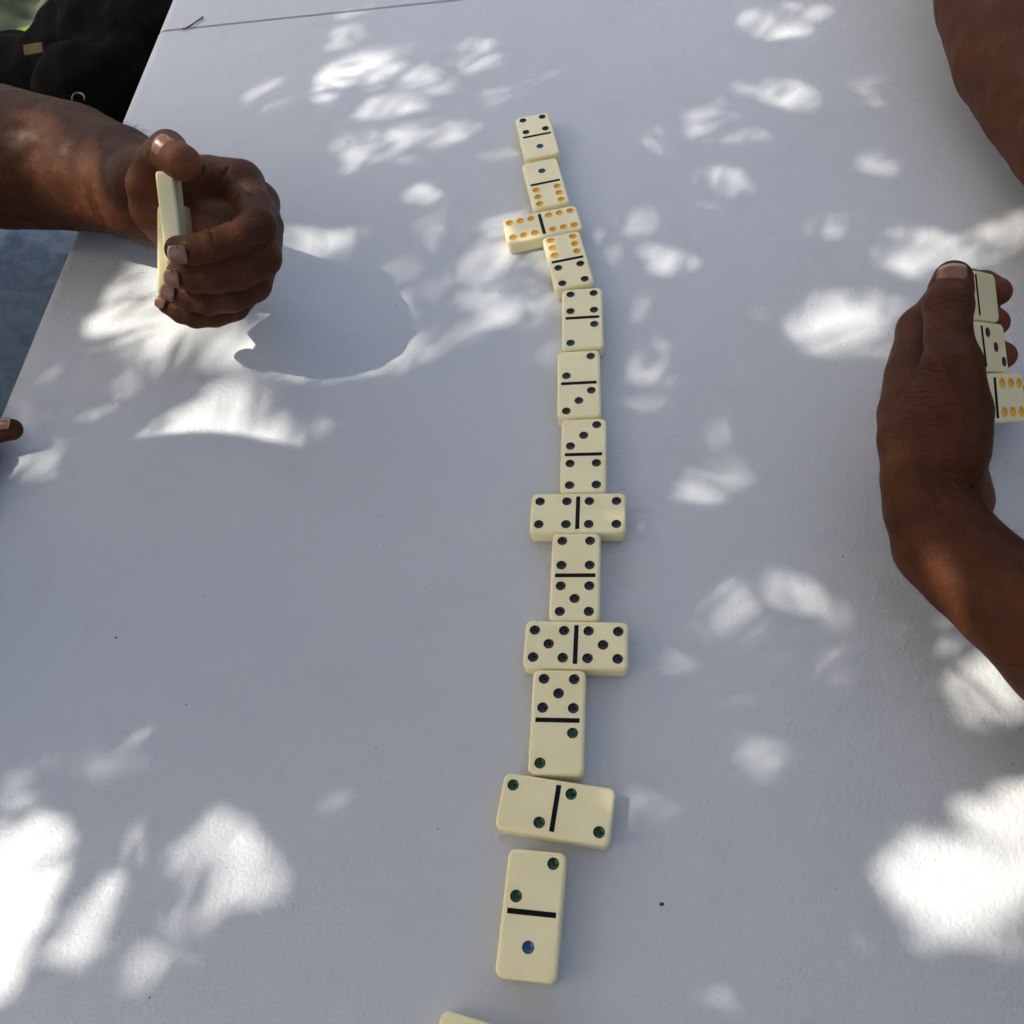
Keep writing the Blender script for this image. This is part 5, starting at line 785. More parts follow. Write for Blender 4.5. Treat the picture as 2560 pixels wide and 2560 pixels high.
201,505,21,9,272,514,1067,25,8,191,-198,257,27,12,107,241,318,29,13,334,-144,143,23,8,293,-232,221,23,11,89,265,635,26,11,162,-22,-1,24,9,350,27,630,22,10,146,227,527,24,8,345,151,79,22,10,119,235,382,23,8,155,-38,714,21,7,220,112,460,26,8,166,
-29,589,23,9,137,-61,794,28,11,200,-192,355,22,10,4,20,656,29,11,157,-187,1068,22,7,280,-273,161,21,8,212,92,855,33,14,5,-105,349,29,11,210,64,441,21,7,194,226,384,22,8,333,-140,780,23,10,126,-408,799,29,10,278,-164,419,21,8,44,-73,384,26,10,342,
258,962,24,8,262,165,490,22,9,344,-121,503,24,8,267,-60,-4,26,11,125,-98,392,27,8,327,14,709,26,8,275,223,384,22,7,323,-30,522,21,7,183,-213,389,25,10,10,-23,755,26,12,9,127,256,26,10,341,116,155,25,10,1,-116,790,22,7,0,82,667,31,11,6,
-8,901,24,9,160,64,439,22,7,0,-64,646,21,9,329,244,324,28,9,90,114,663,27,9,333,-20,390,27,12,347,85,389,22,9,322,120,360,25,10,96,-216,192,24,7,118,-138,140,28,13,98,247,327,23,8,5,101,246,23,8,65,-184,433,25,10,51,317,545,27,12,269,
110,197,27,8,116,218,156,25,9,63,-165,563,24,8,312,87,107,26,11,204,92,110,23,9,235,-253,478,28,10,358,370,400,28,10,248,-24,830,21,7,210,-100,855,29,11,219,473,868,29,13,278,94,370,23,10,175,98,158,27,9,319,38,391,21,7,46,-58,792,21,8,348,
-140,779,28,9,318,-31,561,28,10,258,344,386,22,8,181,-105,714,26,12,10,245,670,22,10,80,-124,497,24,10,54,92,255,28,12,327,245,545,32,12,61,173,357,24,8,279,210,521,25,8,256,81,353,23,9,241,360,424,24,9,206,130,282,28,10,96,-276,360,27,11,200,
-187,172,27,11,103,-273,125,25,9,309,30,517,27,12,29,-123,797,29,9,200,100,373,28,11,221,-49,528,26,11,128,-110,714,27,12,29,-275,168,22,9,185,-63,645,23,8,204,302,687,24,10,326,267,484,21,7,321,-264,400,22,8,200,-78,536,22,9,159,-173,356,22,8,189,
-24,689,27,9,52,30,373,24,9,276,69,450,23,7,235,-285,453,25,9,135,-247,381,26,11,16,107,650,27,9,245,111,442,23,10,265,-329,358,23,9,134,16,661,26,8,183,-163,97,27,11,3,285,633,27,9,18,40,395,23,10,9,183,51,22,10,262,99,250,25,10,217,
110,194,22,7,135,310,642,23,9,18,65,180,30,13,173,-277,134,21,7,185,94,408,22,9,336,-85,386,24,10,5,21,406,29,9,359,109,252,22,8,228,78,345,21,7,14,-296,366,27,10,203,13,498,24,7,43,209,552,28,10,28,117,353,27,10,232,170,560,26,9,231,
308,1077,22,8,124,285,698,29,9,298,108,339,26,10,269,-31,526,21,7,346,-105,395,23,10,310,230,451,23,8,158,-209,201,23,8,38,-124,482,25,8,224,109,462,26,10,177,-99,845,24,8,258,270,593,25,9,134,87,156,24,10,215,-206,202,26,8,45,210,434,29,10,135,
82,170,23,7,314,-228,130,30,10,89,3,647,21,8,253,0,750,22,7,184,260,641,21,7,168,-273,134,24,10,250,-2,836,28,11,356,195,158,21,8,201,-72,385,28,12,194,-29,755,23,8,27,305,537,23,10,214,295,636,29,10,195,11,714,22,9,260,119,348,29,11,300,
-65,840,28,11,245,206,524,22,8,117,-248,460,26,8,85,-212,172,22,8,5,284,370,28,10,320,247,669,27,9,89,-237,110,22,10,206,-97,851,26,10,231,-49,652,22,7,161,111,46,21,9,164,78,193,22,7,145,-267,427,22,10,309,193,584,21,8,193,272,427,26,10,33,
65,636,22,7,217,536,-58,33,14,255,130,276,29,10,117,280,694,27,11,9,99,464,17,6,319,-40,611,15,5,184,127,274,20,8,271,-26,395,16,6,197,-259,166,15,5,168,-34,818,21,7,240,140,164,16,6,342,265,547,15,6,160,-160,492,14,5,28,27,601,17,7,186,
-194,399,15,6,298,-40,593,14,6,19,116,160,14,5,292,297,409,16,6,132,-221,126,17,7,246,141,188,16,5,18,-179,438,19,8,170,-45,475,14,5,314,49,370,21,8,269,-94,865,17,5,61,-43,817,18,6,302,-19,585,18,7,299,-176,113,14,5,360,-236,477,17,5,14,
-15,720,16,5,9,-68,611,16,6,271,-12,704,14,6,256,184,469,21,9,157,38,393,17,6,266,31,696,14,4,218,-65,700,16,5,136,209,528,19,8,191,-134,424,14,5,181,-133,774,21,7,96,279,471,16,6,306,-105,688,14,6,312,-101,692,17,7,179,135,296,21,8,227,
179,49,19,8,73,-252,380,16,7,82,-83,371,16,6,45,109,298,14,4,194,-264,462,19,7,294,12,661,15,6,329,22,497,17,7,320,-93,845,15,5,273,-174,406,14,5,211,-160,558,15,5,64,-273,395,21,8,183,-265,417,21,7,91,320,379,14,6,211,235,345,15,5,63,
-161,419,14,4,155,-43,390,17,7,43,-250,200,19,7,58,131,28,16,7,93,-163,558,17,6,8,-239,415,15,6,320,189,582,22,7,177,-17,587,19,7,11,-3,452,16,7,189,178,362,19,7,277,135,31,16,6,282,-146,474,20,7,52,0,540,15,5,75,-252,383,14,5,321,
13,678,16,6,12,235,343,18,6,64,-96,356,14,5,12,308,679,14,5,333,-38,612,14,5,162,-211,196,21,7,205,256,549,21,7,150,246,444,14,5,150,-145,535,20,9,330,4,718,15,6,358,-32,638,16,5,81,-85,714,19,7,291,-257,378,17,8,87,250,352,15,6,208,
-132,420,15,6,7,188,112,19,6,102,-23,526,15,5,12,-272,435,20,6,145,296,558,21,10,155,131,297,18,6,84,147,23,14,4,351,-86,708,16,7,121,117,256,20,7,132,-233,184,16,6,134,98,483,17,7,64,66,449,14,5,37,-272,397,15,6,114,138,199,17,8,255,
45,439,14,4,217,-225,437,19,7,246,270,589,15,7,146,82,189,17,6,316,-86,715,17,7,346,122,76,21,6,340,219,529,15,5,346,226,548,17,8,284,-260,447,14,5,295,281,692,22,8,173,-174,406,19,7,344,-222,412,20,6,313,-227,154,17,6,128,83,362,18,6,352,
141,562,16,6,83,154,73,18,6,140,-63,747,15,5,55,-112,686,16,7,264,-33,751,19,6,354,-6,718,14,5,306,110,414,19,6,229,-172,441,18,8,67,171,88,17,7,58,44,650,18,6,83,94,29,19,8,231,33,725,15,6,244,348,419,19,7,12,-33,630,15,5,71,
-46,815,14,6,156,35,683,15,6,156,-179,353,17,7,243,-170,97,18,5,359,299,407,17,6,156,371,467,16,7,127,52,493,16,7,283,17,599,14,6,308,-150,514,18,7,339,152,22,19,6,149,49,585,21,8,49,126,193,14,5,108,234,597,14,5,107,323,567,15,6,55,
-230,541,14,4,291,117,364,16,6,222,150,576,14,6,100,-14,540,15,5,337,-79,681,16,6,203,348,388,17,7,319,107,288,16,7,169,5,813,20,8,247,7,406,17,7,185,-103,152,21,8,320,-163,416,14,6,202,257,354,18,7,334,-258,381,14,5,86,237,567,21,7,323,
-270,395,14,4,325,-65,847,14,6,68,221,384,21,7,134,2,451,17,6,140,-205,132,15,6,327,106,412,14,5,237,-46,761,14,4,34,-194,167,16,6,138,32,404,16,6,300,61,423,18,6,247,-94,356,16,6,359,67,469,18,5,250,136,452,18,7,288,200,505,18,6,145,
152,573,15,7,176,-75,536,18,7,84,298,558,16,5,75,-177,113,15,5,152,213,144,15,5,109,-242,169,15,7,137,-190,590,18,6,153,18,97,18,8,344,128,177,12,4,38,160,39,9,4,45,147,32,10,4,251,28,417,11,4,42,-168,108,10,4,239,-34,619,10,3,17,
166,64,10,4,279,183,130,10,3,98,171,32,11,4,8,-72,704,10,3,151,6,664,13,5,323,121,44,13,5,19,205,573,12,4,191,-228,473,11,3,289,-113,403,11,4,324,110,168,13,4,182,-174,96,10,3,344,99,209,13,5,333,-14,526,9,3,359,97,465,14,5,148,
21,682,12,3,235,-260,191,10,3,67,-221,582,13,5,280,239,434,11,4,111,207,328,12,5,130,132,160,10,4,171,-229,143,11,4,256,-51,487,9,3,269,-64,533,11,3,33,-30,741,9,3,161,96,174,10,4,32,-166,500,9,3,120,78,110,13,5,327,-36,612,14,6,210,
-42,709,10,3,77,-138,472,14,5,297,-266,167,11,3,313,272,378,10,4,6,-197,428,11,3,332,93,480,13,5,334,220,568,10,3,228,-19,526,13,4,3,-43,705,10,4,65,277,475,10,3,331,-176,361,11,4,182,58,110,11,5,340,181,567,10,5,159,-35,396,10,4,198,
106,198,11,3,217,152,38,12,4,335,-179,92,10,4,24,104,648,12,5,147,316,559,10,3,86,-177,143,10,4,235,272,486,9,4,236,-188,436,10,5,7,187,158,12,4,200,-5,587,12,4,345,-5,832,11,4,215,300,542,12,5,206,239,437,10,4,166,255,384,12,4,285,
50,439,11,4,129,125,32,12,4,48,-170,447,9,3,41,-9,455,10,3,105,-286,414,14,5,5,57,126,14,5,334,313,647,12,4,1,357,405,48,6,88,249,593,49,6,10,55,727,60,5,53,-83,839,57,6,104,-7,611,53,5,11,-111,453,33,6,8,219,543,46,5,48,
-229,509,52,5,26,-129,713,55,4,38,137,183,49,6,80,53,415,37,6,30,197,541,46,5,56,287,675,32,5,36,-221,463,55,4,26,-3,687,27,4,8,-9,421,56,6,31,277,411,48,6,51,-129,435,61,5,24,-279,379,54,6,32,-53,711,36,6,335,-93,429,53,4,1,
251,577,28,6,33,115,483,33,5,77,-203,561,45,5,4,-41,621,41,5,3,-185,371,37,6,32,305,673,59,5,49,-53,427,54,4,20,227,431,31,5,60,171,503,40,6,68,-105,371,56,6,84,105,265,54,4,324,-59,489,36,4,350,-77,453,35,5,310,59,703,36,6,25,
-59,393,44,4,44,115,285,37,4,89,313,387,35,6,14,-161,547,55,5,43,-55,475,39,6,3,303,549,37,6,11,-5,599,58,5,4,-23,805,57,6,17,-57,599,26,5,50,289,391,58,4,27,-33,669,32,6,58,49,647,44,5,2,85,117,58,4,6,-271,447,29,4,49,
-65,517,30,6,89,99,187,47,4,36,-51,729,31,4,358,-131,377,27,6,55,-211,427,55,5,66,33,115,61,5,50,-37,763,46,4,73,-45,459,39,5,45,-99,495,60,5,31,31,713,31,4,75,121,439,44,4,54,239,369,39,6,59,107,355,62,5,47,-13,435,31,6,38,
331,405,30,4,55,3,627,27,5,19,1,663,34,4,341,263,565,59,4,39,-65,623,30,5,89,47,457,45,6,95,-109,535,52,5,127,265,677,53,5,65,-197,193,29,6,48,-63,777,34,6,74,-261,439,35,6,50,25,433,29,6,33,313,657,58,5,33,311,565,36,5,348,
161,33,35,6,46,-11,553,58,4,55,-193,493,58,4,14,381,477,42,6,48,-15,741,35,6,1,-75,687,37,4,3,-203,575,28,6,0,7,701,32,5,23,-89,405,55,6,14,185,497,42,4,61,-201,87,31,5,73,-27,709,37,4,66,-109,471,29,4,7,-49,767,44,4,84,
121,187,45,5,63,-3,729,26,3,356,-111,417,32,6,15,29,677,54,6,70,41,503,62,4,5,205,567,52,5,10,87,193,49,5,32,287,491,30,6,63,133,427,28,6,59,231,325,42,5,42,-157,391,38,3,74,-143,453,59,4,51,73,125,48,4,19,123,463,57,4,56,
-169,145,33,6,32,93,473,47,4,62,-49,643,29,5,4,167,469,62,5,360,39,513,37,5,18,-221,447,26,4,7,-57,811,42,6,34,-89,367,27,6,62,-195,539,29,4,338,31,413,34,6,32,-153,143,31,5,41,-9,829,48,5,7,95,359,27,6,57,-203,175,40,6,5,
-91,437,30,5,357,-73,699,43,6,358,285,401,26,4,39,-89,523,27,4,87,31,621,29,6,49,-27,633,33,4,348,125,295,39,5,74,259,403,35,5,61,189,163,40,6,46,-235,469,46,4,39,-171,105,54,4,66,-117,367,42,5,79,-71,845,45,4,97,-47,509,48,5,43,
293,377,28,4,359,-41,419,30,4,10,47,429,32,6,6,-237,155,51,3,14,27,455,45,6,59,-27,445,47,6,12,119,163,28,4,52,-21,657,27,4,65,-267,373,49,4,33,-175,517,38,5,29,345,409,45,4,81,271,653,27,4,46,-131,725,49,5,33,-15,403,32,4,34,
-93,481,31,4,3,197,349,52,4,11,-211,587,43,5,35,-191,447,48,6,68,135,153,35,5,21,-109,507,29,6,77,217,333,48,6,26,1,473,38,4,82,-101,733,36,4,71,145,31,27,4,50,-171,489,35,6,22,183,541,31,4,68,177,141,61,5,32,-217,499,40,5,33,
105,161,28,5,76,367,415,47,4,87,241,429,30,5,40,79,329,30,6,130,61,469,43,5,74,-17,817,36,5,13,-141,387,57,4,79,295,481,33,5,54,195,371,43,4,64,51,687,27,4,38,191,489,33,4,50,-217,527,28,4,23,-237,405,56,6,78,-165,367,32,4,26,
17,469,34,5,41,-155,473,28,4,17,229,375,35,5,58,-203,377,51,4,48,-71,395,27,5,47,-1,709,56,6,25,223,597,58,4,59,281,685,31,6,53,-41,399,32,3,63,-47,669,26,4,60,-123,523,30,4,22,249,361,32,4,59,-5,543,41,5,48,-63,739,31,5,11,
-185,553,27,4,24,-277,457,38,4,41,-23,557,41,5,62,33,489,27,6,30,-239,143,29,5,20,51,637,53,6,352,-53,519,26,4,65,-183,107,28,5,70,-45,597,46,4,59,307,575,45,5,6,19,687,28,6,77,-65,465,31,4,357,-257,161,60,4,32], 900, 1250, 'foliage', 1)
leaves([409,843,70,30,19,-180,119,62,25,215,139,670,70,23,244,315,645,58,25,50,253,372,45,18,211,455,343,70,29,91,399,122,60,26,324,457,606,69,24,351,20,381,50,15,276,278,290,71,26,128,452,124,60,24,344,-96,612,61,26,346,13,835,51,20,73,-273,814,55,22,16,
-407,795,61,28,312,-336,57,61,27,78,-242,955,61,20,283,160,3,70,32,45,300,885,71,24,20,132,173,52,17,325,131,600,71,28,269,-200,696,60,26,162,304,70,59,25,94,338,954,60,27,169,-248,695,55,23,233,260,874,70,30,240,-289,1070,69,29,251,320,677,51,21,284,
75,556,62,20,232,-144,663,61,24,139,258,-56,62,22,270,-89,766,71,22,7,-343,-7,63,25,147,108,347,69,28,275,20,95,46,15,281,-430,643,70,22,114,436,72,59,22,348,384,302,61,27,3,34,854,69,28,115,269,750,58,24,11,377,466,65,24,202,-249,973,69,30,335,
304,499,65,28,322,-250,191,68,27,310,117,1012,70,22,350,-74,545,50,17,136,105,1060,66,21,75,101,416,70,23,270,25,237,64,19,123,492,255,68,26,14,18,361,68,24,144,-97,913,71,23,213,185,624,64,24,294,-231,913,63,24,37,301,359,67,24,25,10,736,66,29,267,
99,783,66,26,273,-256,570,63,26,142,226,797,67,22,267,-96,372,53,18,287,440,-9,64,27,135,-333,111,58,24,266,-44,178,59,24,21,-344,942,64,22,91,-43,546,64,25,100,191,272,68,25,281,-56,462,47,20,223,-133,621,66,28,115,242,1053,70,30,133,471,7,59,25,164,
425,371,66,28,161,-183,763,64,23,117,331,905,62,26,134,-357,167,67,27,64,-202,233,58,26,4,133,-2,70,32,77,452,957,67,28,13,46,749,68,31,127,-77,1021,57,26,14,-48,598,46,19,29,100,468,70,29,243,308,-18,62,21,140,-48,981,67,28,43,478,811,70,22,18,
358,169,56,25,243,-394,245,62,26,311,257,931,60,22,117,-204,1011,57,26,216,53,440,68,29,141,509,698,61,21,74,-60,1068,60,24,188,-299,-26,63,26,100,344,763,71,28,353,-157,885,68,21,330,68,110,51,19,125,-144,533,71,21,286,-1,591,46,18,221,-97,698,50,22,73,
376,54,71,24,320,43,589,71,26,112,-20,393,64,29,189,301,801,69,31,16,-230,54,59,21,27,-117,782,56,24,191,-340,685,68,26,191,470,265,69,30,257,-178,181,71,30,18,319,114,71,22,280,68,226,69,28,121,-29,275,64,26,107,75,993,72,24,56,-226,636,68,29,273,
473,765,56,25,247,-347,812,52,24,347,-280,81,64,24,340,182,-69,70,31,356,-235,-25,66,28,91,497,329,71,21,347,5,484,62,26,29,-413,872,67,30,284,39,282,69,23,322,-272,732,63,26,283,75,26,58,26,100,-183,640,70,30,262,407,669,61,27,44,-132,409,62,19,337,
199,850,64,28,168,-359,568,67,25,214,-9,474,68,21,283,56,1057,64,29,208,14,60,62,24,35,-164,992,68,26,91,-11,630,55,17,313,-13,800,69,26,220,147,572,62,27,137,-410,613,71,22,167,-78,397,56,17,180,239,707,63,20,328,-327,1051,70,28,255,-378,203,71,21,11,
-85,418,63,21,246,-366,788,68,27,346,519,767,70,26,250,-127,591,70,25,168,68,-35,55,24,121,426,798,68,27,191,-326,355,70,30,175,-136,918,71,27,356,-398,299,68,28,45,130,461,60,21,261,346,865,71,30,139,-287,686,70,25,338,479,54,59,26,56,469,-47,62,26,147,
78,654,52,20,214,-185,853,63,20,318,-238,794,62,24,75,-213,330,58,22,123,70,337,51,17,63,180,405,65,27,220,233,383,46,20,124,-232,419,52,21,182,-11,764,60,23,152,-22,58,70,30,162,-153,851,70,28,330,432,215,67,23,72,7,643,60,21,290,453,531,70,24,141,
177,470,46,16,132,285,939,66,22,55,-54,-35,64,27,163,-408,70,66,23,217,-23,1041,63,25,37,-429,91,65,23,198,-405,522,60,23,131,-33,789,60,27,73,-374,907,69,24,305,129,321,63,21,63,197,553,65,24,220,402,1044,55,25,148,-203,-20,65,24,129,348,645,66,23,255,
175,483,67,22,260,-262,927,69,28,297,-218,582,59,19,20,370,436,67,23,151,-25,531,67,26,283,330,577,53,21,34,-91,84,60,24,235,231,332,59,19,169,319,200,61,21,314,-418,12,68,29,159,-177,85,55,24,279,337,-63,59,25,189,33,456,48,19,216,88,532,61,27,264,
-258,846,67,24,314,-96,159,52,19,165,178,998,70,22,164,22,732,67,28,8,-264,254,69,21,194,437,174,71,30,4,231,91,64,29,138,212,538,61,19,315,160,942,55,25,291,-200,191,47,18,21,272,605,64,21,242,-57,512,71,25,85,-437,445,56,23,118,51,915,69,31,317,
-15,390,56,25,56,-96,194,67,24,26,273,27,59,23,180,29,781,66,30,12,-142,1053,64,29,236,-361,481,60,24,81,345,484,64,26,245,217,393,61,23,81,259,627,66,28,350,106,-33,70,23,259,-158,320,70,21,289,-15,807,68,21,64,297,1012,69,30,191,393,638,68,29,273,
440,1021,62,23,288,202,308,69,30,75,8,953,67,21,133,320,6,67,23,103,-84,788,53,20,156,142,502,71,27,308,-16,683,59,22,118,-306,914,68,22,319,-323,650,63,24,53,323,1052,66,20,24,7,509,51,19,121,314,315,57,25,257,-431,999,60,23,75,486,429,55,24,185,
98,920,58,22,282,480,929,60,25,106,172,117,51,19,68,-116,70,70,29,275,392,925,67,21,71,326,575,54,23,229,-67,335,66,28,37,-70,542,68,22,190,-126,162,65,28,188,-241,1018,66,24,320,-184,973,69,30,217,-128,116,65,21,92,-125,745,51,16,236,-309,380,71,28,301,
-389,-71,59,25,344,-407,926,68,26,225,-328,595,64,26,27,-435,197,58,25,48,-296,252,63,27,260,27,1001,58,24,167,-107,-43,69,32,294,40,-42,68,26,233,-328,870,68,21,26,242,591,58,19,42,-82,876,47,20,158,-155,55,67,25,162,-240,342,67,23,144,127,167,70,31,178,
-37,648,48,17,243,75,150,54,21,356,255,422,54,21,26,-165,11,60,27,339,-58,282,67,24,65,293,553,57,26,78,19,13,72,23,221,-200,1062,63,27,187,-74,873,68,26,318,399,186,67,28,65,34,707,63,22,195,-21,421,53,17,118,411,744,66,23,207,-283,323,66,26,342,
202,313,69,28,321,67,343,64,24,121,-164,-46,66,25,239,-210,297,63,22,328,-102,726,71,29,66,516,622,70,24,76,-159,713,58,25,126,76,203,47,16,252,214,181,64,28,215,213,36,68,21,92,-5,430,62,21,315,251,200,61,25,263,11,-46,69,23,219,189,800,69,23,48,
432,726,62,26,169,-321,127,70,31,121,-56,639,68,25,303,453,471,69,25,126,-324,419,64,26,54,31,170,53,24,332,251,653,62,25,283,494,-20,69,28,49,178,1063,68,23,209,-221,871,68,26,96,305,491,61,22,356,68,137,61,23,302,292,655,50,16,314,96,308,63,26,90,
121,630,67,30,115,59,107,68,31,319,153,308,68,28,120,300,481,61,27,313,87,30,59,23,66,78,651,52,24,164,-76,437,68,23,161,-113,218,66,25,248,88,759,71,26,322,56,393,52,23,130,420,472,62,22,300,195,925,68,30,211,-18,432,69,28,218,-361,719,62,23,73,
237,267,59,26,18,274,847,65,29,191,158,345,59,25,236,202,583,68,23,116,-282,499,56,25,303,428,890,61,24,340,-274,36,71,28,159,356,399,66,29,32,-198,432,53,17,215,200,739,57,23,233,8,655,59,20,83,7,578,69,31,331,37,96,61,20,128,-218,562,48,21,261,
-239,450,49,22,23,-352,389,66,29,132,-326,252,67,21,87,-239,443,69,29,171,-226,555,72,25,266,280,117,54,24,154,510,403,63,26,255,374,1007,70,25,18,-136,463,55,23,344,118,538,59,26,54,-230,748,54,25,208,136,273,60,25,36,-88,46,69,26,301,-57,6,71,33,290,
234,-33,69,31,315,-389,1007,62,22,182,-307,955,63,22,332,-26,759,47,19,240,-373,105,62,25,174,-423,753,57,23,98,-425,257,66,30,148,476,875,68,27,355,480,1052,70,22,39,107,282,68,23,193,424,-26,71,28,223,-44,498,70,31,50,439,656,64,29,282,489,1023,60,27,329,
371,258,64,22,150,-94,471,48,15,276,165,543,57,24,147,296,157,66,30,160,39,660,60,20,259,432,564,72,28,4,75,951,64,29,40,-32,510,65,28,325,366,-45,69,29,312,-373,611,70,30,55,-258,602,60,28,20,230,220,67,25,251,-411,-11,71,32,315,399,710,69,32,321,
-286,1011,70,26,105,67,199,56,19,182,-405,425,67,23,325,-437,131,62,24,229,-13,123,58,22,49,290,50,71,32,119,-122,498,56,17,221,-195,345,70,22,149,-116,671,53,22,296,109,224,71,27,128,215,445,66,22,115,-16,604,46,19,357,16,176,72,33,237,347,94,60,24,233,
-423,-45,65,22,165,-359,1058,70,28,89,-36,250,70,29,322,71,482,53,22,94,-164,575,49,18,245,109,979,71,27,119,-92,160,70,21,55,-274,422,52,16,317,-378,55,70,21,198,-179,931,66,26,330,-307,210,70,30,136,65,150,61,24,275,-62,810,55,20,143,-224,204,59,26,107,
351,237,68,26,331,-260,437,63,28,352,28,381,68,23,74,516,34,67,27,123,26,299,69,32,208,479,722,70,31,105,109,706,72,29,141,-26,853,62,27,348,-48,750,55,21,40,-386,667,65,28,93,-110,443,48,20,134,513,132,64,29,153,-377,822,66,26,60,-435,302,62,24,44,
-294,443,54,21,136,-289,402,49,20,357,405,86,69,31,103,292,677,50,21,271,-118,287,70,25,94,-241,177,64,21,185,168,197,62,22,250,190,384,48,20,286,-54,117,70,29,37,384,801,66,30,47,361,920,70,31,58,276,545,67,25,181,-26,496,65,25,104,-332,517,68,27,305,
-28,460,53,24,92,-11,7,66,27,104,-50,909,71,27,199,-405,729,66,30,11,-315,782,66,21,206,445,413,70,30,173,-112,716,47,20,54,111,102,71,25,293,92,872,67,25,137,344,365,68,28,13,503,551,59,24,278,106,177,54,22,79,-414,500,71,26,275,-79,234,62,27,258,
81,683,60,23,111,-96,500,49,20,235,188,689,61,20,192,481,659,63,21,227,168,968,67,29,129,-117,1014,58,23,245,391,583,69,27,274,-70,510,47,17,234,0,903,55,24,174,-386,1035,72,27,106,-79,141,72,27,17,350,683,72,29,27,-402,144,68,25,125,402,-6,65,26,255,
497,976,58,26,119,-33,451,62,21,271,-350,15,69,31,337,297,979,60,25,347,-126,700,66,29,45,-137,954,59,27,200,313,369,62,20,168,-82,829,66,25,249,145,803,68,24,23,135,1032,72,26,194,2,741,55,19,344,-10,201,63,28,290,-348,-72,65,29,10,-105,373,48,15,317,
503,99,66,30,281,-167,79,64,28,354,169,343,54,23,81,-262,645,71,30,42,359,567,70,22,114,233,463,50,22,186,420,-67,66,26,52,-322,734,68,23,86,-410,656,71,30,272,440,276,58,25,277,240,407,48,17,359,218,514,50,21,180,-325,555,62,26,91,-209,78,69,28,111,
72,369,68,27,185,358,806,62,26,63,-394,974,71,24,14,-152,84,59,22,259,86,164,60,19,230,250,452,54,20,208,-172,424,62,19,93,-295,355,60,23,208,-224,-69,71,25,192,411,326,72,31,307,489,225,68,25,53,-433,352,63,23,192,308,398,51,20,285,-58,946,71,24,153,
-424,557,71,25,273,144,857,56,25,29,-242,379,46,16,99,-429,411,65,26,300,-111,383,70,30,165,255,481,58,17,188,-430,1062,72,26,285,127,402,63,24,50,-99,872,50,20,281,254,971,67,23,107,89,618,70,29,141,203,1028,70,31,221,513,203,70,29,82,-349,990,58,27,247,
41,417,48,15,125,-284,-50,72,32,73,-276,367,49,21,287,-302,835,63,26,187,323,838,63,28,328,212,648,63,24,52,-69,487,51,23,48,123,875,70,31,103,-298,450,70,25,44,149,896,70,31,256,284,201,64,22,71,305,444,61,25,11,-271,781,70,23,127,499,833,71,33,255,
296,226,71,30,344,-150,250,70,30,155,-183,814,62,25,198,62,496,67,29,22,215,880,67,23,58,157,419,55,24,107,-360,759,72,29,170,-328,454,64,26,209,-391,463,65,27,27,514,912,69,23,271,-234,24,65,30,186,195,-27,59,27,44,-150,811,66,22,313,239,41,64,29,104,
191,24,71,33,166,-177,166,62,25,268,393,529,62,24,4,-331,307,67,24,15,247,515,71,29,247,-94,560,64,22,43,-128,523,52,21,23,335,11,72,33,121,10,722,69,29,354,369,8,62,28,315,-349,-41,71,32,153,-109,24,71,28,138,-254,393,58,21,292,-446,871,68,25,78,
270,-31,69,25,143,498,454,67,29,81,-63,675,66,28,42,202,979,69,30,47,150,247,66,27,171,480,571,64,29,61,483,152,68,30,170,313,735,71,31,311,-435,708,65,27,141,-299,155,59,27,155,470,688,68,28,150,-283,569,67,27,125,-21,343,63,26,274,-368,278,61,27,56,
81,818,58,24,15,144,710,71,31,134,-56,427,59,20,164,-18,953,64,29,300,-226,443,51,18,218,-47,-65,65,27,305,28,1033,70,30,142,-379,365,68,25,175,429,987,63,25,337,326,282,68,21,17,-167,214,70,23,354,78,183,59,24,256,267,707,72,26,109,-355,326,71,30,292,
432,1058,71,23,132,-79,776,64,26,346,479,511,66,27,287,-258,286,70,26,293,-202,156,56,18,92,501,301,70,24,357,168,732,67,23,296,60,500,52,20,340,-96,1069,72,31,281,405,280,63,29,2,-175,447,54,21,243,-273,882,69,28,223,252,150,70,23,181,258,327,70,23,115,
268,1070,69,29,196,-89,987,68,27,219,152,-67,71,32,102,415,950,68,28,95,486,636,71,29,223,-259,229,71,25,10,9,528,68,27,342,330,1014,69,30,32,110,239,71,28,140,125,120,71,30,173,-279,531,72,30,295,482,361,67,27,144,-260,449,67,31,27,341,328,71,31,128,
259,801,64,26,317,-193,408,63,24,66,53,14,69,25,274,178,767,68,28,29,-240,460,40,17,259,19,447,45,15,297,257,413,51,17,171,19,621,30,9,84,52,637,32,13,239,-60,414,23,9,127,194,335,32,14,289,-387,864,30,13,70,281,383,30,11,294,-142,16,35,13,144,
-102,121,31,12,100,207,230,28,12,283,144,923,33,10,151,-226,465,28,11,306,-99,459,28,12,305,499,739,31,10,288,253,87,30,12,276,-270,170,27,9,25,393,1088,34,11,31,243,349,35,12,169,263,239,36,15,105,24,679,33,12,148,-3,255,24,10,283,271,666,27,12,91,
-25,35,28,11,3,64,824,32,13,359,62,838,24,8,277,132,421,30,11,228,383,209,29,10,87,502,161,27,12,141,-216,122,30,12,207,103,37,29,9,103,67,588,23,10,324,346,553,35,11,57,-171,560,23,7,266,-19,745,31,12,159,-385,524,34,10,187,-158,112,23,10,234,
-286,279,33,12,252,199,895,27,9,152,-159,421,32,15,208,-296,190,31,10,47,256,554,25,10,139,214,682,29,9,303,-114,360,31,12,83,-20,733,24,8,247,458,861,25,8,94,140,538,26,11,143,-115,421,35,11,65,-448,479,31,13,49,-239,530,25,10,230,-128,1,32,12,166,
-383,1062,29,9,15,-112,142,30,9,354,13,267,26,11,208,514,-90,31,14,159,-122,-76,29,12,261,-69,68,26,11,139,100,656,36,13,199,-188,1052,35,11,147,154,207,25,11,72,-211,449,32,11,36,172,458,36,16,261,307,170,23,9,159,-115,1087,31,14,80,-138,573,30,9,355,
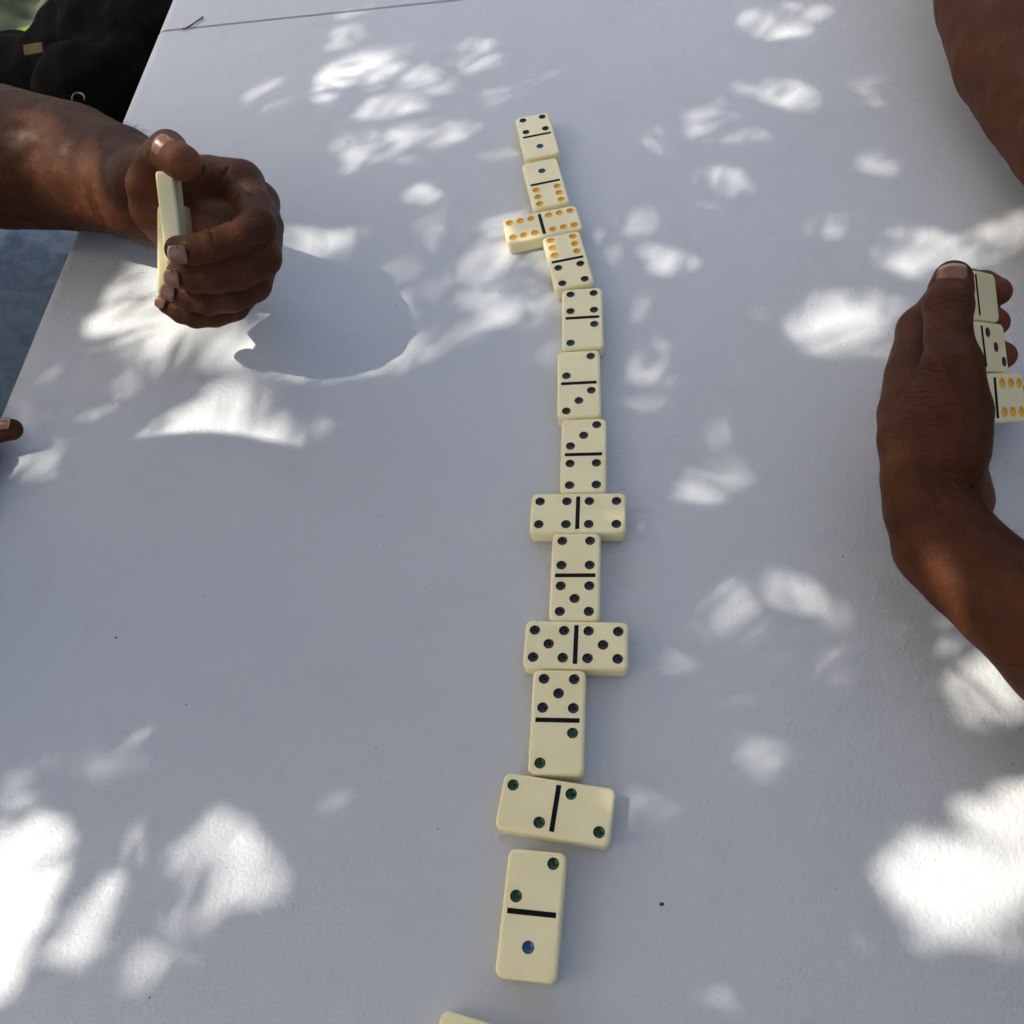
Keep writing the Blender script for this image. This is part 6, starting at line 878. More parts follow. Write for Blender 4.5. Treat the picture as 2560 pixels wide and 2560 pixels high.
-12,305,26,9,308,-288,417,33,15,169,-132,564,32,15,216,249,122,24,11,234,-115,517,27,10,61,115,-78,27,9,91,337,-27,28,9,201,-88,320,33,13,46,56,708,29,13,308,-374,399,35,16,63,7,40,27,9,68,89,391,32,14,148,521,362,24,10,198,-459,915,33,12,213,
43,369,26,10,323,162,658,24,10,261,127,-62,32,14,265,306,-56,29,11,4,-125,978,27,11,300,-143,717,27,8,17,530,558,31,13,95,383,206,34,15,112,-3,-87,28,12,297,-192,715,27,13,129,-169,549,25,8,234,332,983,35,12,297,-54,841,28,12,113,-449,557,29,9,153,
232,836,35,12,47,-330,895,31,10,190,173,836,32,13,135,159,786,29,10,77,-20,824,30,13,17,414,245,32,14,302,521,4,32,12,166,392,956,25,9,309,174,438,25,9,106,408,759,31,14,199,-457,762,23,9,264,337,392,32,11,44,438,694,33,13,32,367,516,25,10,71,
75,1043,33,14,261,67,852,34,10,319,-12,507,24,8,33,-24,1070,24,8,210,433,907,34,10,268,-362,526,25,8,12,-129,881,34,11,208,-138,-40,27,11,16,-367,855,29,10,192,-174,902,25,10,19,-371,119,25,10,273,447,453,34,12,278,-184,364,23,9,241,99,92,35,14,84,
-334,165,34,12,316,353,209,36,16,281,453,741,25,9,194,525,503,30,12,161,38,816,26,10,114,102,1039,35,11,226,-275,180,24,11,271,131,840,25,9,253,323,939,27,10,77,-329,797,23,9,260,242,431,24,8,49,-29,6,36,15,232,-439,827,31,11,356,144,991,28,12,128,
116,40,31,11,161,-106,-3,28,10,166,-336,909,27,12,195,-200,325,34,15,258,-56,53,34,12,316,201,490,31,11,177,234,245,34,14,346,277,567,29,11,302,21,-10,26,8,86,-83,464,30,12,60,36,694,29,10,79,-114,986,25,9,52,17,114,25,10,245,-223,379,24,10,127,
216,964,35,14,230,-169,959,29,10,200,58,807,33,13,278,210,491,30,13,201,-13,-45,34,11,159,-420,780,33,14,358,0,886,28,12,124,176,878,32,11,105,-119,-17,36,12,210,-328,213,35,13,276,279,254,35,11,262,172,308,28,11,42,231,624,32,11,278,215,724,34,12,164,
402,144,27,12,157,-18,1085,30,11,22,243,307,31,14,92,-18,868,29,13,274,-180,777,33,11,312,-95,841,25,11,313,180,246,32,12,278,202,1069,29,10,345,461,1005,26,11,180,-69,618,25,10,181,72,4,32,12,354,24,881,32,13,182,-323,982,26,9,154,402,879,32,14,65,
-436,478,24,8,1,-247,308,33,14,217,-211,809,26,8,133,-266,1081,31,14,36,182,572,26,11,267,23,-20,33,12,71,334,1081,24,10,264,25,539,33,14,232,45,383,29,11,229,114,837,23,9,328,-299,746,35,12,224,-429,469,33,14,148,-4,253,32,14,155,-166,612,26,10,55,
273,323,35,13,207,45,547,23,10,121,231,1015,30,13,15,-232,681,28,11,66,104,493,34,13,206,-279,605,27,12,290,-385,178,31,13,329,-419,371,36,16,123,80,-10,27,9,343,319,628,28,11,163,-224,243,30,11,210,99,1077,28,11,151,-17,73,36,16,62,-437,-82,24,10,67,
180,512,25,11,65,399,240,30,12,154,-247,1052,27,12,107,304,1076,30,11,349,-72,1053,31,11,31,-233,839,32,11,177,-159,697,26,11,176,379,627,33,14,318,132,385,33,15,275,-444,326,27,9,197,431,53,31,14,256,157,669,28,9,15,53,526,26,9,43,275,339,30,12,167,
219,922,32,14,272,-309,932,30,9,52,183,881,28,8,205,-205,759,36,13,73,-342,257,24,8,206,-455,827,32,11,144,168,-18,28,11,31,-104,340,29,10,69,368,283,24,9,354,-318,1013,26,8,195,279,518,23,7,109,-311,804,31,12,187,527,479,30,11,264,-202,45,24,10,70,
-143,128,23,8,358,361,526,30,12,41,469,1063,25,8,348,375,898,31,10,226,-19,588,32,12,218,187,159,33,11,38,471,102,27,10,254,-403,1086,31,11,268,23,957,30,10,180,118,907,23,10,151,-227,1085,26,8,55,236,127,33,12,329,-228,773,32,14,226,360,1051,30,11,128,
-388,698,27,8,66,463,-80,32,12,41,435,824,36,11,109,281,-75,32,10,354,522,452,28,9,138,287,-40,36,15,315,-175,789,29,12,97,404,860,29,11,233,386,770,27,12,184,-209,945,36,12,66,-249,-48,28,10,0,204,901,30,13,11,-433,60,26,10,191,500,280,31,11,64,
124,370,29,12,130,-197,151,30,12,283,362,1055,31,11,271,-130,1031,32,10,269,-440,52,25,7,175,240,745,34,14,69,-90,-61,29,11,89,-316,76,24,7,39,-369,955,34,15,273,207,719,33,10,308,-368,419,34,12,90,-215,740,28,10,16,-428,233,34,14,354,436,783,26,12,237,
230,291,26,10,249,-34,150,36,13,45,162,222,34,15,109,8,79,24,11,256,-132,1080,28,12,219,353,985,27,12,124,207,-58,24,7,338,-144,1005,27,9,39,212,618,36,11,11,305,910,35,14,352,-372,961,33,14,198,298,922,27,12,232,-28,1072,33,13,53,-314,997,25,11,130,
48,136,29,13,79,-353,219,25,11,72,-246,470,26,12,169,405,549,33,10,346,516,173,24,9,40,-11,881,30,14,170,466,829,27,9,93,342,105,34,13,39,-377,386,29,12,359,-284,774,32,11,137,254,559,27,11,257,78,-75,31,10,120,526,1085,33,12,293,-368,228,24,9,41,
490,-79,31,10,46,245,106,29,10,30,379,874,35,13,45,126,488,29,11,287,84,-30,31,9,90,268,506,28,13,89,-407,549,30,9,254,-302,719,24,11,29,-441,489,35,12,256,496,190,27,10,86,-58,90,31,10,83,361,985,26,9,152,-255,-50,32,12,42,-447,803,33,13,209,
389,767,34,11,277,56,49,30,13,263,-386,886,30,12,177,270,402,26,8,349,386,236,32,11,342,169,296,35,15,293,-464,-57,33,14,301,52,70,31,13,108,-315,-76,30,14,140,376,321,24,10,173,525,59,24,11,230,-21,-18,27,11,350,456,210,30,11,29,-26,-25,34,15,276,
-90,304,23,11,1,-458,928,29,10,352,-147,-58,34,14,24,-194,-1,23,9,151,314,615,26,8,179,-433,920,31,12,118,-323,845,26,11,136,-332,887,29,12,330,-83,4,34,13,81,403,908,30,13,199,273,978,34,13,9,370,1032,29,10,308,512,731,29,10,164,36,963,31,10,122,
272,-8,36,15,65,395,782,35,15,346,27,1074,25,7,191,-458,683,35,15,106,367,138,32,13,221,520,148,30,13,132,393,437,32,10,311,-283,181,34,12,159,135,774,30,10,215,-345,614,32,10,247,-134,813,27,9,44,-444,949,34,12,172,176,370,35,14,243,229,336,33,11,131,
464,668,26,9,243,-267,961,30,13,286,43,560,28,10,246,384,-36,30,11,43,78,245,32,13,310,372,1068,34,14,78,410,361,33,14,151,-226,262,30,12,98,22,210,26,11,269,349,605,34,11,302,150,844,32,13,309,-433,954,29,12,107,-136,780,36,12,306,496,12,29,13,268,
-8,148,23,10,139,307,186,23,8,307,456,770,26,9,237,-305,-49,34,15,316,-60,-87,36,14,61,-458,549,35,11,186,-210,1041,27,12,284,304,866,24,10,54,-398,1084,32,13,100,249,767,28,12,151,115,949,32,11,130,384,745,29,13,43,-129,-64,31,10,244,472,1080,27,10,173,
-259,803,24,10,26,360,644,31,13,295,-375,523,33,11,68,-257,525,28,11,158,-384,169,25,8,72,521,676,29,9,271,-440,948,35,12,92,-252,-10,26,10,233,-441,374,31,14,320,213,-10,31,13,149,418,772,32,11,104,-240,311,33,13,281,499,388,34,12,196,-6,1023,28,13,159,
-268,1030,30,11,222,259,68,29,13,75,126,998,30,12,250,266,771,30,10,50,-61,827,29,13,270,366,601,29,10,24,-142,1076,34,12,100,188,451,32,15,13,-428,1028,35,13,99,483,-65,29,13,117,-275,100,32,10,278,382,88,29,13,335,22,-63,35,14,290,440,746,29,12,173,
177,159,26,11,209,22,804,23,7,296,-205,1084,23,10,293,334,155,28,12,149,455,1089,30,14,92,165,644,26,10,275,194,235,35,13,34,19,1083,31,9,239,-60,995,25,11,347,-238,719,32,11,33,434,41,33,15,191,-361,244,27,11,250,-202,10,23,8,225,229,689,26,9,190,
-113,328,35,12,322,-357,545,33,10,65,229,909,27,11,212,163,662,33,13,359,507,940,28,9,224,-447,729,25,9,90,-36,902,32,14,192,-404,1069,31,13,222,-146,276,25,9,312,-54,1027,35,13,217,-145,-24,26,9,250,338,513,24,10,15,-203,841,26,11,200,511,279,24,8,251,
-314,1087,35,11,315,455,824,28,9,234,174,273,24,10,237,-150,290,32,12,235,-384,496,36,12,111,-358,136,32,11,225,289,1056,35,15,30,430,636,25,9,312,-138,899,25,10,242,259,1005,23,7,74,-165,460,28,10,259,126,97,33,14,200,279,718,26,8,223,-375,139,34,15,212,
498,-50,36,14,249,484,386,34,12,348,516,375,23,8,318,-450,936,30,13,28,190,1052,33,12,196,73,-78,23,10,229,9,237,32,12,50,362,715,29,11,11,-295,291,27,10,84,-422,331,35,12,110,288,587,24,11,240,-241,1042,28,10,6,150,29,26,8,278,160,453,28,12,81,
170,1021,34,13,356,-213,-38,30,12,254,74,406,27,11,133,375,1056,33,15,208,-176,1023,29,11,35,46,145,26,10,51,-367,429,34,14,247,524,1025,35,12,295,-55,37,27,10,307,-46,317,26,9,360,347,123,34,14,11,-443,521,36,11,212,446,43,29,11,3,220,-50,26,12,269,
-193,915,27,8,47,-161,1081,25,8,306,24,145,23,7,310,-416,182,27,11,47,447,235,32,11,358,-457,969,27,9,300,-223,394,33,12,79,-446,184,33,15,77,465,398,30,12,254,-283,118,28,12,76,-64,302,32,15,277,235,764,36,12,193,484,28,31,13,117,484,479,31,10,178,
71,741,23,9,153,494,786,33,12,56,34,947,25,8,164,-218,655,34,15,244,-120,812,29,12,97,-446,233,28,10,96,-79,-77,28,11,117,1,1072,33,14,36,291,134,36,13,153,-407,981,30,11,194,-453,790,30,10,161,-176,1080,32,10,77,51,-65,27,9,296,-444,912,33,10,347,
-288,118,28,10,73,-20,985,26,8,10,-170,-82,31,10,178,-415,-80,34,14,73,-22,1002,34,14,209,-451,-31,24,9,61,376,752,23,10,45,-171,598,23,7,50,403,1062,28,11,345,217,677,27,10,212,-205,738,32,10,33,218,599,28,8,248,506,-48,25,8,331,92,1070,24,10,190,
-105,841,34,15,24,470,81,28,13,11,310,531,36,14,316,147,742,27,8,353,-357,463,32,10,340,-362,70,29,12,104,-232,75,27,9,161,396,372,25,11,197,382,120,23,9,200,-399,829,24,11,177,-448,223,25,8,321,95,133,29,10,309,418,116,35,12,296,-392,540,23,10,309,
155,643,26,12,256,-142,326,26,9,123,-18,154,35,14,351,-108,268,31,13,297,214,952,35,12,113,423,433,30,10,217,-201,672,31,14,32,236,7,33,12,93,235,881,25,8,223,-443,687,31,14,180,-218,1045,29,9,162,414,523,32,14,350,336,791,26,10,348,-204,-89,35,14,271,
106,664,36,11,240,66,880,35,12,124,357,978,32,12,79,452,1080,30,11,116,181,897,32,14,12,-437,314,36,15,217,-222,277,34,15,71,-310,493,29,10,316,-306,985,36,16,198,360,121,35,15,199,407,30,32,13,318,-314,26,25,8,281,116,817,27,10,35,302,712,23,8,24,
502,671,32,10,357,365,83,23,10,263,-410,392,26,11,134,65,66,29,12,188,368,144,33,11,64,-179,680,23,8,190,-244,1085,31,11,217,-269,59,30,12,349,356,48,36,13,48,328,782,27,10,95,-445,604,24,10,94,380,98,26,9,42,376,661,23,7,37,308,-47,34,14,338,
-320,627,29,9,64,-447,562,36,13,136,442,937,24,8,32,18,890,31,14,46,276,966,24,10,83,-394,283,34,13,30,-300,1038,29,12,24,432,623,31,10,147,60,531,36,16,136,-167,643,30,11,275,-302,28,23,7,356,3,228,34,12,291,-58,1034,31,13,78,529,846,35,14,90,
250,1009,23,7,112,360,86,27,12,57,-360,231,34,15,288,-312,67,34,12,215,445,859,34,14,112,-33,312,30,11,338,383,894,30,9,27,389,502,34,14,340,-453,206,36,11,324,-318,94,26,12,334,67,858,29,11,130,-300,972,29,13,30,394,444,35,16,58,-171,293,34,14,172,
-185,321,32,11,129,165,829,35,12,216,-11,269,30,12,289,400,396,35,12,290,-62,368,30,11,184,103,73,29,10,182,-189,256,30,10,287,465,84,32,11,327,-233,292,31,10,104,-299,1014,36,13,52,-112,106,33,10,116,253,285,23,7,160,-421,172,33,14,156,397,414,32,12,35,
-365,454,25,11,65,-253,871,24,8,80,284,461,26,9,311,-197,609,25,10,249,141,527,34,14,57,265,261,34,11,285,501,782,29,13,343,478,183,24,11,342,-378,427,24,11,157,174,1089,33,11,192,24,811,32,12,321,412,1015,35,13,163,-125,844,27,10,311,-356,937,33,15,224,
-119,936,31,14,185,-164,1075,28,11,136,89,1028,36,15,257,464,214,32,14,94,-319,295,27,12,199,222,-68,32,14,46,161,145,28,9,263,-444,217,32,13,354,-155,-66,35,12,358,522,-74,28,9,281,-380,535,31,12,296,-256,-5,32,12,46,139,643,36,16,54,328,259,33,14,231,
-396,230,30,9,211,137,-86,35,13,151,-12,108,34,14,194,-444,-64,24,11,296,287,926,30,13,208,-180,302,31,11,181,-411,563,24,10,338,-223,718,24,11,303,-437,56,34,13,248,-87,941,32,10,222,-445,832,29,12,134,-34,33,30,10,338,370,720,31,10,285,-37,838,32,14,198,
-208,990,23,9,88,153,525,30,13,1,232,543,36,12,295,-325,1009,33,11,284,345,137,29,9,302,116,766,25,11,74,345,189,35,11,354,-167,1032,29,13,297,103,138,34,11,87,56,871,35,12,291,74,1083,36,12,233,-420,223,36,15,11,40,985,27,10,134,295,600,24,10,276,
-273,-81,34,15,293,-335,486,33,15,316,-38,1046,25,10,61,-331,333,30,12,131,366,40,29,13,50,179,817,36,12,128,-446,384,25,11,298,355,1083,29,10,159,130,1055,26,11,357,-340,237,33,12,95,337,739,23,9,323,-455,62,27,11,49,105,943,36,14,266,-390,568,30,12,241,
347,61,35,13,213,-445,539,25,11,93,520,74,28,10,328,373,162,32,9,64,90,589,28,11,69,-122,848,33,13,90,-407,911,32,12,284,94,0,30,11,39,2,342,24,10,10,436,149,30,13,59,-372,856,33,12,240,521,353,26,9,348,496,907,25,11,358,435,906,33,13,127,
405,42,24,9,304,241,961,35,16,125,-333,202,33,11,31,-434,597,35,14,119,-334,918,35,12,87,-208,783,33,13,75,32,907,25,10,295,430,97,24,8,345,-180,26,29,12,250,-452,418,23,9,66,-407,350,30,13,60,193,55,24,10,269,484,550,29,10,225,-395,350,25,8,97,
-398,815,28,12,159,-129,1024,32,11,33,1,868,29,12,264,-215,906,24,9,82,156,371,33,12,126,197,193,27,9,349,162,-47,30,11,302,520,803,29,11,51,-448,1037,27,10,359,481,1064,33,14,127,219,135,29,10,102,523,-31,24,10,104,333,536,28,10,331,249,299,34,15,313,
159,1065,29,10,169,-67,188,24,8,35,-46,239,34,14,317,-371,450,29,13,317,-248,728,25,10,323,429,868,31,11,20,174,603,26,11,192,-167,697,35,14,169,13,-74,34,14,238,379,29,31,9,206,-329,936,30,11,51,269,172,33,11,168,341,527,31,10,18,173,583,23,10,311,
277,91,34,12,345,267,767,25,9,202,205,208,29,13,196,-341,219,27,12,114,-260,329,27,10,112,14,143,25,9,320,452,901,33,14,102,498,951,24,7,307,-345,1034,30,12,213,512,1072,29,12,216,256,1020,26,9,67,63,760,34,14,122,83,715,33,10,286,155,1069,30,13,225,
426,254,32,14,122,30,-9,33,14,210,-302,109,35,14,8,156,593,24,10,49,-362,650,36,14,347,-279,1037,23,9,87,373,503,36,11,354,218,831,34,11,256,157,764,31,10,167,-177,43,24,10,152,382,677,23,10,276,435,588,23,9,55,-374,33,33,11,92,-355,1007,35,15,242,
307,171,31,14,119,137,944,30,11,128,-391,572,34,15,215,-100,-79,29,13,345,364,1022,27,11,293,143,392,31,12,214,322,597,26,10,255,-263,1039,29,10,353,-8,-25,27,9,144,230,751,30,12,148,332,130,32,10,188,426,513,31,14,300,257,18,31,12,91,-425,835,30,12,215,
139,761,27,11,360,-260,1007,27,11,359,-144,740,23,8,127,-283,61,31,13,87,-205,896,25,9,303,-83,659,27,10,180,491,413,32,14,316,-313,180,33,11,297,-354,416,24,8,86,-99,645,34,15,219,-19,1027,35,11,192,122,20,23,11,126,411,585,29,13,340,222,282,30,12,335,
10,787,32,12,152,56,1015,29,12,313,-356,124,29,12,109,367,881,26,11,115,-417,45,25,8,125,513,660,31,10,304,-240,1072,25,11,311,-299,661,32,12,43,140,353,26,10,96,-413,1030,35,15,151,502,941,34,14,263,152,1091,32,12,214,508,807,34,14,38,-309,14,25,10,198,
-195,-57,24,11,90,293,825,34,12,139,-392,629,27,12,269,340,603,28,12,192,-54,199,25,10,127,484,396,31,13,337,-2,337,31,12,55,-432,678,34,10,3,521,1038,26,11,41,-430,-60,29,12,303,-333,704,24,8,52,-281,300,36,16,238,403,507,24,8,307,-330,281,30,12,200,
-28,101,34,14,194,462,499,24,9,271,-307,303,33,13,12,-36,880,32,14,92,513,-49,26,9,48,-391,29,24,9,188,223,8,27,9,67,-445,151,24,8,354,446,840,23,9,353,112,4,33,10,343,-79,358,34,13,189,157,619,27,12,237,-200,266,34,11,175,421,161,27,8,75,
-115,566,34,13,191,504,489,27,12,335,-33,586,24,10,318,248,887,32,13,329,-417,577,25,11,43,-312,46,23,8,191,-87,-17,24,11,335,-25,167,23,9,244,137,933,31,12,36,53,683,27,10,201,-139,757,31,12,287,-40,360,35,14,327,-418,986,32,10,267,318,253,30,12,24,
85,917,28,12,250,-101,631,34,15,224,69,-78,29,12,300,223,613,31,12,39,-93,950,23,10,328,-310,483,24,8,161,450,765,28,11,333,177,225,29,13,312,-145,1001,25,10,71,483,129,27,11,16,199,471,24,10,5,504,-68,28,9,118,290,902,26,12,33,38,259,31,13,35,
321,238,33,13,286,-419,818,30,11,342,-452,607,34,11,251,318,-79,29,11,88,-440,510,26,10,5,54,1092,29,12,215,38,234,31,12,358,189,710,26,8,103,397,152,32,11,305,342,38,34,13,67,-449,774,25,9,122,316,1067,33,14,170,384,853,30,11,295,525,575,34,12,111,
-230,1047,35,11,284,205,240,33,13,234,238,1005,31,14,190,-432,805,29,12,309,48,38,34,11,313,-65,89,33,12,183,288,247,23,9,8,12,-14,34,15,214,-403,759,32,14,14,-401,387,26,10,192,-459,405,31,14,86,455,-63,27,12,286,-376,339,28,11,267,75,288,30,11,153,
257,-83,35,14,182,406,605,23,9,107,210,703,25,10,341,293,778,26,9,62,287,-84,34,12,104,-237,882,27,9,106,-329,175,31,14,190,517,-60,30,9,196,432,349,27,11,281,151,124,34,12,87,507,503,36,16,267,126,142,26,8,90,326,168,31,10,226,433,333,32,12,126,
-441,101,33,11,20,-370,514,31,13,305,454,1054,28,11,269,133,780,29,13,16,-3,90,34,14,22,-449,764,32,11,220,64,611,33,12,320,175,-39,33,14,259,157,269,30,11,157,330,302,27,12,327,438,-85,34,13,142,-425,285,30,14,22,-28,226,33,12,186,185,196,25,9,240,
501,1044,27,12,111,-96,291,32,12,152,62,-59,33,12,29,68,285,29,10,100,254,1022,31,12,177,-118,956,34,15,15,-143,295,31,14,135,-448,41,35,11,127,-190,879,32,12,360,-130,328,28,12,74,299,584,23,7,77,215,-47,33,14,12,505,1049,33,14,268,277,-57,34,12,108,
-345,77,33,10,217,-36,327,34,15,112,419,601,29,10,30,-21,210,34,15,348,-420,952,30,11,303,-36,1011,24,8,221,-130,67,29,12,272,109,-64,32,13,17,522,430,30,11,267,-306,761,26,10,102,219,927,34,14,4,-189,882,34,11,65,101,567,23,10,56,-181,45,32,15,289,
-318,1013,35,16,270,-341,476,34,13,359,-199,260,33,15,169,-438,971,24,9,141,200,428,32,10,219,465,32,25,9,160,-170,-13,32,14,173,-438,165,26,10,263,-368,874,24,7,192,389,28,27,12,88,-439,744,34,14,142,-261,49,36,15,0,9,337,33,13,142,-408,124,25,10,179,
245,-3,30,10,128,-61,219,31,9,339,430,99,31,11,80,-455,583,33,11,168,-380,162,28,10,277,294,607,33,15,3,-49,216,32,14,189,372,325,35,15,124,428,147,28,11,101,448,501,31,11,263,-198,663,32,14,234,486,1084,34,15,156,-117,825,28,9,284,-279,1044,32,13,77,
91,728,31,11,39,138,1051,31,13,116,380,-31,34,13,288,-287,921,31,9,232,-17,-76,33,14,322,-160,271,33,15,123,-289,934,31,12,79,434,19,32,13,258,375,188,33,11,102,39,212,31,12,252,224,73,34,11,334,-372,76,35,13,354,-450,-82,34,10,321,-349,701,36,16,304,
-274,909,28,10,313,-81,587,24,9,221,434,98,35,12,323,531,999,33,12,154,130,811,25,10,171,-403,835,35,12,179,18,1085,34,15,157,447,588,31,12,212,392,-62,32,12,357,-159,791,34,15,209,224,484,24,9,256,-309,625,34,12,250,528,1055,33,14,172,229,993,32,13,81,
-329,972,36,15,17,-441,34,27,12,224,15,34,26,12,173,-348,645,35,15,71,287,715,28,10,253,-379,9,24,10,254,292,301,31,14,276,-151,780,31,9,80,-209,616,28,11,15,-447,975,31,12,326,196,-9,35,15,322,375,340,25,8,324,38,975,31,11,55,11,326,29,12,28,
-148,26,26,11,334,-285,852,25,11,200,-391,705,29,10,192,133,920,33,12,264,353,1068,29,10,286,427,1079,28,12,328,-35,204,32,10,304,-347,1084,32,13,147,275,1031,23,10,263,264,1042,35,13,188,126,1081,32,10,240,451,443,30,12,164,-422,129,33,14,134,5,981,33,11,310,
-301,502,23,9,319,-19,1014,36,16,135,148,951,34,13,131,-438,796,30,10,9,-453,157,31,11,77,65,308,33,12,98,-180,1052,35,12,80,521,365,35,15,12,-257,-72,32,12,241,6,215,34,14,13,-231,357,36,16,146,-319,-13,29,11,69,499,990,36,14,156,184,653,33,14,264,
-88,256,31,14,165,132,132,27,12,78,209,801,30,14,95,-167,738,35,11,154,421,439,26,9,147,469,-19,26,8,22,352,546,25,8,222,-252,627,27,11,88,83,76,23,8,310,-416,713,34,15,292,32,333,27,9,35,-303,638,23,10,198,332,-83,34,11,334,-299,277,35,13,106,
144,836,23,9,230,259,53,30,10,346,-347,846,24,9,60,-339,831,29,10,225,-400,906,34,14,354,-275,218,30,12,254,224,744,29,12,147,90,60,30,12,136,483,544,33,14,269,463,897,26,8,185,303,3,34,11,190,517,469,34,14,313,-416,956,33,12,6,-203,1036,30,12,128,
489,179,32,13,130,300,782,34,13,130,-408,212,25,10,138,331,1079,34,11,140,124,561,34,14,102,339,924,34,15,106,477,898,23,7,339,444,923,32,13,329,238,929,33,15,253,387,992,30,11,46,428,505,35,13,211,132,758,23,10,146,-347,257,27,10,159,-277,198,32,13,104,
399,256,30,9,33,-407,108,33,12,81,52,335,27,9,160,-289,731,28,11,255,-69,563,28,11,292,-237,66,31,10,254,29,902,33,11,331,77,433,34,11,355,523,983,35,16,107,-138,-68,35,12,66,516,242,25,10,143,120,816,36,15,75,-227,834,31,11,5,471,98,33,13,350,
-446,1031,34,14,240,282,1032,33,15,8,204,81,25,9,126,413,222,34,14,281,349,734,34,12,348,-113,804,33,14,76,361,744,25,11,294,-450,1041,32,12,70,417,1008,33,11,25,203,889,26,9,33,-448,627,25,10,65,-311,271,35,15,173,392,975,28,10,178,-167,603,35,11,200,
346,976,32,13,98,-318,34,28,11,359,455,838,32,10,256,-346,262,33,11,290,341,705,30,10,183,155,143,35,13,345,-95,115,24,9,62,67,75,35,13,15,-290,970,30,11,0,511,999,31,10,275,393,216,29,12,227,-456,-6,28,11,254,259,820,33,13,186,399,1077,26,10,247,
441,762,23,9,172,499,749,30,11,106,465,283,35,15,248,384,545,24,11,181,267,347,34,11,284,-194,894,36,15,145,67,838,29,12,154,75,257,33,13,157,245,-74,32,10,186,-275,612,31,10,127,479,836,24,10,76,143,98,31,10,255,199,430,36,16,78,-87,110,28,10,202,
-167,1053,23,8,107,275,446,24,8,211,-226,687,34,13,245,76,585,32,13,282,167,-21,33,15,68,-456,645,35,15,144,-197,727,26,12,153,-258,16,34,14,286,53,1031,25,7,301,-6,989,24,10,287,453,301,30,13,43,-300,60,30,13,216,281,825,32,14,343,507,-28,35,14,158,
-352,921,29,10,355,424,1032,35,14,204,13,930,28,12,93,261,109,28,11,198,128,1066,25,11,163,55,1077,34,14,190,-319,899,33,12,293,306,257,23,9,208,57,967,28,9,4,218,1087,34,15,32,-319,-54,34,12,82,-277,699,33,14,298,59,566,28,12,271,-66,-53,29,12,294,
-149,-86,36,16,35,-382,435,29,12,323,332,437,24,9,13,-222,39,35,13,180,329,50,26,11,192,445,518,31,14,64,453,37,30,12,70,8,1021,28,11,310,-289,-6,28,11,135,531,524,33,12,169,-81,293,36,15,356,-451,1006,31,12,284,-201,28,34,15,287,-255,781,33,13,123,
-397,707,35,14,211,-134,199,33,14,290,-57,80,34,15,77,356,-79,27,11,140,-191,9,35,16,183,-100,277,27,9,337,524,267,35,14,359,515,581,35,12,2,-215,-47,36,15,220,-122,1042,32,12,334,-375,-39,32,13,351,453,671,34,14,117,-203,920,27,9,71,-295,710,28,10,263,
-178,278,29,10,71,37,142,31,13,122,484,855,33,13,33,-329,189,24,9,7,-384,-61,34,15,88,379,85,35,15,120,100,-68,36,14,89,465,316,33,15,274,291,-62,25,10,81,231,731,34,15,151,-397,595,24,8,275,-25,86,28,9,94,149,366,34,12,101,378,969,32,12,303,
130,-49,29,10,16,236,858,27,8,26,-142,1026,32,12,261,-249,68,34,10,35,-68,64,34,15,193,340,67,29,13,29,102,837,33,12,260,423,642,30,14,294,318,510,35,11,240,223,-84,36,11,193,-284,17,34,15,357,308,586,35,14,359,-372,929,27,9,334,-147,751,32,11,268,
-184,734,24,10,183,154,459,29,13,99,94,581,36,13,256,-122,877,35,16,105,393,684,35,16,172,-217,982,24,8,112,-255,747,26,10,311,-332,614,34,11,169,381,154,36,14,335,-283,8,35,12,167,59,993,28,12,306,123,926,26,8,93,-211,714,30,14,127,115,746,34,11,360,
306,765,35,13,56,-300,-82,35,14,317,-146,965,34,15,301,341,552,35,13,94,53,958,33,12,350,-11,357,33,13,67,112,574,27,12,235,-287,137,35,13,261,-36,29,32,13,285,366,354,23,8,4,373,611,35,14,287,78,794,31,10,101,292,310,34,14,77,-436,-16,27,9,212,
386,989,35,12,332,-250,1051,32,13,206,456,1000,35,15,283,-105,936,27,11,210,28,51,23,9,240,-17,-54,29,11,112,230,949,28,9,324,-151,37,28,12,233,137,1064,35,16,114,-415,1083,35,12,159,100,-85,35,13,129,41,950,33,15,334,434,926,33,15,28,-250,548,25,8,187,
-278,281,27,12,318,1,991,31,12,172,369,1039,33,12,159,303,-66,27,9,114,-41,82,30,13,86,360,345,31,12,32,-429,842,30,10,303,191,833,26,11,217,331,-37,26,11,233,393,58,31,11,287,32,-90,33,13,150,-163,746,36,16,345,385,947,33,14,349,171,594,34,15,283,
45,182,34,13,18,-412,39,27,8,332,-364,518,34,14,71,-211,824,30,11,16,138,222,26,11,116,477,471,30,10,215,-382,950,34,11,252,270,991,33,15,144,-444,1065,33,11,49,43,884,25,8,111,-340,720,23,9,127,-48,1018,36,15,159,236,172,32,14,351,-258,1057,33,14,245,
-381,341,34,15,76,358,840,32,15,238,-464,1076,35,15,359,176,1039,33,15,101,523,170,34,15,39,174,433,32,12,323,-131,260,26,8,354,-168,-29,32,13,248,-213,1031,35,14,358,80,847,34,14,73,262,893,29,12,321,262,93,35,14,112,388,359,32,14,243,441,-69,33,15,184,
507,521,31,14,171,251,789,26,11,232,-363,190,34,12,189,-412,591,25,12,129,-43,373,35,11,171,-351,912,31,10,272,-62,169,33,13,118,366,962,25,8,129,127,306,33,12,310,-143,983,27,11,304,-305,527,27,11,173,-214,152,25,10,325,-35,576,30,10,2,-353,433,31,13,345,
-338,665,30,9,146,-289,610,33,12,27,-372,258,36,15,272,-150,-12,26,10,110,-360,86,28,12,8,419,539,26,11,353,-307,584,28,13,200,-367,874,32,13,323,-400,340,35,12,119,-68,-70,27,12,348,-274,-5,33,13,245,-234,869,31,11,261,-228,989,26,10,22,466,793,26,10,97,
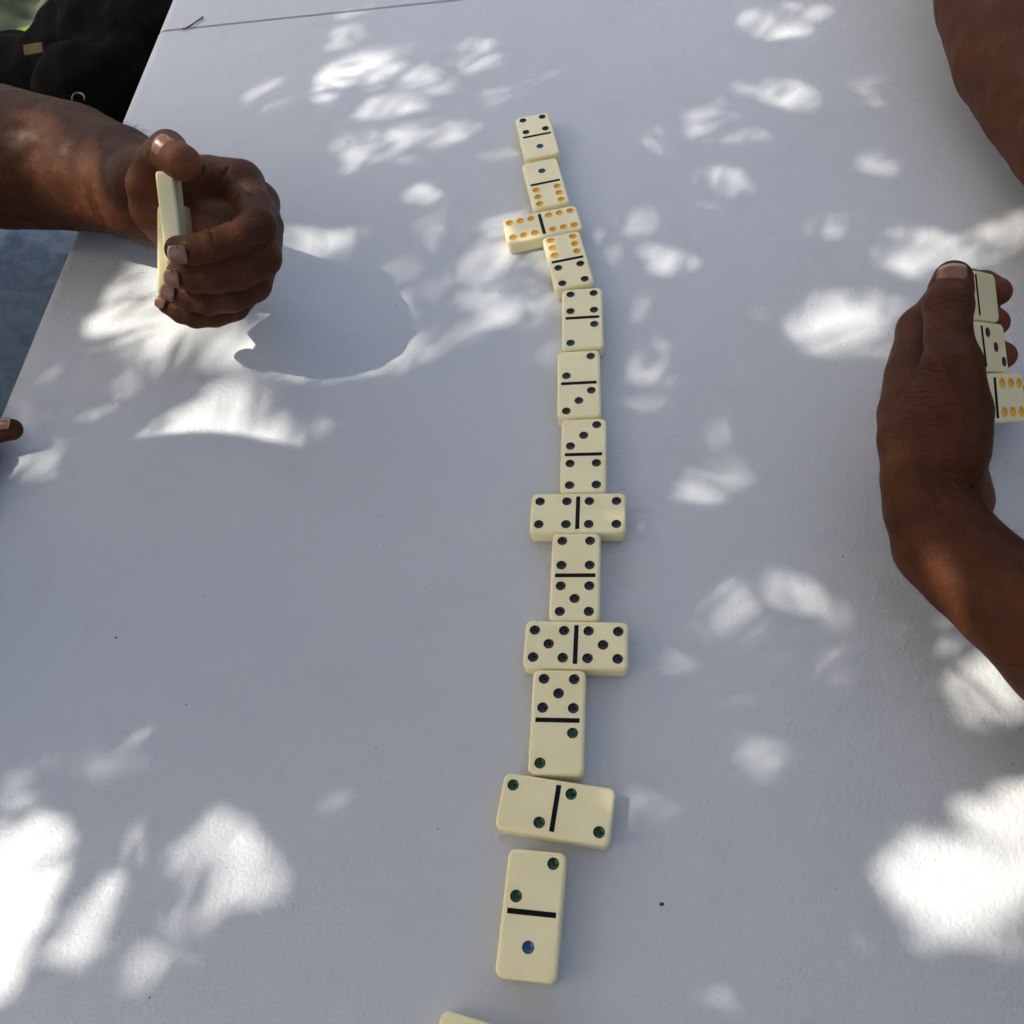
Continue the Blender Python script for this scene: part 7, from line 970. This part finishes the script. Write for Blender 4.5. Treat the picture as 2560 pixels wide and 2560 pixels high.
114,792,32,14,137,-179,838,34,14,201,-417,109,35,15,34,502,593,34,11,116,-325,823,35,12,147,29,333,34,14,117,-135,-19,28,12,252,-197,994,35,11,274,-1,318,31,14,142,-50,887,34,14,242,15,974,27,9,107,474,910,32,10,92,341,200,26,9,110,173,174,26,9,50,
479,323,34,15,103,-269,1008,34,13,121,467,984,23,10,174,103,688,34,12,250,-165,620,31,12,230,412,876,31,14,287,-377,1,31,13,262,399,397,36,12,24,241,902,29,13,133,451,86,26,11,256,-445,-16,28,10,296,-460,253,34,13,78,-165,230,34,13,263,-289,657,29,13,199,
376,662,36,16,59,446,386,34,14,86,109,500,30,10,30,-117,645,29,10,285,466,833,34,15,90,199,217,28,9,175,386,388,32,11,56,199,671,29,12,119,281,3,34,13,98,53,331,35,14,166,-398,181,32,13,98,-385,-10,25,10,290,43,247,30,12,187,-442,590,34,15,127,
-305,535,30,12,85,-90,279,31,14,68,-393,31,31,11,295,460,108,35,15,158,-429,160,35,11,245,-391,849,30,11,132,341,222,33,15,288,-86,-42,31,11,203,-403,994,31,12,349,321,701,25,10,219,-54,1048,28,11,25,-26,-55,35,15,108,56,304,34,10,275,-83,274,28,12,4,
440,825,36,13,49,372,-78,25,10,264,404,458,28,9,6,383,337,31,14,71,300,612,36,14,129,430,393,30,9,228,328,608,34,15,78,-248,865,25,10,234,12,130,30,12,292,423,591,34,15,210,472,189,30,12,31,417,31,31,13,289,437,106,34,16,298,304,945,34,14,130,
-256,549,34,15,236,298,195,34,15,348,-290,628,28,11,222,494,766,30,12,69,36,47,29,9,30,-147,904,36,13,212,219,634,30,13,251,5,279,34,11,81,150,1016,34,15,83,-397,216,27,11,146,40,803,30,13,184,-457,440,32,13,95,-195,-87,36,16,181,-452,13,30,14,183,
-391,403,32,14,103,-451,495,25,10,259,-398,266,33,15,249,-300,755,35,14,261,336,500,34,11,152,248,829,29,12,3,-425,938,32,11,219,301,1037,26,11,149,286,731,34,15,270,-7,1079,32,15,225,-83,-14,36,11,333,150,-33,32,13,150,450,196,30,10,170,446,787,29,11,229,
-88,665,28,11,141,55,-71,29,13,203,339,737,35,13,275,-379,1067,35,14,57,-354,1017,34,14,329,-321,847,33,13,218,25,981,34,11,95,415,813,35,13,124,-150,768,30,13,335,108,504,34,14,167,-347,879,28,11,68,-103,246,33,15,89,-216,1075,34,11,14,292,-29,26,10,317,
306,335,25,11,291,376,112,29,9,44,410,628,33,12,264,520,945,23,9,79,-251,1005,35,12,148,-11,294,27,10,222,77,300,34,14,189,-158,651,33,10,140,138,741,32,11,26,25,268,34,15,39,265,-3,35,15,278,-442,397,31,14,318,362,613,25,9,132,426,134,31,12,335,
266,208,31,14,210,-39,952,27,11,318,-212,974,32,13,355,234,1026,36,14,333,-124,243,36,15,33,-285,344,28,9,28,-2,922,28,10,118,473,1003,30,12,38,391,1029,26,10,290,504,21,36,14,316,324,865,36,15,167,76,786,30,12,321,130,975,31,10,194,-219,777,35,15,274,
-66,925,35,11,14,-318,333,30,12,299,-112,1046,27,12,335,362,296,34,15,317,336,807,29,13,214,32,1071,30,12,36,-56,227,35,16,266,418,621,35,11,269,304,521,34,15,351,334,443,34,15,335,458,1063,35,15,163,35,-73,34,13,47,-317,477,33,14,295,78,733,35,14,285,
-367,-11,27,10,299,154,609,28,11,163,-76,312,31,14,338,330,430,29,11,19,-402,-38,33,10,310,162,106,35,13,46,-410,328,23,8,336,37,533,32,13,189,209,72,34,13,51,98,109,28,12,56,-298,480,28,12,22,-18,927,34,15,174,275,456,32,14,39,103,22,32,11,1,
13,551,30,10,290,208,949,34,11,174,412,435,32,10,109,463,789,31,12,352,-306,563,30,11,339,439,308,31,11,268,195,103,29,12,289,456,933,29,11,86,91,-22,30,14,97,208,770,31,14,166,16,920,35,13,167,275,530,35,12,203,-258,-32,27,12,28,-140,188,29,10,100,
317,700,33,12,334,145,780,34,13,257,349,1043,24,8,121,-61,572,25,11,162,525,549,33,13,128,361,587,34,12,342,190,755,34,15,248,-403,444,33,11,356,137,821,34,15,316,79,411,32,14,252,455,586,31,12,303,170,616,33,14,101,525,887,30,14,227,73,1022,30,10,239,
116,676,35,13,93,440,440,32,13,268,-219,678,29,10,339,-151,174,30,14,198,-101,-17,35,12,231,394,-65,35,11,266,-305,862,36,14,261,-313,715,33,11,334,455,142,26,10,138,-183,906,36,16,176,256,907,34,16,274,469,1025,35,14,57,-361,600,30,11,246,328,60,31,13,140,
481,115,27,12,86,275,954,35,13,108,-437,-4,29,11,159,334,1039,31,14,38,-381,639,34,14,203,333,144,34,16,106,-323,-32,25,12,184,105,585,34,15,276,517,967,34,10,265,-31,667,23,8,281,525,344,33,13,257,-182,998,34,12,144,-107,328,35,13,17,467,923,36,15,59,
-78,968,32,13,42,-381,1085,34,11,3,-395,948,32,13,7,-216,798,33,14,255,-451,372,35,14,123,-370,307,33,14,287,496,890,33,13,107,409,158,30,12,91,82,-60,27,12,47,-431,857,34,15,266,131,976,35,15,156,289,329,28,10,87,-368,-53,34,13,176,185,670,32,12,180,
169,585,34,15,82,-119,863,36,14,355,-163,679,32,13,54,526,-10,36,13,289,-260,-64,35,16,16,-439,-60,35,14,119,498,375,36,12,290,278,267,35,14,174,382,375,32,13,74,-351,417,33,15,5,-410,1047,27,11,63,-190,1036,33,15,340,101,556,36,11,175,411,51,32,10,132,
-184,38,36,15,143,70,58,35,12,198,91,846,27,12,292,-206,635,35,16,188,-306,137,35,15,171,-435,780,33,15,238,305,-80,35,14,117,206,1079,34,15,179,-135,315,35,15,157,223,0,34,13,171,64,1038,33,14,261,300,103,33,13,226,-344,284,27,11,258,-131,271,35,16,65,
527,863,34,13,161,-326,25,36,16,331,224,861,28,10,342,87,1047,34,13,306,281,776,35,14,254,383,-82,26,12,26,-361,42,29,13,242,-1,31,28,11,145,525,101,36,15,273,-271,1066,35,16,354,-136,227,32,11,191,373,841,35,13,105,370,-19,33,14,139,84,900,30,14,258,
416,404,36,12,130,525,281,35,15,114,-173,946,33,15,350,208,1057,24,9,190,-355,519,32,14,308,-453,896,35,16,61,-242,994,35,15,170,274,910,33,15,330,-100,1009,28,13,162,-362,583,30,12,211,273,352,32,11,93,412,502,34,14,281,119,919,32,14,150,9,686,23,8,151,
512,1085,32,15,159,-175,318,35,14,304,-243,82,33,15,59,235,115,35,16,58,-231,950,36,14,286,340,269,34,16,117,-391,482,28,12,195,481,466,36,16,254,-197,278,32,15,310,215,276,30,11,19,247,1081,29,9,193,151,225,33,14,257,-40,1083,31,14,220,-397,751,35,15,4,
111,735,32,14,344,-298,180,35,16,304,500,620,34,14,360,156,513,26,11,1,-290,645,32,11,111,37,827,35,13,21,-175,875,32,12,165,48,-83,36,16,176,-338,734,32,11,136,67,919,35,15,115,-374,708,31,13,258,-184,-20,26,10,114,-195,-80,34,13,65,-359,669,32,12,322,
455,621,36,15,339,394,876,35,15,245,-346,842,31,11,25,43,71,36,14,309,-190,1081,35,16,218,-310,517,33,14,297,309,430,30,13,223,-73,1087,29,13,213,234,687,35,14,254,299,830,32,12,341,297,715,30,13,277,-59,788,16,5,323,-215,507,16,6,81,-71,705,19,6,20,
-49,402,16,6,82,75,450,21,9,260,330,386,19,8,52], 2100, 2500, 'foliage', 2)
def limb(name, pts, rads):
    o = tube(name, pts, rads, M['bark'], tree, 9); child_fix(o, tree); return o
limb('trunk', [(-1900, 1500, -740), (-1870, 1480, 200), (-1800, 1440, 1200), (-1760, 1400, 2300), (-1700, 1350, 3200)], [150, 125, 110, 85, 45])
limb('bough', [(-1860, 1475, 500), (-1600, 1300, 820), (-1420, 1150, 950), (-1300, 1020, 1000)], [60, 42, 26, 12])
limb('bough', [(-1780, 1420, 1700), (-1600, 1700, 2200), (-1300, 1850, 2350), (-1100, 1950, 2400)], [70, 50, 34, 15])
limb('bough', [(-1780, 1420, 1500), (-2000, 900, 2000), (-2100, 300, 2300)], [60, 40, 20])
T3 = [(w_, ax, ay, bx, by) for w_, ax, ay, bx, by in [[0.7,-69.7,707.1,-58.8,695.4],[0.7,-58.8,695.4,-44.8,705.4],[2.0,10.0,446.2,25.5,451.8],[2.0,25.5,451.8,45.3,462.2],[2.0,45.3,462.2,56.3,468.4],[1.5,9.5,442.9,31.3,439.6],[1.5,31.3,439.6,55.0,437.9],[1.5,32.4,454.4,31.5,431.5],[1.5,31.5,431.5,27.2,404.2],[1.8,-38.4,695.3,-16.6,694.7],[1.8,-16.6,694.7,0.3,714.3],[1.8,-26.8,680.9,-4.2,677.4],[1.8,-4.2,677.4,19.9,684.7],[1.8,19.9,684.7,66.1,709.9],[1.8,-54.7,749.2,-36.1,769.8],[1.8,-36.1,769.8,-26.1,777.3],[2.2,-40.1,693.4,-21.7,701.8],[2.2,-21.7,701.8,-9.9,715.6],[1.5,-75.1,714.4,-66.3,693.1],[3.1,-39.6,610.0,-33.2,619.0],[1.5,-234.5,509.2,-215.7,507.9],[1.5,-215.7,507.9,-207.9,508.8],[1.8,-247.2,472.3,-220.2,476.8],[1.8,-220.2,476.8,-208.2,480.6],[1.3,-210.8,469.8,-217.8,431.7],[1.1,84.6,180.5,96.8,172.8],[1.1,96.8,172.8,108.3,163.7],[1.5,109.0,182.8,115.2,166.8],[1.8,182.0,141.9,187.8,118.5]]]
for w_, ax, ay, bx, by in T3:
    z = 700; limb('twig', [(ax-KX*z, ay-KY*z, z), (bx-KX*z, by-KY*z, z+10)], [w_*.62, w_*.5])
